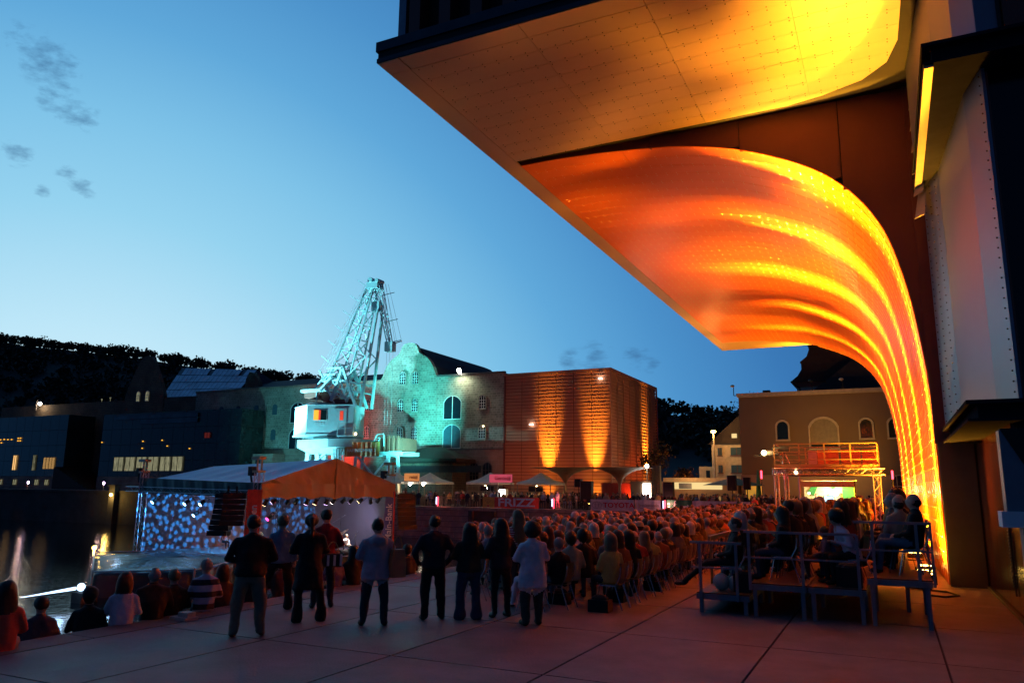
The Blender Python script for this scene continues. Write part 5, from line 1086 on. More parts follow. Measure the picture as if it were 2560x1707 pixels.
for rx, rz2, cz in ((.55, .36, .56), (.19, .34, .56), (.36, .14, .74)):
    for i in range(20): a0, a1 = 2*math.pi*i/20, 2*math.pi*(i+1)/20; m.beam((-1.65+rx*math.cos(a0), -.09, cz+rz2*math.sin(a0)), (-1.65+rx*math.cos(a1), -.09, cz+rz2*math.sin(a1)), .05, .02)
m.build('ring_emblem', MT['textgrey'], o)
o = banner(-24.1, -21.4, .0, 1.15, MT['whiteban'], 'cream banner with grey rockenstein lettering'); text('rockenstein', .42, MT['textgrey'], o, (.22, -.09, .62), bold=.004); text('( )', .6, MT['yellowban'], o, (-1.05, -.09, .62)); MB().box((-.8, -.09, .3), (1.0, -.085, .34)).build('small_print', MT['textgrey'], o)
o = banner(-20.7, -18.2, .0, 1.2, MT['greenban'], 'green emergency exit banner with running figure and arrow'); m = MB()
m.box((.15, -.09, .45), (.85, -.08, .62)); m.add([(.85, -.09, .3), (1.12, -.09, .53), (.85, -.09, .78)], [(0, 1, 2)]); m.build('arrow', MT['textwhite'], o)
m = MB(); m.ball((-.35, -.09, 1.02), .09, 8, 6); m.beam((-.4, -.09, .92), (-.5, -.09, .6), .14, .02)
for a, c in (((-.5, .6), (-.3, .42)), ((-.3, .42), (-.38, .18)), ((-.5, .6), (-.68, .42)), ((-.68, .42), (-.85, .40)), ((-.42, .88), (-.2, .75)), ((-.42, .88), (-.66, .78))): m.beam((a[0], -.09, a[1]), (c[0], -.09, c[1]), .08, .02)
for k in range(3): m.box((-1.15, -.09, .15+.3*k), (-.95, -.08, .25+.3*k))
m.build('running_figure', MT['textwhite'], o)
banner(-18.1, -12.2, .0, 1.15, MT['whiteban'], 'long pale blank banner right of the green exit banner')
for x, lab in ((-48.2, 'white-blue light tube on the fence, leftmost of the three'), (-33.4, 'white-blue light tube on the fence right of FRIZZ'), (-21.05, 'white-blue light tube on the fence between the cream and green banners')):
    o = thing('light_tube', lab, 'light tube', (x, 78.2, 0), 0, 'light tubes along the quay fence'); MB().tube((0, 0, .3), (0, 0, 1.1), .055, n=8).build('tube', EM['tubewhite'], o); MB().tube((.16, .05, .1), (.18, .05, 1.15), .05, n=8).build('red_tube', EM['red'], o); light('tube_glow', 'POINT', (x+.5, 78.0, .8), 90, (1, .30, .25), size=.1)
def speaker(x, y, z, w_, h_, lab, rzz=0):
    o = thing('loudspeaker', lab, 'loudspeaker', (x, y, 0), rzz); MB().box((-w_/2, -.35, z), (w_/2, .35, z+h_)).build('cabinet', MT['black'], o); MB().box((-w_/2-.06, -.3, z+.02), (-w_/2-.01, .3, z+h_-.02)).build('lit_side_sheet', MT['steelblue'], o)  # paler sheet on one side imitates light falling on the black cabinet
    m = MB(); m.tube((0, 0, -0.0), (0, 0, z), .05, n=6); m.beam((-.5, 0, .02), (.5, 0, .02), .05); m.build('stand', MT['black'], o)
speaker(-29.6, 78.9, 1.15, 1.25, 1.9, 'large black loudspeaker with a painted blue-lit side above the TOYOTA banner'); speaker(-20.6, 78.9, 1.55, 1.0, 1.45, 'black loudspeaker above the right light tube'); speaker(-32.6, 84.2, 2.4, .7, .9, 'small black loudspeaker in front of the orange cube'); speaker(-14.3, 79.5, 2.2, .8, 1.5, 'black loudspeaker left under the green parasol'); speaker(-12.9, 79.8, 2.3, .6, 1.2, 'smaller black loudspeaker right under the green parasol')
# old low building with hipped dark roof in front of the granary
o = thing('boat_house', 'low brick gatehouse with a dark hipped roof in front of the granary', 'building', (-58.5, 93.4, 0))
MB().box((-5.2, 0, 0), (3.4, 4, 5.6)).build('wall', MT['stone2'], o); MB().add([(-6.3, -1, 6.2), (4.6, -1, 6.2), (4.6, 5, 6.2), (-6.3, 5, 6.2), (-3.0, 2, 7.9), (.8, 2, 7.9), (-6.3, -1, 5.7), (4.6, -1, 5.7), (4.6, 5, 5.7), (-6.3, 5, 5.7)], [(0, 1, 5, 4), (1, 2, 5), (2, 3, 4, 5), (3, 0, 4), (6, 7, 1, 0), (7, 8, 2, 1), (9, 6, 0, 3), (6, 9, 8, 7)]).build('roof', MT['roofbrown'], o)
MB().box((-5.4, -.1, 4.3), (8.0, -.04, 5.2)).build('dark_fascia', MT['roof'], o)
# green parasols
for i, (x, y, s_, lab) in enumerate(((-15.0, 84, 2.6, 'wide open green parasol with an orange underside'), )):
    o = thing('parasol', lab, 'parasol', (x, y, 0)); m = MB(); n = 8
    vs = [(0, 0, 3.6)]+[(s_*1.25*math.cos(2*math.pi*k/n), s_*math.sin(2*math.pi*k/n), 2.75) for k in range(n)]; m.add(vs, [(0, k+1, (k+1) % n+1) for k in range(n)]); m.build('canopy', MT['green'], o); MB().tube((0, 0, 0), (0, 0, 3.6), .04, n=6).build('pole', MT['wood'], o)
o = thing('closed_parasol', 'tall closed green parasol at the left edge of the ochre hall', 'parasol', (-12.6, 85, 0)); m = MB(); m.tube((0, 0, 1.2), (0, 0, 4.4), .34, .06, 10); m.build('folded_canopy', MT['green'], o, smooth=True); MB().tube((0, 0, 0), (0, 0, 1.3), .05).build('pole', MT['wood'], o)
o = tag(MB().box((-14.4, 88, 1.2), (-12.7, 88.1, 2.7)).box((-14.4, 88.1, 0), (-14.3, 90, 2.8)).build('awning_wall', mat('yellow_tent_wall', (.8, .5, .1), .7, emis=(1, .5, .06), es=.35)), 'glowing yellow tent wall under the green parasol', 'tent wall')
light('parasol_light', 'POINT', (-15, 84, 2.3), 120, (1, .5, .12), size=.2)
# two parked cars
def car(x, y, rzz, lab):
    o = thing('parked_car', lab, 'car', (x, y, 0), rzz)
    side = [(-2.1, .35), (2.1, .35), (2.15, .75), (1.9, .9), (1.1, .98), (.55, 1.42), (-.95, 1.46), (-1.6, 1.05), (-2.1, .95)]
    MB().prism(side, -.82, .82).build('body', MT['carpaint'], o); MB().prism([(1.0, .98), (.52, 1.36), (-.9, 1.40), (-1.45, 1.04)], -.84, .84).build('side_window', MT['pane'], o)
    for dx in (-1.3, 1.3):
        for dy in (-.78, .78): w_ = MB().tube((dx, dy-.1, .33), (dx, dy+.1, .33), .33, n=14).build('wheel', MT['rubber'], o); MB().tube((dx, dy-.115, .33), (dx, dy+.115, .33), .19, n=10).build('rim', MT['chrome'], w_)
    for dy in (-.6, .6): MB().box((2.1, dy-.15, .62), (2.17, dy+.15, .78)).build('headlight', MT['white'], o)
car(-26.3, 88.5, R(5), 'dark parked car left of the pair behind the standing crowd'); car(-23.6, 91.0-3.4, R(95), 'dark parked car seen end on between the first car and the red container')

# ------------------------------------------------------------------ people
from mathutils import noise as mnoise
SKIN, HAIR, TOP, BOT, SHOE, EXT = range(6)
class Fig:
    def __init__(s): s.p = []; s.post = []
    def cap(s, a, b, r0, r1, z): s.p.append(('c', np.array(a, float), np.array(b, float), r0, r1, z)); return s
    def ell(s, c, r, z): s.p.append(('e', np.array(c, float), np.array(r, float), None, None, z)); return s
    def loft(s, rings, z): s.p.append(('l', rings, None, None, None, z)); return s   # rings (cx,cy,cz,a,b) bottom to top
    def mesh(s, name, vox=.024, wob=.015, seed=0):
        m = MB()
        for k, a, b, r0, r1, z in s.p:
            if k == 'c':
                m.tube(a, b, r0, r1, 12); m.ball(a, r0, 12, 8); m.ball(b, r1, 12, 8)
            elif k == 'e': m.ball(a, 1, 16, 12, sz=tuple(b))
            else:
                n = 18; vs = []
                for (cx, cy, cz, ra, rb) in a:
                    for i in range(n):
                        t = 2*math.pi*i/n; vs.append((cx+ra*math.cos(t), cy+rb*math.sin(t), cz))
                fs = [(j*n+i, j*n+(i+1) % n, (j+1)*n+(i+1) % n, (j+1)*n+i) for j in range(len(a)-1) for i in range(n)]
                fs += [tuple(range(n))[::-1], tuple(range((len(a)-1)*n, len(a)*n))]; m.add(vs, fs)
        me = m.mesh('tmp', MT['black']); o = bpy.data.objects.new('tmp', me); COL.objects.link(o)
        md = o.modifiers.new('r', 'REMESH'); md.mode = 'VOXEL'; md.voxel_size = vox; md.use_smooth_shade = True
        sm = o.modifiers.new('s', 'SMOOTH'); sm.iterations = 3; sm.factor = .5
        dg = bpy.context.evaluated_depsgraph_get(); dg.update(); out = bpy.data.meshes.new_from_object(o.evaluated_get(dg)); bpy.data.objects.remove(o); bpy.data.meshes.remove(me)
        nv = len(out.vertices); co = np.empty(nv*3); out.vertices.foreach_get('co', co); co = co.reshape(-1, 3)
        nf = len(out.polygons); ce = np.empty(nf*3); out.polygons.foreach_get('center', ce); ce = ce.reshape(-1, 3)
        best = np.full(nf, 1e9); zi = np.zeros(nf, int)
        for k, a, b, r0, r1, z in s.p:
            if k == 'c':
                d = b-a; L_ = max(1e-9, d@d); u = np.clip(((ce-a)@d)/L_, 0, 1); ds = np.linalg.norm(ce-(a+u[:, None]*d), axis=1)-(r0+(r1-r0)*u)
            elif k == 'e': q = (ce-a)/b; ds = (np.linalg.norm(q, axis=1)-1)*min(b)
            else:
                A = np.array(a); zz_ = ce[:, 2]; I = [np.interp(zz_, A[:, 2], A[:, j]) for j in range(5)]
                ds = (np.sqrt(((ce[:, 0]-I[0])/I[3])**2+((ce[:, 1]-I[1])/I[4])**2)-1)*np.minimum(I[3], I[4])+np.maximum(0, np.maximum(A[0, 2]-zz_, zz_-A[-1, 2]))
            w_ = ds < best; best[w_] = ds[w_]; zi[w_] = z
        if wob:
            nn = np.empty(nv*3); out.vertices.foreach_get('normal', nn); nn = nn.reshape(-1, 3)
            for i in range(nv):
                c = co[i]; k = mnoise.noise(Vector((c[0]*9+seed, c[1]*9, c[2]*5)))+.5*mnoise.noise(Vector((c[0]*20, c[1]*20+seed, c[2]*14))); co[i] = c+nn[i]*k*wob*(1 if c[2] < 9 else .4)
            out.vertices.foreach_set('co', co.ravel())
        out.materials.clear()
        for mt_ in (MT['skin'], MT['black'], MT['black'], MT['black'], MT['black'], MT['black']): out.materials.append(mt_)
        out.polygons.foreach_set('material_index', zi.astype('i4')); out.polygons.foreach_set('use_smooth', [True]*nf); out.name = name
        if s.post:     # fingers: thin jointed chains rooted in the palm, joined to the same mesh
            bm = bmesh.new(); bm.from_mesh(out)
            for pts_, r_ in s.post:
                mm = MB()
                for a, b in zip(pts_, pts_[1:]): mm.tube(a, b, r_, r_*.9, 6)
                mm.ball(pts_[-1], r_*.9, 6, 4); vs = [bm.verts.new(v) for v in mm.v]
                for f in mm.f:
                    try: bm.faces.new([vs[i] for i in f]).material_index = SKIN
                    except ValueError: pass
            bm.to_mesh(out); bm.free()
        out.update(); return out
def hand(F, w_, d, side, curl=.5):
    """palm ellipsoid plus five curled fingers, from wrist w_ along direction d"""
    w_ = Vector(w_); d = Vector(d).normalized(); s_ = d.cross(Vector((0, 1, 0))); s_ = (s_ if s_.length > .2 else d.cross(Vector((0, 0, 1)))).normalized(); nrm_ = s_.cross(d)
    c = w_+d*.05; F.cap(w_, w_+d*.07, .028, .032, SKIN)
    for i, (off, ln) in enumerate(((-.03, .065), (-.01, .075), (.01, .07), (.028, .055))):
        a = w_+d*.08+s_*off; b = a+d*ln*.5; e = b+(d*(1-curl)+nrm_*curl).normalized()*ln*.5; F.post.append(([tuple(a), tuple(b), tuple(e)], .0085))
    a = w_+d*.03-s_*.03*side; F.post.append(([tuple(a), tuple(a+(d-s_*side).normalized()*.035), tuple(a+(d*1.6-s_*side*.6).normalized()*.065)], .010))
def head(F, c, hair, face=1, r=1.0):
    n0 = len(F.p); _head(F, c, hair)
    C0 = np.array([c[0], c[1], c[2]-.08]); K = 1.14
    for i in range(n0, len(F.p)):
        k, a, b, r0, r1, z = F.p[i]
        if k == 'e': F.p[i] = (k, C0+(a-C0)*K, b*K, r0, r1, z)
        elif k == 'c': F.p[i] = (k, C0+(a-C0)*K, C0+(b-C0)*K, r0*1.08, r1*1.08, z)
        else: F.p[i] = (k, [(C0[0]+(q[0]-C0[0])*K, C0[1]+(q[1]-C0[1])*K, C0[2]+(q[2]-C0[2])*K, q[3]*K, q[4]*K) for q in a], b, r0, r1, z)
def _head(F, c, hair):
    x, y, z = c; r = 1.0
    F.ell((x, y+.005, z), (.074*r, .092*r, .108*r), SKIN); F.ell((x, y+.045, z-.06), (.05, .05, .055), SKIN); F.cap((x, y-.02, z-.20), (x, y-.005, z-.06), .056, .054, SKIN)
    F.ell((x, y+.105, z-.015), (.013, .022, .028), SKIN); F.ell((x-.078, y+.0, z-.01), (.012, .026, .034), SKIN); F.ell((x+.078, y, z-.01), (.012, .026, .034), SKIN)
    F.ell((x, y+.088, z-.062), (.024, .012, .010), SKIN)
    for s_ in (-1, 1): F.ell((x+.03*s_, y+.086, z+.012), (.014, .010, .009), HAIR)
    if hair == 'short': F.ell((x, y-.014, z+.026), (.086, .098, .104), HAIR)
    elif hair == 'bald': F.ell((x, y-.03, z-.03), (.080, .078, .06), HAIR)
    elif hair == 'full': F.ell((x, y-.02, z+.02), (.102, .112, .125), HAIR)
    elif hair == 'curly': F.ell((x, y-.015, z+.03), (.125, .128, .13), HAIR)
    elif hair == 'bob': F.ell((x, y-.022, z+.015), (.104, .112, .125), HAIR); F.loft([(x, y-.03, z-.19, .10, .07), (x, y-.03, z-.1, .115, .088), (x, y-.025, z, .108, .1)], HAIR)
    elif hair == 'long': F.ell((x, y-.022, z+.02), (.100, .112, .118), HAIR); F.loft([(x, y-.085, z-.46, .07, .03), (x, y-.08, z-.34, .11, .05), (x, y-.05, z-.18, .125, .08), (x, y-.025, z, .105, .1)], HAIR)
    elif hair == 'pony': F.ell((x, y-.018, z+.024), (.088, .102, .106), HAIR); F.ell((x, y-.12, z+.045), (.04, .045, .04), HAIR); F.cap((x, y-.14, z+.02), (x+.01, y-.12, z-.22), .034, .018, HAIR)
    elif hair == 'cap': F.ell((x, y-.005, z+.045), (.092, .104, .088), EXT); F.ell((x, y+.10, z+.035), (.06, .05, .012), EXT); F.ell((x, y-.02, z-.0), (.084, .092, .08), HAIR)
def standing(h_=1.75, hair='short', sh=.21, belly=.13, coat=0, arms='front', feet=((-.13, 0), (.13, .03)), legr=(.095, .06), flare=0, hip=.17, headturn=0, hood=0):
    F = Fig(); k = h_/1.75; L_ = .82*k
    for i, (fx, fy) in enumerate(feet):
        s_ = -1 if i == 0 else 1; hp = (s_*.09, 0, .88*k); kn = (fx*.75+s_*.03, fy*.5+.02, .47*k); an = (fx, fy-.02, .09)
        F.cap(hp, kn, legr[0], legr[1]+.012, BOT); F.cap(kn, an, legr[1]+.010, legr[1]-.008+flare, BOT)
        if flare: F.cap((fx, fy-.01, .2), (fx, fy-.01, .07), .06+flare, .075+flare, BOT)
        F.ell((fx+s_*.02, fy+.05, .045), (.052, .135, .05), SHOE)
    F.loft([(0, 0, .78*k, hip*.92, .11), (0, 0, .90*k, hip, belly), (0, 0, 1.0*k, hip*.93, belly)], BOT)
    base = (.80-.36*coat)*k if coat else .90*k
    rings = [(0, 0, base, hip+.03+.05*coat, belly+.02+.03*coat)]
    if coat: rings.append((0, 0, .92*k, hip+.03, belly+.02))
    rings += [(0, 0, 1.05*k, hip+.005, belly+.005), (0, .0, 1.22*k, sh*.92, belly+.005), (0, -.005, 1.36*k, sh*.97, .12), (0, -.01, 1.44*k, sh*.80, .095), (0, -.015, 1.49*k, .085, .075)]
    F.loft(rings, TOP)
    for s_ in (-1, 1):
        S_ = (s_*(sh-.04), -.01, 1.385*k)
        if arms == 'front': E_ = (s_*(sh+.085), .02, 1.13*k); W_ = (s_*.12, .20, 1.05*k)
        elif arms == 'cross': E_ = (s_*(sh+.065), .04, 1.15*k); W_ = (-s_*.08, .18, 1.14*k+.03*s_)
        elif arms == 'pocket': E_ = (s_*(sh+.10), -.04, 1.14*k); W_ = (s_*(sh+.0), .08, .93*k)
        elif arms == 'bag': E_ = (s_*(sh+.06), -.02, 1.14*k); W_ = (s_*(sh+.05), .06, .92*k) if s_ > 0 else (s_*.08, .2, 1.08*k)
        else: E_ = (s_*(sh+.06), -.03, 1.13*k); W_ = (s_*(sh+.07), .03, .88*k)
        F.cap(S_, E_, .068, .052, TOP); F.cap(E_, W_, .052, .038, TOP)
        if arms in ('down', 'bag'): hand(F, W_, (0.02*s_, .1, -1), s_)
        elif arms in ('front', 'cross'): hand(F, W_, (-s_, .15, .1), s_, .3)
    if hood: F.ell((0, -.13, 1.42*k), (.13, .075, .10), TOP)
    head(F, (headturn*.02, .01, 1.635*k), hair); return F
def seated(hair='short', sh=.205, belly=.13, legs='down', arms='lap', lean=0., seat=.45):
    F = Fig(); z0 = seat
    F.loft([(0, 0, z0-.02, .18, .14), (0, -.01+lean*.05, z0+.12, .175, .14), (0, lean*.2, z0+.32, sh*.93, belly), (0, -.005+lean*.35, z0+.46, sh*.98, .12), (0, -.01+lean*.42, z0+.54, sh*.8, .095), (0, -.01+lean*.45, z0+.59, .085, .075)], TOP)
    for s_ in (-1, 1):
        hp = (s_*.095, .02, z0+.05)
        if legs == 'down': kn = (s_*.12, .46, z0+.04); an = (s_*.13, .44, .08)
        elif legs == 'cross': kn = (s_*.07, .46, z0+.06+(.09 if s_ > 0 else 0)); an = (s_*.13-(.22 if s_ > 0 else 0), .50+(.12 if s_ > 0 else 0), .08+(.20 if s_ > 0 else 0))
        elif legs == 'stretch': kn = (s_*.12, .45, z0+.02); an = (s_*.10, .86, .12)
        elif legs == 'up': kn = (s_*.12, .38, z0+.34); an = (s_*.12, .44, z0-.30)
        F.cap(hp, kn, .088, .062, BOT); F.cap(kn, an, .062, .045, BOT); F.ell((an[0], an[1]+.07, an[2]-.04), (.048, .13, .045), SHOE)
        S_ = (s_*(sh-.035), -.01+lean*.38, z0+.485); E_ = (s_*(sh+.055), .03+lean*.25, z0+.24); W_ = (s_*.10, .24, z0+.17)
        if arms == 'cross': W_ = (-s_*.07, .17+lean*.3, z0+.27)
        elif arms == 'back' and s_ < 0: E_ = (s_*(sh+.17), -.12, z0+.34); W_ = (s_*(sh+.42), -.14, z0+.30)
        elif arms == 'knee': W_ = (s_*.12, .36, z0+.30)
        F.cap(S_, E_, .062, .048, TOP); F.cap(E_, W_, .048, .034, TOP); F.cap(W_, (W_[0]*.7, W_[1]+.06, W_[2]), .032, .03, SKIN)
    head(F, (0, .01+lean*.5, z0+.735), hair); return F
_pm = {}
def cloth(name, c, r_=.85):
    k = (tuple(c), r_)
    if k not in _pm: _pm[k] = mat(name, c, r_, var=.14, scale=7, bump=.15, fine=60)
    return _pm[k]
HAIRC = dict(black=(.008, .007, .007), brown=(.035, .02, .012), fair=(.20, .13, .06), grey=(.22, .21, .2), white=(.5, .48, .45), red=(.10, .03, .015))
def dress(o, hair, top, bot, shoe=(.01, .01, .01), ext=None):
    ms = [MT['skin'], cloth('hair', HAIRC[hair], .6), cloth('cloth', top), cloth('cloth', bot), cloth('leather', shoe, .5), ext or cloth('cloth', top)]
    for i, m_ in enumerate(ms): o.material_slots[i].link = 'OBJECT'; o.material_slots[i].material = m_
    return o
def person(me, loc, rzz, lab, look, group=None, sc_=1.0):
    wx = 1.12 if group is None else 1.08; o = obj('person', me, None, loc, (0, 0, rzz)); o.scale = (sc_*wx, sc_*wx, sc_*(1.0 if group is None else 1.04)); tag(o, lab, 'person', group); dress(o, *look); return o
def aim(x, y, tx=-42, ty=46): return math.atan2(-(tx-x), ty-y)
BLK, NAVY, JEAN, DKJ = (.010, .010, .011), (.014, .017, .032), (.06, .09, .17), (.02, .026, .045)
# the standing group on the plaza, seen from behind
P1 = standing(1.80, 'short', .24, .16, arms='front', feet=((-.17, 0), (.17, .02)), legr=(.11, .075), hip=.20).mesh('person', .021)
person(P1, (-9.13, 9.34, 0), aim(-9.1, 9.3), 'broad man in black jacket and beige trousers standing alone before the red banner', ('black', BLK, (.20, .17, .12), (.16, .07, .03)))
P2 = standing(1.70, 'short', .185, .12, arms='bag', feet=((-.30, -.04), (.16, .02)), legr=(.09, .06), flare=.01).mesh('person', .021, seed=3)
person(P2, (-10.55, 11.55, 0), aim(-10.5, 11.5), 'short-haired woman in a pale blue top with legs apart, left of the black-coated woman', ('fair', (.16, .24, .33), BLK))
P3 = standing(1.78, 'pony', .20, .125, coat=.75, arms='cross', feet=((-.14, 0), (.22, .05)), legr=(.085, .055), flare=.02).mesh('person', .021, seed=5)
person(P3, (-9.21, 10.8, 0), aim(-9.2, 10.8), 'woman with a dark ponytail in a knee-length black coat', ('brown', BLK, BLK))
P4 = standing(1.82, 'short', .205, .12, arms='front', feet=((-.14, -.03), (.13, 0)), legr=(.085, .06)).mesh('person', .021, seed=7)
person(P4, (-10.0, 12.15, 0), aim(-10, 12), 'slim man in a dark red shirt behind the woman with the ponytail', ('brown', (.22, .012, .022), DKJ))
P5 = standing(1.72, 'short', .215, .15, coat=.12, arms='bag', feet=((-.16, .03), (.14, -.05)), legr=(.095, .065), hood=1, hip=.19).mesh('person', .021, seed=9)
person(P5, (-8.0, 11.09, 0), aim(-8, 11), 'person in a pale grey-blue hooded jacket and jeans in front of the blue banner', ('black', (.36, .39, .46), DKJ))
P6 = standing(1.76, 'short', .225, .14, arms='pocket', feet=((-.13, 0), (.14, .02)), legr=(.10, .07)).mesh('person', .021, seed=11)
person(P6, (-7.44, 12.04, 0), aim(-7.4, 12), 'man in a navy pullover with a pale shirt hem and black trousers', ('black', NAVY, BLK))
P7 = standing(1.62, 'long', .19, .13, arms='cross', feet=((-.13, .04), (.12, -.02)), legr=(.10, .065), flare=.025, hip=.185).mesh('person', .021, seed=13)
person(P7, (-6.91, 12.39, 0), aim(-6.9, 12.4), 'woman with long dark hair in an olive jacket and flared jeans', ('black', (.035, .032, .022), (.035, .05, .10)))
P8 = standing(1.70, 'long', .19, .12, arms='front', feet=((-.10, 0), (.13, .04)), legr=(.085, .055)).mesh('person', .021, seed=15)
person(P8, (-6.50, 12.84, 0), aim(-6.5, 12.8), 'slender woman in dark clothes with very long dark hair, left of the white coat', ('black', (.018, .018, .03), BLK))
stripe = mat('red_white_striped_knit', (.5, .3, .3), .8); t = stripe.node_tree; c_ = t.nodes.new('ShaderNodeTexCoord'); sp = t.nodes.new('ShaderNodeSeparateXYZ'); t.links.new(c_.outputs['Object'], sp.inputs[0])
wv = fmath(t, 'GREATER_THAN', fmath(t, 'SINE', fmath(t, 'MULTIPLY', sp.outputs['Z'], 150)), 0.0); rr = ramp(t, wv, [(0, (.62, .58, .56, 1)), (1, (.25, .02, .02, 1))], 'CONSTANT'); t.links.new(rr, t.nodes['Principled BSDF'].inputs['Base Color'])
o = person(P8, (-6.85, 14.3, 0), aim(-6.5, 14), 'tall fair-haired woman in red and white stripes half hidden behind long dark hair', ('fair', BLK, DKJ)); o.scale = (1.07,)*3; o.material_slots[TOP].material = stripe
P9 = standing(1.66, 'curly', .20, .135, coat=.42, arms='cross', feet=((-.11, .0), (.11, .03)), legr=(.10, .07), hip=.19).mesh('person', .021, seed=17)
person(P9, (-5.65, 12.37, 0), aim(-5.7, 12.4), 'woman with short curly black hair in a long white coat', ('black', (.70, .70, .72), (.06, .06, .045)))
# bags held by them
def bag(loc, lab, m_, wd=.36, h_=.26, stripes=False, rzz=0):
    o = thing('shoulder_bag', lab, 'bag', loc, rzz); m = MB(); m.prism([(-wd/2, 0), (wd/2, 0), (wd/2*1.05, h_*.5), (wd/2*.8, h_), (-wd/2*.8, h_), (-wd/2*1.05, h_*.5)], -.07, .07); m.build('body', m_, o)
    m = MB(); pts_ = [(wd*.32*math.cos(a), 0, h_+.22*math.sin(a)) for a in np.linspace(math.pi, 0, 9)]; m.path(pts_, .012, 5); m.build('strap', MT['wood'], o)
    if stripes:
        m = MB()
        for k in range(3): m.box((-wd*.3+.12*k, -.076, .02), (-wd*.3+.12*k+.045, .076, h_-.02))
        m.build('stripe', MT['whiteban'], o)
bag((-9.72, 12.05, .78), 'striped shoulder bag hanging beside the man in the red shirt', MT['bark'], .34, .24, True, R(40)); bag((-10.85, 11.4, .72), 'brown bag on the left hip of the pale blue top', mat('brown_leather', (.12, .035, .02), .5), .30, .34, rzz=R(40)); bag((-7.68, 11.25, .78), 'tan bag under the right arm of the hooded jacket', mat('tan_leather', (.45, .22, .10), .6), .26, .46, rzz=R(60))
# people sitting on the edge of the plaza, feet on the steps
ES = {k: f.mesh('person', .022, seed=20+i) for i, (k, f) in enumerate({'a': seated('short', .21, .14, 'down', 'lap', .15), 'b': seated('bob', .19, .13, 'down', 'knee', .2), 'c': seated('bald', .23, .16, 'down', 'lap', .2), 'd': seated('long', .19, .13, 'down', 'lap', .1), 'e': seated('full', .21, .14, 'down', 'knee', .25)}.items())}
bluestripe = mat('navy_white_striped_shirt', (.5, .5, .6), .8); t = bluestripe.node_tree; c_ = t.nodes.new('ShaderNodeTexCoord'); sp = t.nodes.new('ShaderNodeSeparateXYZ'); t.links.new(c_.outputs['Object'], sp.inputs[0])
wv = fmath(t, 'GREATER_THAN', fmath(t, 'SINE', fmath(t, 'MULTIPLY', fmath(t, 'SUBTRACT', sp.outputs['Z'], .47), 31)), 0.1); rr = ramp(t, wv, [(0, (.50, .50, .58, 1)), (1, (.012, .014, .03, 1))], 'CONSTANT'); t.links.new(rr, t.nodes['Principled BSDF'].inputs['Base Color'])
EDGE = [('d', -11.35, 6.95, -.02, 'person in an orange-red top sitting at the very left edge of the picture', ('black', (.62, .09, .05), (.3, .2, .15))),
        ('a', -12.0, 7.9, -.36, 'short-haired person in a dark pinstriped shirt, second from the left on the plaza edge', ('brown', (.06, .05, .07), BLK)),
        ('e', -12.05, 8.75, -.34, 'person with full dark hair in black, third from the left on the plaza edge', ('black', BLK, BLK)),
        ('b', -11.75, 9.15, -.12, 'woman in a white sweater with dark bobbed hair sitting on the plaza edge', ('brown', (.62, .60, .64), BLK)),
        ('c', -11.72, 9.72, -.06, 'bulky grey-haired man in black leaning against the woman in white', ('grey', BLK, BLK)),
        ('a', -11.9, 10.3, -.16, 'fair-haired person in black right of the bulky grey-haired man', ('fair', BLK, BLK)),
        ('a', -11.6, 10.75, .0, 'man in a navy and white striped shirt sitting on the plaza edge', ('grey', (.5, .5, .6), DKJ)),
        ('b', -11.9, 11.45, -.18, 'dark-haired person crouched right of the striped shirt', ('black', (.02, .015, .02), BLK)),
        ('d', -11.75, 12.1, -.10, 'seated person in pale jeans behind the beige trousers', ('black', (.03, .02, .03), (.14, .2, .34))),
        ('e', -12.0, 13.2, -.16, 'seated person with brown hair between the pale blue top and the black coat', ('brown', (.10, .03, .02), BLK)),
        ('a', -12.2, 14.4, -.30, 'person in a pale blue shirt sitting low in front of the glowing stage', ('black', (.25, .3, .5), BLK)),
        ('b', -11.8, 14.75, -.12, 'smaller dark figure of the cuddling couple in front of the stage light', ('brown', (.12, .10, .2), BLK)),
        ('d', -11.65, 15.25, -.05, 'larger dark figure with long hair leaning over in front of the stage light', ('black', BLK, BLK)),
        ('a', -12.0, 17.2, -.2, 'dark seated figure below the blue banner', ('black', BLK, BLK)), ('e', -11.9, 18.0, -.2, 'dark seated figure right of the blue banner', ('black', NAVY, BLK)), ('a', -11.9, 19.4, -.2, 'dark seated figure against the quay wall blocks', ('brown', BLK, BLK))]
for k, x, y, dz, lab, look in EDGE:
    o = person(ES[k], (x, y, dz-.45), math.pi/2-R(38)*(1 if y < 14 else .8), lab, look, 'people sitting on the edge of the plaza')
    if 'navy and white' in lab: o.material_slots[TOP].material = bluestripe
MB().zprism([(-.2, -.12), (.22, -.15), (.25, .1), (-.18, .14)], 0, .05).zprism([(-.05, -.08), (.2, -.1), (.2, .08), (-.02, .1)], .05, .13).build('folded_paper', MT['bag'], None, (-11.2, 9.95, .0)); tag(bpy.data.objects['folded_paper'], 'pale folded newspaper and paper bag on the plaza edge by the bulky man', 'newspaper')
we = MB(); 
for _ in range(420): x, y = -12.1+rnd.gauss(0, .25), 6.6+rnd.uniform(-1.2, 2.6); h_ = rnd.uniform(.1, .5); a = rnd.uniform(0, 6.28); we.add([(x, y, -.8), (x+.02, y, -.8), (x+.1*math.cos(a), y+.1*math.sin(a), -.8+h_*1.6)], [(0, 1, 2)])
o = we.build('edge_weeds', MT['leafw'], kind='stuff'); tag(o, 'tufts of weeds growing on the steps at the lower left', 'weeds')

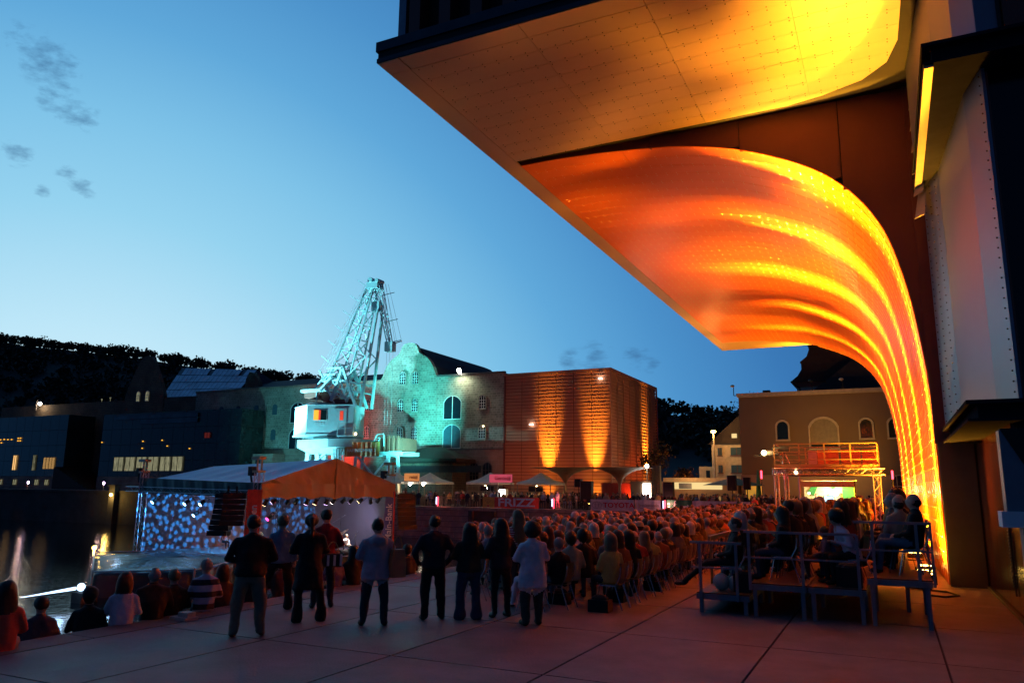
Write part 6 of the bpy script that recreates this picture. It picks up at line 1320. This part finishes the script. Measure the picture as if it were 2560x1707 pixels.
# ------------------------------------------------------------------ chairs
def chair_proto():
    t_ = thing('folding_chair', 'x', 'chair'); m = MB()
    def shell(pts, w0, w1):
        m = MB(); n = len(pts)
        for i, (y, z) in enumerate(pts):
            w_ = w0+(w1-w0)*i/(n-1)
            for x in (-w_, -w_*.5, 0, w_*.5, w_): m.v.append((x, y+.02*(x/w_)**2, z-.0+.015*(x/w_)**2)); 
        k = len(m.v)
        for i in range(k): x, y, z = m.v[i]; m.v.append((x, y-.006, z-.012))
        for i in range(n-1):
            for j in range(4):
                a = i*5+j; m.f.append((a, a+1, a+6, a+5)); m.f.append((k+a, k+a+5, k+a+6, k+a+1)); m.m += [0, 0]
        for i in range(n-1): m.f.append((i*5, i*5+5, k+i*5+5, k+i*5)); m.f.append((i*5+4, k+i*5+4, k+i*5+9, i*5+9)); m.m += [0, 0]
        return m
    shell([(-.20, .455), (0, .445), (.19, .46), (.215, .445)], .21, .20).build('seat', MT['chairwood'], t_)
    shell([(-.20, .50), (-.235, .60), (-.26, .72), (-.265, .86)], .20, .19).build('backrest', MT['chairwood'], t_)
    for sx in (-1, 1):
        MB().path([(sx*.235, -.30, 0), (sx*.215, -.15, .44), (sx*.20, -.25, .62), (sx*.19, -.265, .80)], .011, 6).build('leg', MT['chrome'], t_)
        MB().path([(sx*.235, .25, 0), (sx*.21, .16, .44), (sx*.21, -.16, .44)], .011, 6).build('leg', MT['chrome'], t_)
    MB().tube((-.21, .15, .43), (.21, .15, .43), .009, n=6).build('stretcher', MT['chrome'], t_)
    return t_
CH = chair_proto(); ch_used = [0]
def chair(x, y, z, rzz, lab, grp):
    if not ch_used[0]: ch_used[0] = 1; c = CH; c.location = (x, y, z); c.rotation_euler = (0, 0, rzz)
    else: c = dup(CH, (x, y, z), rzz)
    c['label'] = lab; c['group'] = grp; return c
ORD = ['first', 'second', 'third', 'fourth', 'fifth', 'sixth', 'seventh', 'eighth', 'ninth', 'tenth', 'eleventh', 'twelfth', 'thirteenth', 'fourteenth', 'fifteenth', 'sixteenth', 'seventeenth', 'eighteenth', 'nineteenth', 'twentieth', 'twenty-first', 'twenty-second', 'twenty-third', 'twenty-fourth', 'twenty-fifth', 'twenty-sixth', 'twenty-seventh', 'twenty-eighth', 'twenty-ninth', 'thirtieth', 'thirty-first', 'thirty-second', 'thirty-third', 'thirty-fourth']
# ------------------------------------------------------------------ audience
AU = []
spec = [('short', .21, .14, 'down', 'lap'), ('full', .20, .13, 'down', 'cross'), ('bob', .185, .125, 'cross', 'lap'), ('bald', .225, .16, 'down', 'cross'), ('long', .185, .125, 'down', 'lap'), ('short', .22, .15, 'cross', 'knee'), ('curly', .19, .13, 'down', 'cross'), ('cap', .21, .15, 'down', 'lap'), ('bob', .19, .14, 'down', 'cross')]
for i, (h_, a, b, c, d) in enumerate(spec): AU.append((h_, seated(h_, a, b, c, d, rnd.uniform(-.05, .12)).mesh('person', .030, .007, seed=40+i)))
TOPC = [('black', (.012, .012, .013)), ('black', (.016, .014, .014)), ('dark brown', (.05, .028, .018)), ('navy', (.018, .022, .045)), ('grey', (.14, .14, .15)), ('beige', (.42, .33, .22)), ('white', (.66, .62, .58)), ('red', (.42, .05, .03)), ('olive', (.07, .065, .035)), ('rust', (.28, .09, .03)), ('yellow', (.55, .42, .10)), ('pale blue', (.22, .28, .36)), ('pink', (.5, .22, .2))]
HW = ['brown', 'brown', 'black', 'fair', 'grey', 'grey', 'white', 'fair', 'red']
def look(r_):
    tn, tc_2 = TOPC[min(len(TOPC)-1, int(len(TOPC)*r_.random()**1.25))]; hc = r_.choice(HW); return hc, tn, tc_2, r_.choice([BLK, DKJ, JEAN, (.05, .04, .03), (.2, .17, .12)])
HT = {'short': 'short', 'full': 'thick', 'bob': 'bobbed', 'bald': 'thinning', 'long': 'long', 'curly': 'curly', 'cap': 'thin', 'pony': 'tied'}
ar = random.Random(11)
rowsx = [(-5.1, 14.9), (-5.98, 14.4), (-6.86, 15.4), (-7.74, 15.9), (-8.62, 16.3), (-9.5, 17.2), (-10.38, 19.0)]
lows = []
for i, (h_, a, b, c, d) in enumerate(spec[:6]):
    me = seated(h_, a, b, 'down', d).mesh('person', .055, 0, seed=60+i); lows.append(me)
stuff_v = {}
SK = MB(); crowd = []
for ri, (x0, y0) in enumerate(rowsx):
    for si in range(78):
        y = y0+.575*si+ar.uniform(-.05, .05); x = x0+ar.uniform(-.06, .06)-.006*(y-15)
        if y > 58: break
        if ar.random() < .05 and si > 1: continue
        rz_ = aim(x, y, -42, 48)+ar.uniform(-.35, .35)
        if si < 21+(2 if ri < 2 else 0):
            ht, me = ar.choice(AU); hc, tn, tcol, bt = look(ar); rn = 'aisle row' if ri == 0 else f'{ORD[ri]} row from the aisle'
            o = person(me, (x, y, 0), rz_, f'{tn} top, {HT[ht] if ht not in ("bald", "cap") else "thin"} {hc} hair, {ORD[si]} seat of the {rn}'.replace('row from the aisle', 'audience row') if ri else f'{tn} top, {hc} hair, {ORD[si]} seat of the audience row at the aisle', (hc, tcol, bt), 'seated audience on the plaza', ar.uniform(.95, 1.05))
            if ht == 'cap': o.material_slots[EXT].material = cloth('cloth', ar.choice([(.4, .33, .22), (.6, .55, .5), (.05, .05, .06)]))
            if si < (24 if ri == 0 else 1): chair(x, y, 0, math.pi/2+ar.uniform(-.1, .05), f'tubular steel chair at the {ORD[si]} seat of the {rn}', 'chairs of the plaza audience')
        else: crowd.append((x, y, 0, rz_))
# empty and front chairs near the left front
chair(-6.35, 13.9, 0, math.pi/2+.2, 'tubular steel chair at the near corner of the audience, beside the white coat', 'chairs of the plaza audience')
o = person(AU[2][1], (-6.3, 13.9, 0), aim(-6.3, 13.9)+.2, 'woman in a grey top and white skirt on the nearest chair beside the white coat', ('brown', (.16, .18, .20), (.6, .6, .7)), 'seated audience on the plaza')
chair(-8.0, 14.6, 0, math.pi/2+.3, 'tubular steel chair of the white-haired woman behind the olive jacket', 'chairs of the plaza audience')
o = person(AU[1][1], (-8.0, 14.6, 0), aim(-8, 14.6), 'white-haired woman in a pale blue-grey jacket seated left of the olive jacket', ('white', (.25, .32, .36), DKJ), 'seated audience on the plaza')
for i, (x, y) in enumerate(((-5.15, 14.4), (-5.3, 15.8), (-5.1, 17.9), (-6.2, 14.9))):
    o = MB().zprism([(-.2, -.14), (.2, -.14), (.2, .14), (-.2, .14)], 0, .22).ball((0, 0, .2), .16, 10, 6, sz=(1.2, .8, .7)).build('bag', MT['black']); o.location = (x, y, 0); tag(o, ['black bag on the ground under the first aisle chair', 'black bag on the ground under the third aisle chair', 'black bag on the ground under the sixth aisle chair', 'black bag behind the nearest chair'][i], 'bag')
# raised platforms
PLAT = [(-3.5, -2.52, .37, 'left low'), (-2.50, -1.50, .60, 'second'), (-1.48, -.52, .60, 'third'), (-.50, .52, .81, 'right high')]
for pi_, (x0, x1, z, nm) in enumerate(PLAT):
    for k in range(5):
        x1 = x1 if (k == 0 or pi_ < 3) else .22
        ya, yb2 = 15.25+(0 if k == 0 else 2+8.5*(k-1)), 15.25+(2 if k == 0 else 2+8.5*k)-.03
        lab = f'{nm} seating platform of the stand, ' + ['front section with grey legs', 'section right behind the front one', 'middle section', 'section before the far end', 'farthest section'][k]
        o = thing('seating_platform', lab, 'platform', ((x0+x1)/2, ya, 0), 0, 'platforms of the raised seating stand'); w_ = (x1-x0)/2; l_ = yb2-ya
        MB().box((-w_, 0, z-.02), (w_, l_, z)).build('deck_board', MT['ply'], o)
        m = MB(); m.box((-w_, -.02, z-.12), (w_, .03, z-.022)); m.box((-w_, l_-.03, z-.12), (w_, l_, z-.022)); m.box((-w_, .03, z-.12), (-w_+.04, l_-.03, z-.022)); m.box((w_-.04, .03, z-.12), (w_, l_-.03, z-.022)); m.build('edge_frame', MT['steelblue'], o)
        for sx in (-1, 1):
            for yy_ in ((.06, l_-.08) if k < 2 else (.06,)): MB().box((sx*(w_-.08)-.035, yy_-.03, 0), (sx*(w_-.08)+.035, yy_+.04, z-.12)).build('leg', MT['steelblue'], o)
def railing(x0, x1, zb, zt, y, lab, posts):
    o = thing('guard_rail', lab, 'railing', ((x0+x1)/2, y, zb)); w_ = (x1-x0)/2; h_ = zt-zb
    MB().beam((-w_, 0, h_), (w_, 0, h_), .045).build('top_rail', MT['steelblue'], o); MB().beam((-w_, 0, h_*.5), (w_, 0, h_*.5), .03).build('mid_rail', MT['steelblue'], o)
    for px in posts: MB().box((px-(x0+x1)/2-.025, -.025, -.12), (px-(x0+x1)/2+.025, .025, h_)).build('post', MT['steelblue'], o)
railing(-3.58, -2.62, .37, 1.30, 15.18, 'lowest grey guard rail at the left end of the stand', (-3.40, -2.72)); railing(-2.56, -.62, .60, 1.53, 15.18, 'middle grey guard rail of the stand', (-2.48, -1.55, -.62)); railing(-.66, .55, .81, 1.76, 15.18, 'highest grey guard rail at the right end of the stand', (-.36, .33))
o = thing('guard_rail', 'grey side railing at the right edge of the high platform beside the glowing wall', 'railing', (.55, 15.2, .81))
MB().beam((0, 0, .95), (0, 2, .95), .04).build('top_rail', MT['steelblue'], o); MB().beam((0, 0, .48), (0, 2, .48), .03).build('mid_rail', MT['steelblue'], o)
for k in range(2): MB().box((-.02, 2*k-.02, -.1), (.02, 2*k+.02, .95)).build('post', MT['steelblue'], o)
o = thing('wooden_handrail', 'wooden handrail running along the left edge of the raised stand', 'railing', (-3.6, 17, .37)); MB().beam((0, 0, .9), (0, 16, .92), .05, .09).build('top_rail', MT['wood'], o)
for k in range(8): MB().beam((0, 2.1*k+.2, -.3), (0, 2.1*k+.2, .88), .05).build('post', MT['wood'], o)
# people on the stand
for pi_, (x0, x1, z, nm) in enumerate(PLAT):
    for si in range(72):
        y = 15.95+.60*si+ar.uniform(-.05, .05); x = (x0+x1)/2+.12+ar.uniform(-.05, .05)
        if y > 57.5: break
        if ar.random() < .05 and si > 2: continue
        if si == 0 and pi_ in (0, 1, 2, 3): continue
        if (abs(y-38.6) < 3.2): continue     # under the camera scaffold
        rz_ = aim(x, y, -42, 60)+ar.uniform(-.35, .35)
        if si < 14:
            ht, me = ar.choice(AU); hc, tn, tcol, bt = look(ar)
            o = person(me, (x, y, z), rz_, f'listener in {tn}, {hc} hair, {ORD[si]} seat on the {nm} platform', (hc, tcol, bt), 'seated audience on the raised stand', ar.uniform(1.02, 1.12))
            if si < 3: chair(x, y, z, math.pi/2, f'chair at the {ORD[si]} seat of the {nm} platform', 'chairs on the raised stand')
        else: crowd.append((x, y, z, rz_))
def sit(kind, loc, rzz, lab, lk, vox=.024, sc_=1.0, **k): return person(seated(kind, **k).mesh('person', vox, .007, seed=rnd.randint(0, 99)), loc, rzz, lab, lk, 'seated audience on the raised stand', sc_)
sit('short', (-2.95, 16.0, .37), math.pi/2+.15, 'man in dark clothes with outstretched legs on the lowest platform of the stand', ('brown', BLK, BLK), sh=.22, belly=.15, legs='stretch', arms='lap', lean=-.2)
chair(-2.95, 16.0, .37, math.pi/2+.1, 'chair of the man with outstretched legs on the lowest platform', 'chairs on the raised stand')
sit('long', (-1.93, 16.0, .60), math.pi/2-.1, 'woman with long brown hair in a black jacket on the second platform, seen from behind', ('brown', BLK, (.03, .04, .07)), sh=.21, belly=.14, legs='down', arms='lap', lean=.05)
chair(-1.93, 16.0, .60, math.pi/2-.1, 'chair of the woman in the black jacket on the second platform', 'chairs on the raised stand')
sit('curly', (-.72, 16.1, .60), math.pi/2+.5, 'curly-haired woman in a white shirt and black vest bending forward on the third platform', ('black', (.5, .5, .58), BLK), sh=.19, belly=.13, legs='down', arms='knee', lean=.55, sc_=.97)
chair(-.72, 16.1, .60, math.pi/2+.3, 'chair of the curly-haired woman on the third platform', 'chairs on the raised stand')
sit('full', (-1.25, 16.6, .60), math.pi/2, 'child in a red and white top next to the curly-haired woman', ('brown', (.35, .2, .25), (.03, .02, .03)), sh=.19, belly=.13, legs='down', arms='lap', sc_=.72)
sit('bald', (.30, 16.2, .81), math.pi/2-.2, 'bald man in black and faded jeans at the right end of the high platform', ('brown', BLK, (.10, .14, .20)), sh=.22, belly=.16, legs='cross', arms='lap', lean=-.12, sc_=1.06)
chair(.30, 16.2, .81, math.pi/2-.1, 'chair of the bald man at the right end of the high platform', 'chairs on the raised stand')
sit('short', (.0, 17.3, .81), math.pi/2-.25, 'grey-haired man in a dark grey jacket beside the bald man on the high platform', ('grey', (.05, .055, .06), BLK), sh=.225, belly=.16, legs='cross', arms='cross', lean=.0, sc_=1.05)
o = MB().ball((0, 0, .16), .15, 10, 8, sz=(1.1, .8, 1.1)).ball((.24, .05, .13), .13, 10, 8, sz=(1, .8, 1.2)).build('plastic_bag', MT['bag'], smooth=True); o.location = (-3.12, 15.75, .37); tag(o, 'crumpled pale plastic bags at the feet on the lowest platform', 'bag')
for i, (x, y, z) in enumerate(((-2.7, 15.7, .37), (-.85, 15.6, .60), (-.75, 15.5, .6))):
    o = MB().box((-.17, -.1, 0), (.17, .1, .34)).ball((0, 0, .34), .15, 8, 6, sz=(1.1, .7, .5)).build('backpack', MT['black']); o.location = (x, y, z); tag(o, ['black rucksack on the lowest platform behind the pale bags', 'black rucksack at the feet of the curly-haired woman', 'dark shoulder bag on the edge of the third platform'][i], 'bag')
# far part of the audience as one mass: low meshes of whole seated figures
cm = {}
def crowd_mesh(items, meshes, name, lab, palette):
    V = []; Fc = []; MI = []; off = 0; mats_ = [MT['skin']]+[cloth('hair', HAIRC[h]) for h in ('brown', 'grey', 'black', 'fair')]+[cloth('cloth', c) for c in palette]
    data = []
    for me in meshes:
        nv = len(me.vertices); co = np.empty(nv*3); me.vertices.foreach_get('co', co); me.calc_loop_triangles(); nt_ = len(me.loop_triangles); tr = np.empty(nt_*3, 'i4'); me.loop_triangles.foreach_get('vertices', tr); mi = np.empty(nt_, 'i4'); me.loop_triangles.foreach_get('material_index', mi); data.append((co.reshape(-1, 3), tr.reshape(-1, 3), mi))
    for (x, y, z, a) in items:
        co, tr, mi = data[ar.randrange(len(data))]; c, s_ = math.cos(a), math.sin(a); k = ar.uniform(.94, 1.07)
        V.append(np.stack([x+(co[:, 0]*c-co[:, 1]*s_)*k, y+(co[:, 0]*s_+co[:, 1]*c)*k, z+co[:, 2]*k], 1)); Fc.append(tr+off); off += len(co)
        mp_ = np.array([0, 1+ar.randrange(4), 5+ar.randrange(len(palette)), 5+ar.randrange(2), 5, 5]); MI.append(mp_[mi])
    V = np.concatenate(V); Fc = np.concatenate(Fc); MI = np.concatenate(MI); me = bpy.data.meshes.new(name); me.vertices.add(len(V)); me.vertices.foreach_set('co', V.ravel())
    me.loops.add(len(Fc)*3); me.loops.foreach_set('vertex_index', Fc.ravel().astype('i4')); me.polygons.add(len(Fc)); me.polygons.foreach_set('loop_start', np.arange(0, len(Fc)*3, 3, dtype='i4')); me.polygons.foreach_set('loop_total', np.full(len(Fc), 3, 'i4'))
    for m_ in mats_: me.materials.append(m_)
    me.polygons.foreach_set('material_index', MI.astype('i4')); me.polygons.foreach_set('use_smooth', np.ones(len(Fc), bool)); me.update(calc_edges=True)
    o = obj(name, me); tag(o, lab, 'crowd', kind='stuff'); return o
crowd_mesh(crowd, lows, 'seated_crowd', 'far rows of the seated audience merging into one crowd of heads', [c for _, c in TOPC])
# standing people on the upper quay and around
QS = [standing(1.75, 'short', .21, .14, arms='pocket').mesh('person', .05, 0), standing(1.66, 'bob', .185, .125, arms='front').mesh('person', .05, 0), standing(1.78, 'full', .22, .15, arms='cross', feet=((-.2, 0), (.2, 0))).mesh('person', .05, 0), standing(1.68, 'long', .18, .12, arms='down').mesh('person', .05, 0)]
spots = []
x = -57.5; gnames = ['left of the FRIZZ banner', 'behind the FRIZZ banner', 'right of the FRIZZ banner', 'behind the TOYOTA banner', 'behind the cream banner', 'behind the green exit banner', 'behind the blank pale banner']
def zone_of(x): return gnames[0] if x < -42.1 else gnames[1] if x < -35 else gnames[2] if x < -29 else gnames[3] if x < -24.1 else gnames[4] if x < -21 else gnames[5] if x < -18.1 else gnames[6]
cnt = {}; more = []
while x < -10:
    zn = zone_of(x); spots.append((x, 79.3+ar.uniform(0, 1.6), zn)); x += ar.uniform(.55, 1.15) if x < -42 else ar.uniform(.5, .95)
for (x, y, zn) in spots:
    cnt[zn] = cnt.get(zn, 0)+1
    if cnt[zn] > 16: more.append((x, y, 0, ar.uniform(-.5, .5)+math.pi)); continue
    hc, tn, tcol, bt = look(ar); person(ar.choice(QS), (x, y, 0), math.pi+ar.uniform(-.7, .7) if ar.random() < .75 else ar.uniform(0, 6), f'standing onlooker in {tn}, {ORD[cnt[zn]-1]} of those {zn}', (hc, tcol, bt), 'people standing on the upper quay')
o = person(QS[2], (-33.0, 78.9, 0), 2.6, 'large standing man in a pale pink shirt beside the light tube right of FRIZZ', ('fair', (.75, .45, .5), (.5, .05, .12)), 'people standing on the upper quay', 1.08)
for _ in range(150): x = ar.uniform(-42, -9); more.append((x, ar.uniform(81, 88), 0, ar.uniform(0, 6.28)))
for _ in range(36): x = ar.uniform(-60, -43); more.append((x, ar.uniform(81, 83.5), 0, ar.uniform(0, 6.28)))
for _ in range(60): more.append((ar.uniform(-11, 1.0), ar.uniform(62, 86), 0, ar.uniform(1.5, 4.5)))
crowd_mesh(more, QS, 'standing_crowd', 'dense standing crowd among the stalls and in front of the ochre hall', [c for _, c in TOPC[:9]])
# performers on the floating stage
perf = [(-2.6, 7.3, standing(1.75, 'bald', .21, .14, arms='front'), 'musician in pale clothes standing in the white light left of the piano', ('fair', (.7, .65, .6), (.3, .3, .3))), (-2.0, 9.6, seated('short', .21, .14, 'down', 'lap'), 'pianist sitting at the white-lit piano', ('fair', (.7, .5, .4), BLK)), (-9.2, 9.2, standing(1.75, 'short', .21, .14, arms='front'), 'musician in a dark suit standing before the blue dotted backdrop', ('brown', (.05, .04, .04), BLK)), (-12.2, 6.0, seated('short', .2, .13, 'down', 'lap'), 'keyboard player sitting low at the left of the stage', ('red', (.3, .1, .08), BLK)), (-3.4, 1.6, seated('bob', .2, .13, 'down', 'knee'), 'drummer behind the pale drum kit', ('fair', (.7, .5, .3), BLK)), (-1.9, 3.9, standing(1.72, 'short', .2, .13, arms='front'), 'musician in bright clothes behind the red shirt man', ('fair', (.7, .6, .5), (.4, .35, .3)))]
for x, y, F_, lab, lk in perf: person(F_.mesh('person', .04, 0), sg(x, y, DK), SR-math.pi/2, lab, lk, 'musicians on the floating stage')
o = thing('double_bass', 'double bass held by the musician in the white light', 'double bass', sg(-2.3, 7.65, DK), SR-math.pi/2)
MB().ball((0, 0, .5), .33, 12, 10, sz=(1, .35, 1.1)).ball((0, 0, .98), .25, 12, 10, sz=(1, .35, 1.1)).build('body', mat('varnished_wood', (.30, .12, .04), .3), o, smooth=True); MB().tube((0, .05, 1.1), (0, -.02, 1.85), .03, .02, 6).build('neck', MT['black'], o)

# ------------------------------------------------------------------ camera scaffold, mixing booth
sf = thing('camera_scaffold', 'orange-lit scaffold platform on truss legs above the rear of the audience', 'scaffold', (-2.6, 39.5, 0))
ZD = 3.35; xa, xb, ya, yb2 = -2.35, 2.15, -.6, 2.6
m = MB(); truss(m, (xa-.05, ya, ZD-.18), (xb+.25, ya, ZD-.18), .28, .34, .028, .016); truss(m, (xa, yb2, ZD-.18), (xb, yb2, ZD-.18), .28, .34, .028, .016); truss(m, (xa, ya, ZD-.18), (xa, yb2, ZD-.18), .28, .34, .028, .016); truss(m, (xb-.1, ya, ZD-.18), (xb-.1, yb2, ZD-.18), .28, .34, .028, .016); m.build('roof_truss', MT['truss'], sf)
m = MB(); truss(m, (xb-.1, ya, 0), (xb-.1, ya, ZD-.32), .30, .36, .03, .018); m.build('truss_leg', MT['truss'], sf)
m = MB(); truss(m, (xa+.05, ya, 0), (xa+.05, ya, ZD-.32), .16, .5, .04, .012); m.build('truss_leg', MT['truss'], sf)
m = MB(); truss(m, (xa+.45, ya+.4, 0), (xa+.45, ya+.4, ZD-.32), .14, .5, .04, .012); m.build('truss_leg', MT['truss'], sf)
for (x, y) in ((xa+.75, yb2), (xb-.1, yb2), (xa+.05, yb2)): MB().tube((x, y, 0), (x, y, ZD-.2), .05, n=8).build('pole_leg', MT['truss'], sf)
MB().box((xa, ya, ZD-.03), (xb, yb2, ZD+.03)).build('deck_board', MT['ply'], sf)
for y in (ya, yb2):
    m = MB()
    for x in np.linspace(xa, xb, 5): m.box((x-.03, y-.03, ZD), (x+.03, y+.03, ZD+1.12))
    for z in (.38, .75, 1.12): m.beam((xa, y, ZD+z), (xb, y, ZD+z), .045)
    m.box((xa, y-.02, ZD+.03), (xb, y+.02, ZD+.17)); m.build('guard_rail', mat('yellow_zinc_rail', (.5, .36, .16), .5, .5), sf)
for x in (xa, xb):
    m = MB()
    for z in (.38, .75, 1.12): m.beam((x, ya, ZD+z), (x, yb2, ZD+z), .045)
    m.build('guard_rail', MT['truss'], sf)
for (x0, x1) in ((-.65, .35), (.45, 1.35), (1.42, 2.1)):
    MB().box((x0, yb2-.08, ZD+.2), (x1, yb2-.05, ZD+.98)).build('windbreak_sheet', MT['orangecloth'], sf)
MB().box((-1.1, yb2-.09, ZD+.18), (-.68, yb2-.05, ZD+.95)).build('pale_sheet', MT['bag'], sf)
o = thing('video_camera', 'video camera on a tripod at the left end of the scaffold platform', 'camera', (-4.55, 39.4, ZD+.03)); MB().box((-.3, -.12, .75), (.25, .12, 1.0)).box((-.55, -.09, .8), (-.3, .09, .97)).build('camera_body', MT['black'], o)
for a in (0, 2.1, 4.2): MB().tube((0, 0, .75), (.3*math.cos(a), .3*math.sin(a), 0), .02, n=5).build('leg', MT['chrome'], o)
o = thing('spot_projector', 'black projector with a blazing warm lens reaching left from the scaffold', 'spotlight', (-5.2, 39.3, ZD+.75)); MB().tube((.4, 0, 0), (-.45, -.1, -.05), .17, .13, 10).box((-.75, -.15, -.2), (-.2, .1, -.12)).build('housing', MT['black'], o); MB().ball((-.25, -.22, -.02), .13, 8, 6).build('lens', EM['warm'], o, smooth=True); MB().beam((.35, 0, 0), (.55, .0, -.3), .05).build('bracket', MT['black'], o)
for x, lab in ((-5.6, 'short red light tube left of the scaffold on the hall wall'), (.15, 'short red light tube right of the scaffold truss corner')):
    o = thing('red_light_tube', lab, 'light tube', (x-.1 if x < -3 else x-.05, 39.6, 2.85)); MB().tube((0, 0, 0), (0, 0, .38), .04, n=8).build('tube', EM['red'], o); MB().tube((0, .05, -2.85), (0, .05, 0), .02, n=5).build('pole', MT['black'], o); light('red_tube_light', 'POINT', (x-.1, 39.9, 3.0), 14, (1, .05, .1), size=.1)
o = MB().ball((-4.0, 38.75, 3.15), .07, 8, 6).build('truss_lamp', EM['warm'], smooth=True); tag(o, 'small warm lamp clamped to the scaffold truss', 'lamp')
bo = thing('mixing_booth', 'green and cream curtained mixing booth glowing behind the audience', 'booth', (-4.15, 60.5, 0))
MB().box((-1.75, 1.6, 0), (1.75, 1.7, 3.0)).build('rear_curtain', MT['djwhite'], bo)
m = MB(); m.box((.9, 1.5, .6), (1.7, 1.56, 2.95)); m.prism([(-1.5, 2.2), (-1.0, 2.9), (-.6, 2.9), (-1.1, 1.9)], 1.5, 1.56); m.prism([(-.1, 2.6), (.5, 2.95), (.9, 2.95), (.3, 2.4)], 1.5, 1.56); m.prism([(-1.2, 1.2), (-.4, 1.9), (.0, 1.5), (-.6, 1.0)], 1.5, 1.56); m.build('green_curtain', MT['djgreen'], bo)
MB().box((-1.85, -.2, 2.55), (1.85, -.1, 2.95)).build('front_band', MT['funnel'], bo); MB().box((-1.9, -.25, 3.0), (1.9, 1.8, 3.06)).build('roof', MT['djwhite'], bo); MB().box((-1.7, .2, 0), (1.7, .8, 1.0)).build('desk', MT['black'], bo)
for x in (-1.85, 1.85): MB().box((x-.04, -.2, 0), (x+.04, -.12, 3.0)).build('post', MT['black'], bo)
o = MB().ball((-3.7, 61.4, 2.05), .16).build('booth_lamp', EM['white'], smooth=True); tag(o, 'blazing white lamp inside the mixing booth', 'lamp'); o = MB().ball((-5.5, 61.4, 2.1), .09).build('booth_lamp', EM['warm'], smooth=True); tag(o, 'smaller warm lamp at the left inside the mixing booth', 'lamp')
light('booth_light', 'POINT', (-3.9, 60.9, 2.3), 330, (1, .85, .45), size=.25)
for i, (x, lab) in enumerate(((-5.0, 'technician silhouette on the left in the mixing booth'), (-4.15, 'technician silhouette in the middle of the mixing booth'), (-3.3, 'technician silhouette on the right beside the blazing lamp'))): person(QS[i % 3], (x, 61.1, .25), math.pi, lab, ('black', BLK, BLK), 'technicians in the mixing booth')
o = thing('monitor', 'small bright monitor screen in front of the mixing booth', 'monitor', (-3.75, 55.5, 0)); MB().box((-.33, 0, 1.55), (.33, .05, 1.98)).build('casing', MT['black'], o); MB().box((-.30, -.01, 1.58), (.30, -.002, 1.95)).build('screen', EM['screen'], o); MB().tube((0, .03, 0), (0, .03, 1.55), .03).build('stand', MT['black'], o)
rk = thing('equipment_rack', 'rack of lit audio equipment below the mixing booth', 'rack', (-5.2, 57, 0)); MB().box((-.55, 0, 0), (.55, .6, 1.75)).build('cabinet', MT['black'], rk)
for k in range(3): MB().box((-.5, -.03, .75+.33*k), (.5, .0, .92+.33*k)).build('equipment_unit', MT['trim'], rk)
light('projector_light', 'POINT', (-5.3, 38.9, 4.1), 160, (1, .6, .2), size=.15)
light('desk_lamp', 'POINT', (-5.1, 56.5, 1.9), 30, (1, .65, .25), size=.1)
# yellow board strip where the wall meets the ground far away
# ------------------------------------------------------------------ pale steel stand at the right edge
o = thing('steel_stand', 'bluish steel stand with a white crossbar cut by the right edge of the picture', 'stand', (1.45, 11.9, 0))
MB().box((.02, -.10, 0), (.34, .2, 1.86)).build('post', MT['steelblue'], o); MB().box((-.2, -.16, 1.86), (2.6, .24, 2.06)).build('crossbar', MT['white'], o); MB().box((-.13, -.1, 2.06), (.12, .2, 3.1)).build('upper_post', MT['steelblue'], o)
MB().add([(-.12, -.12, 3.12), (2.4, -.12, 3.12), (2.4, -.12, 2.06), (.4, -.12, 2.06), (-.12, .0, 3.12), (2.4, .0, 3.12), (2.4, .0, 2.06), (.4, .0, 2.06)], [(0, 3, 2, 1), (4, 5, 6, 7), (0, 4, 7, 3), (0, 1, 5, 4)]).build('dark_panel', MT['black'], o)
m = MB(); m.tube((.05, -.16, .1), (.16, -.16, .1), .1, n=12); m.beam((.1, -.14, .1), (.1, -.02, .3), .05); m.build('castor', MT['rubber'], o)
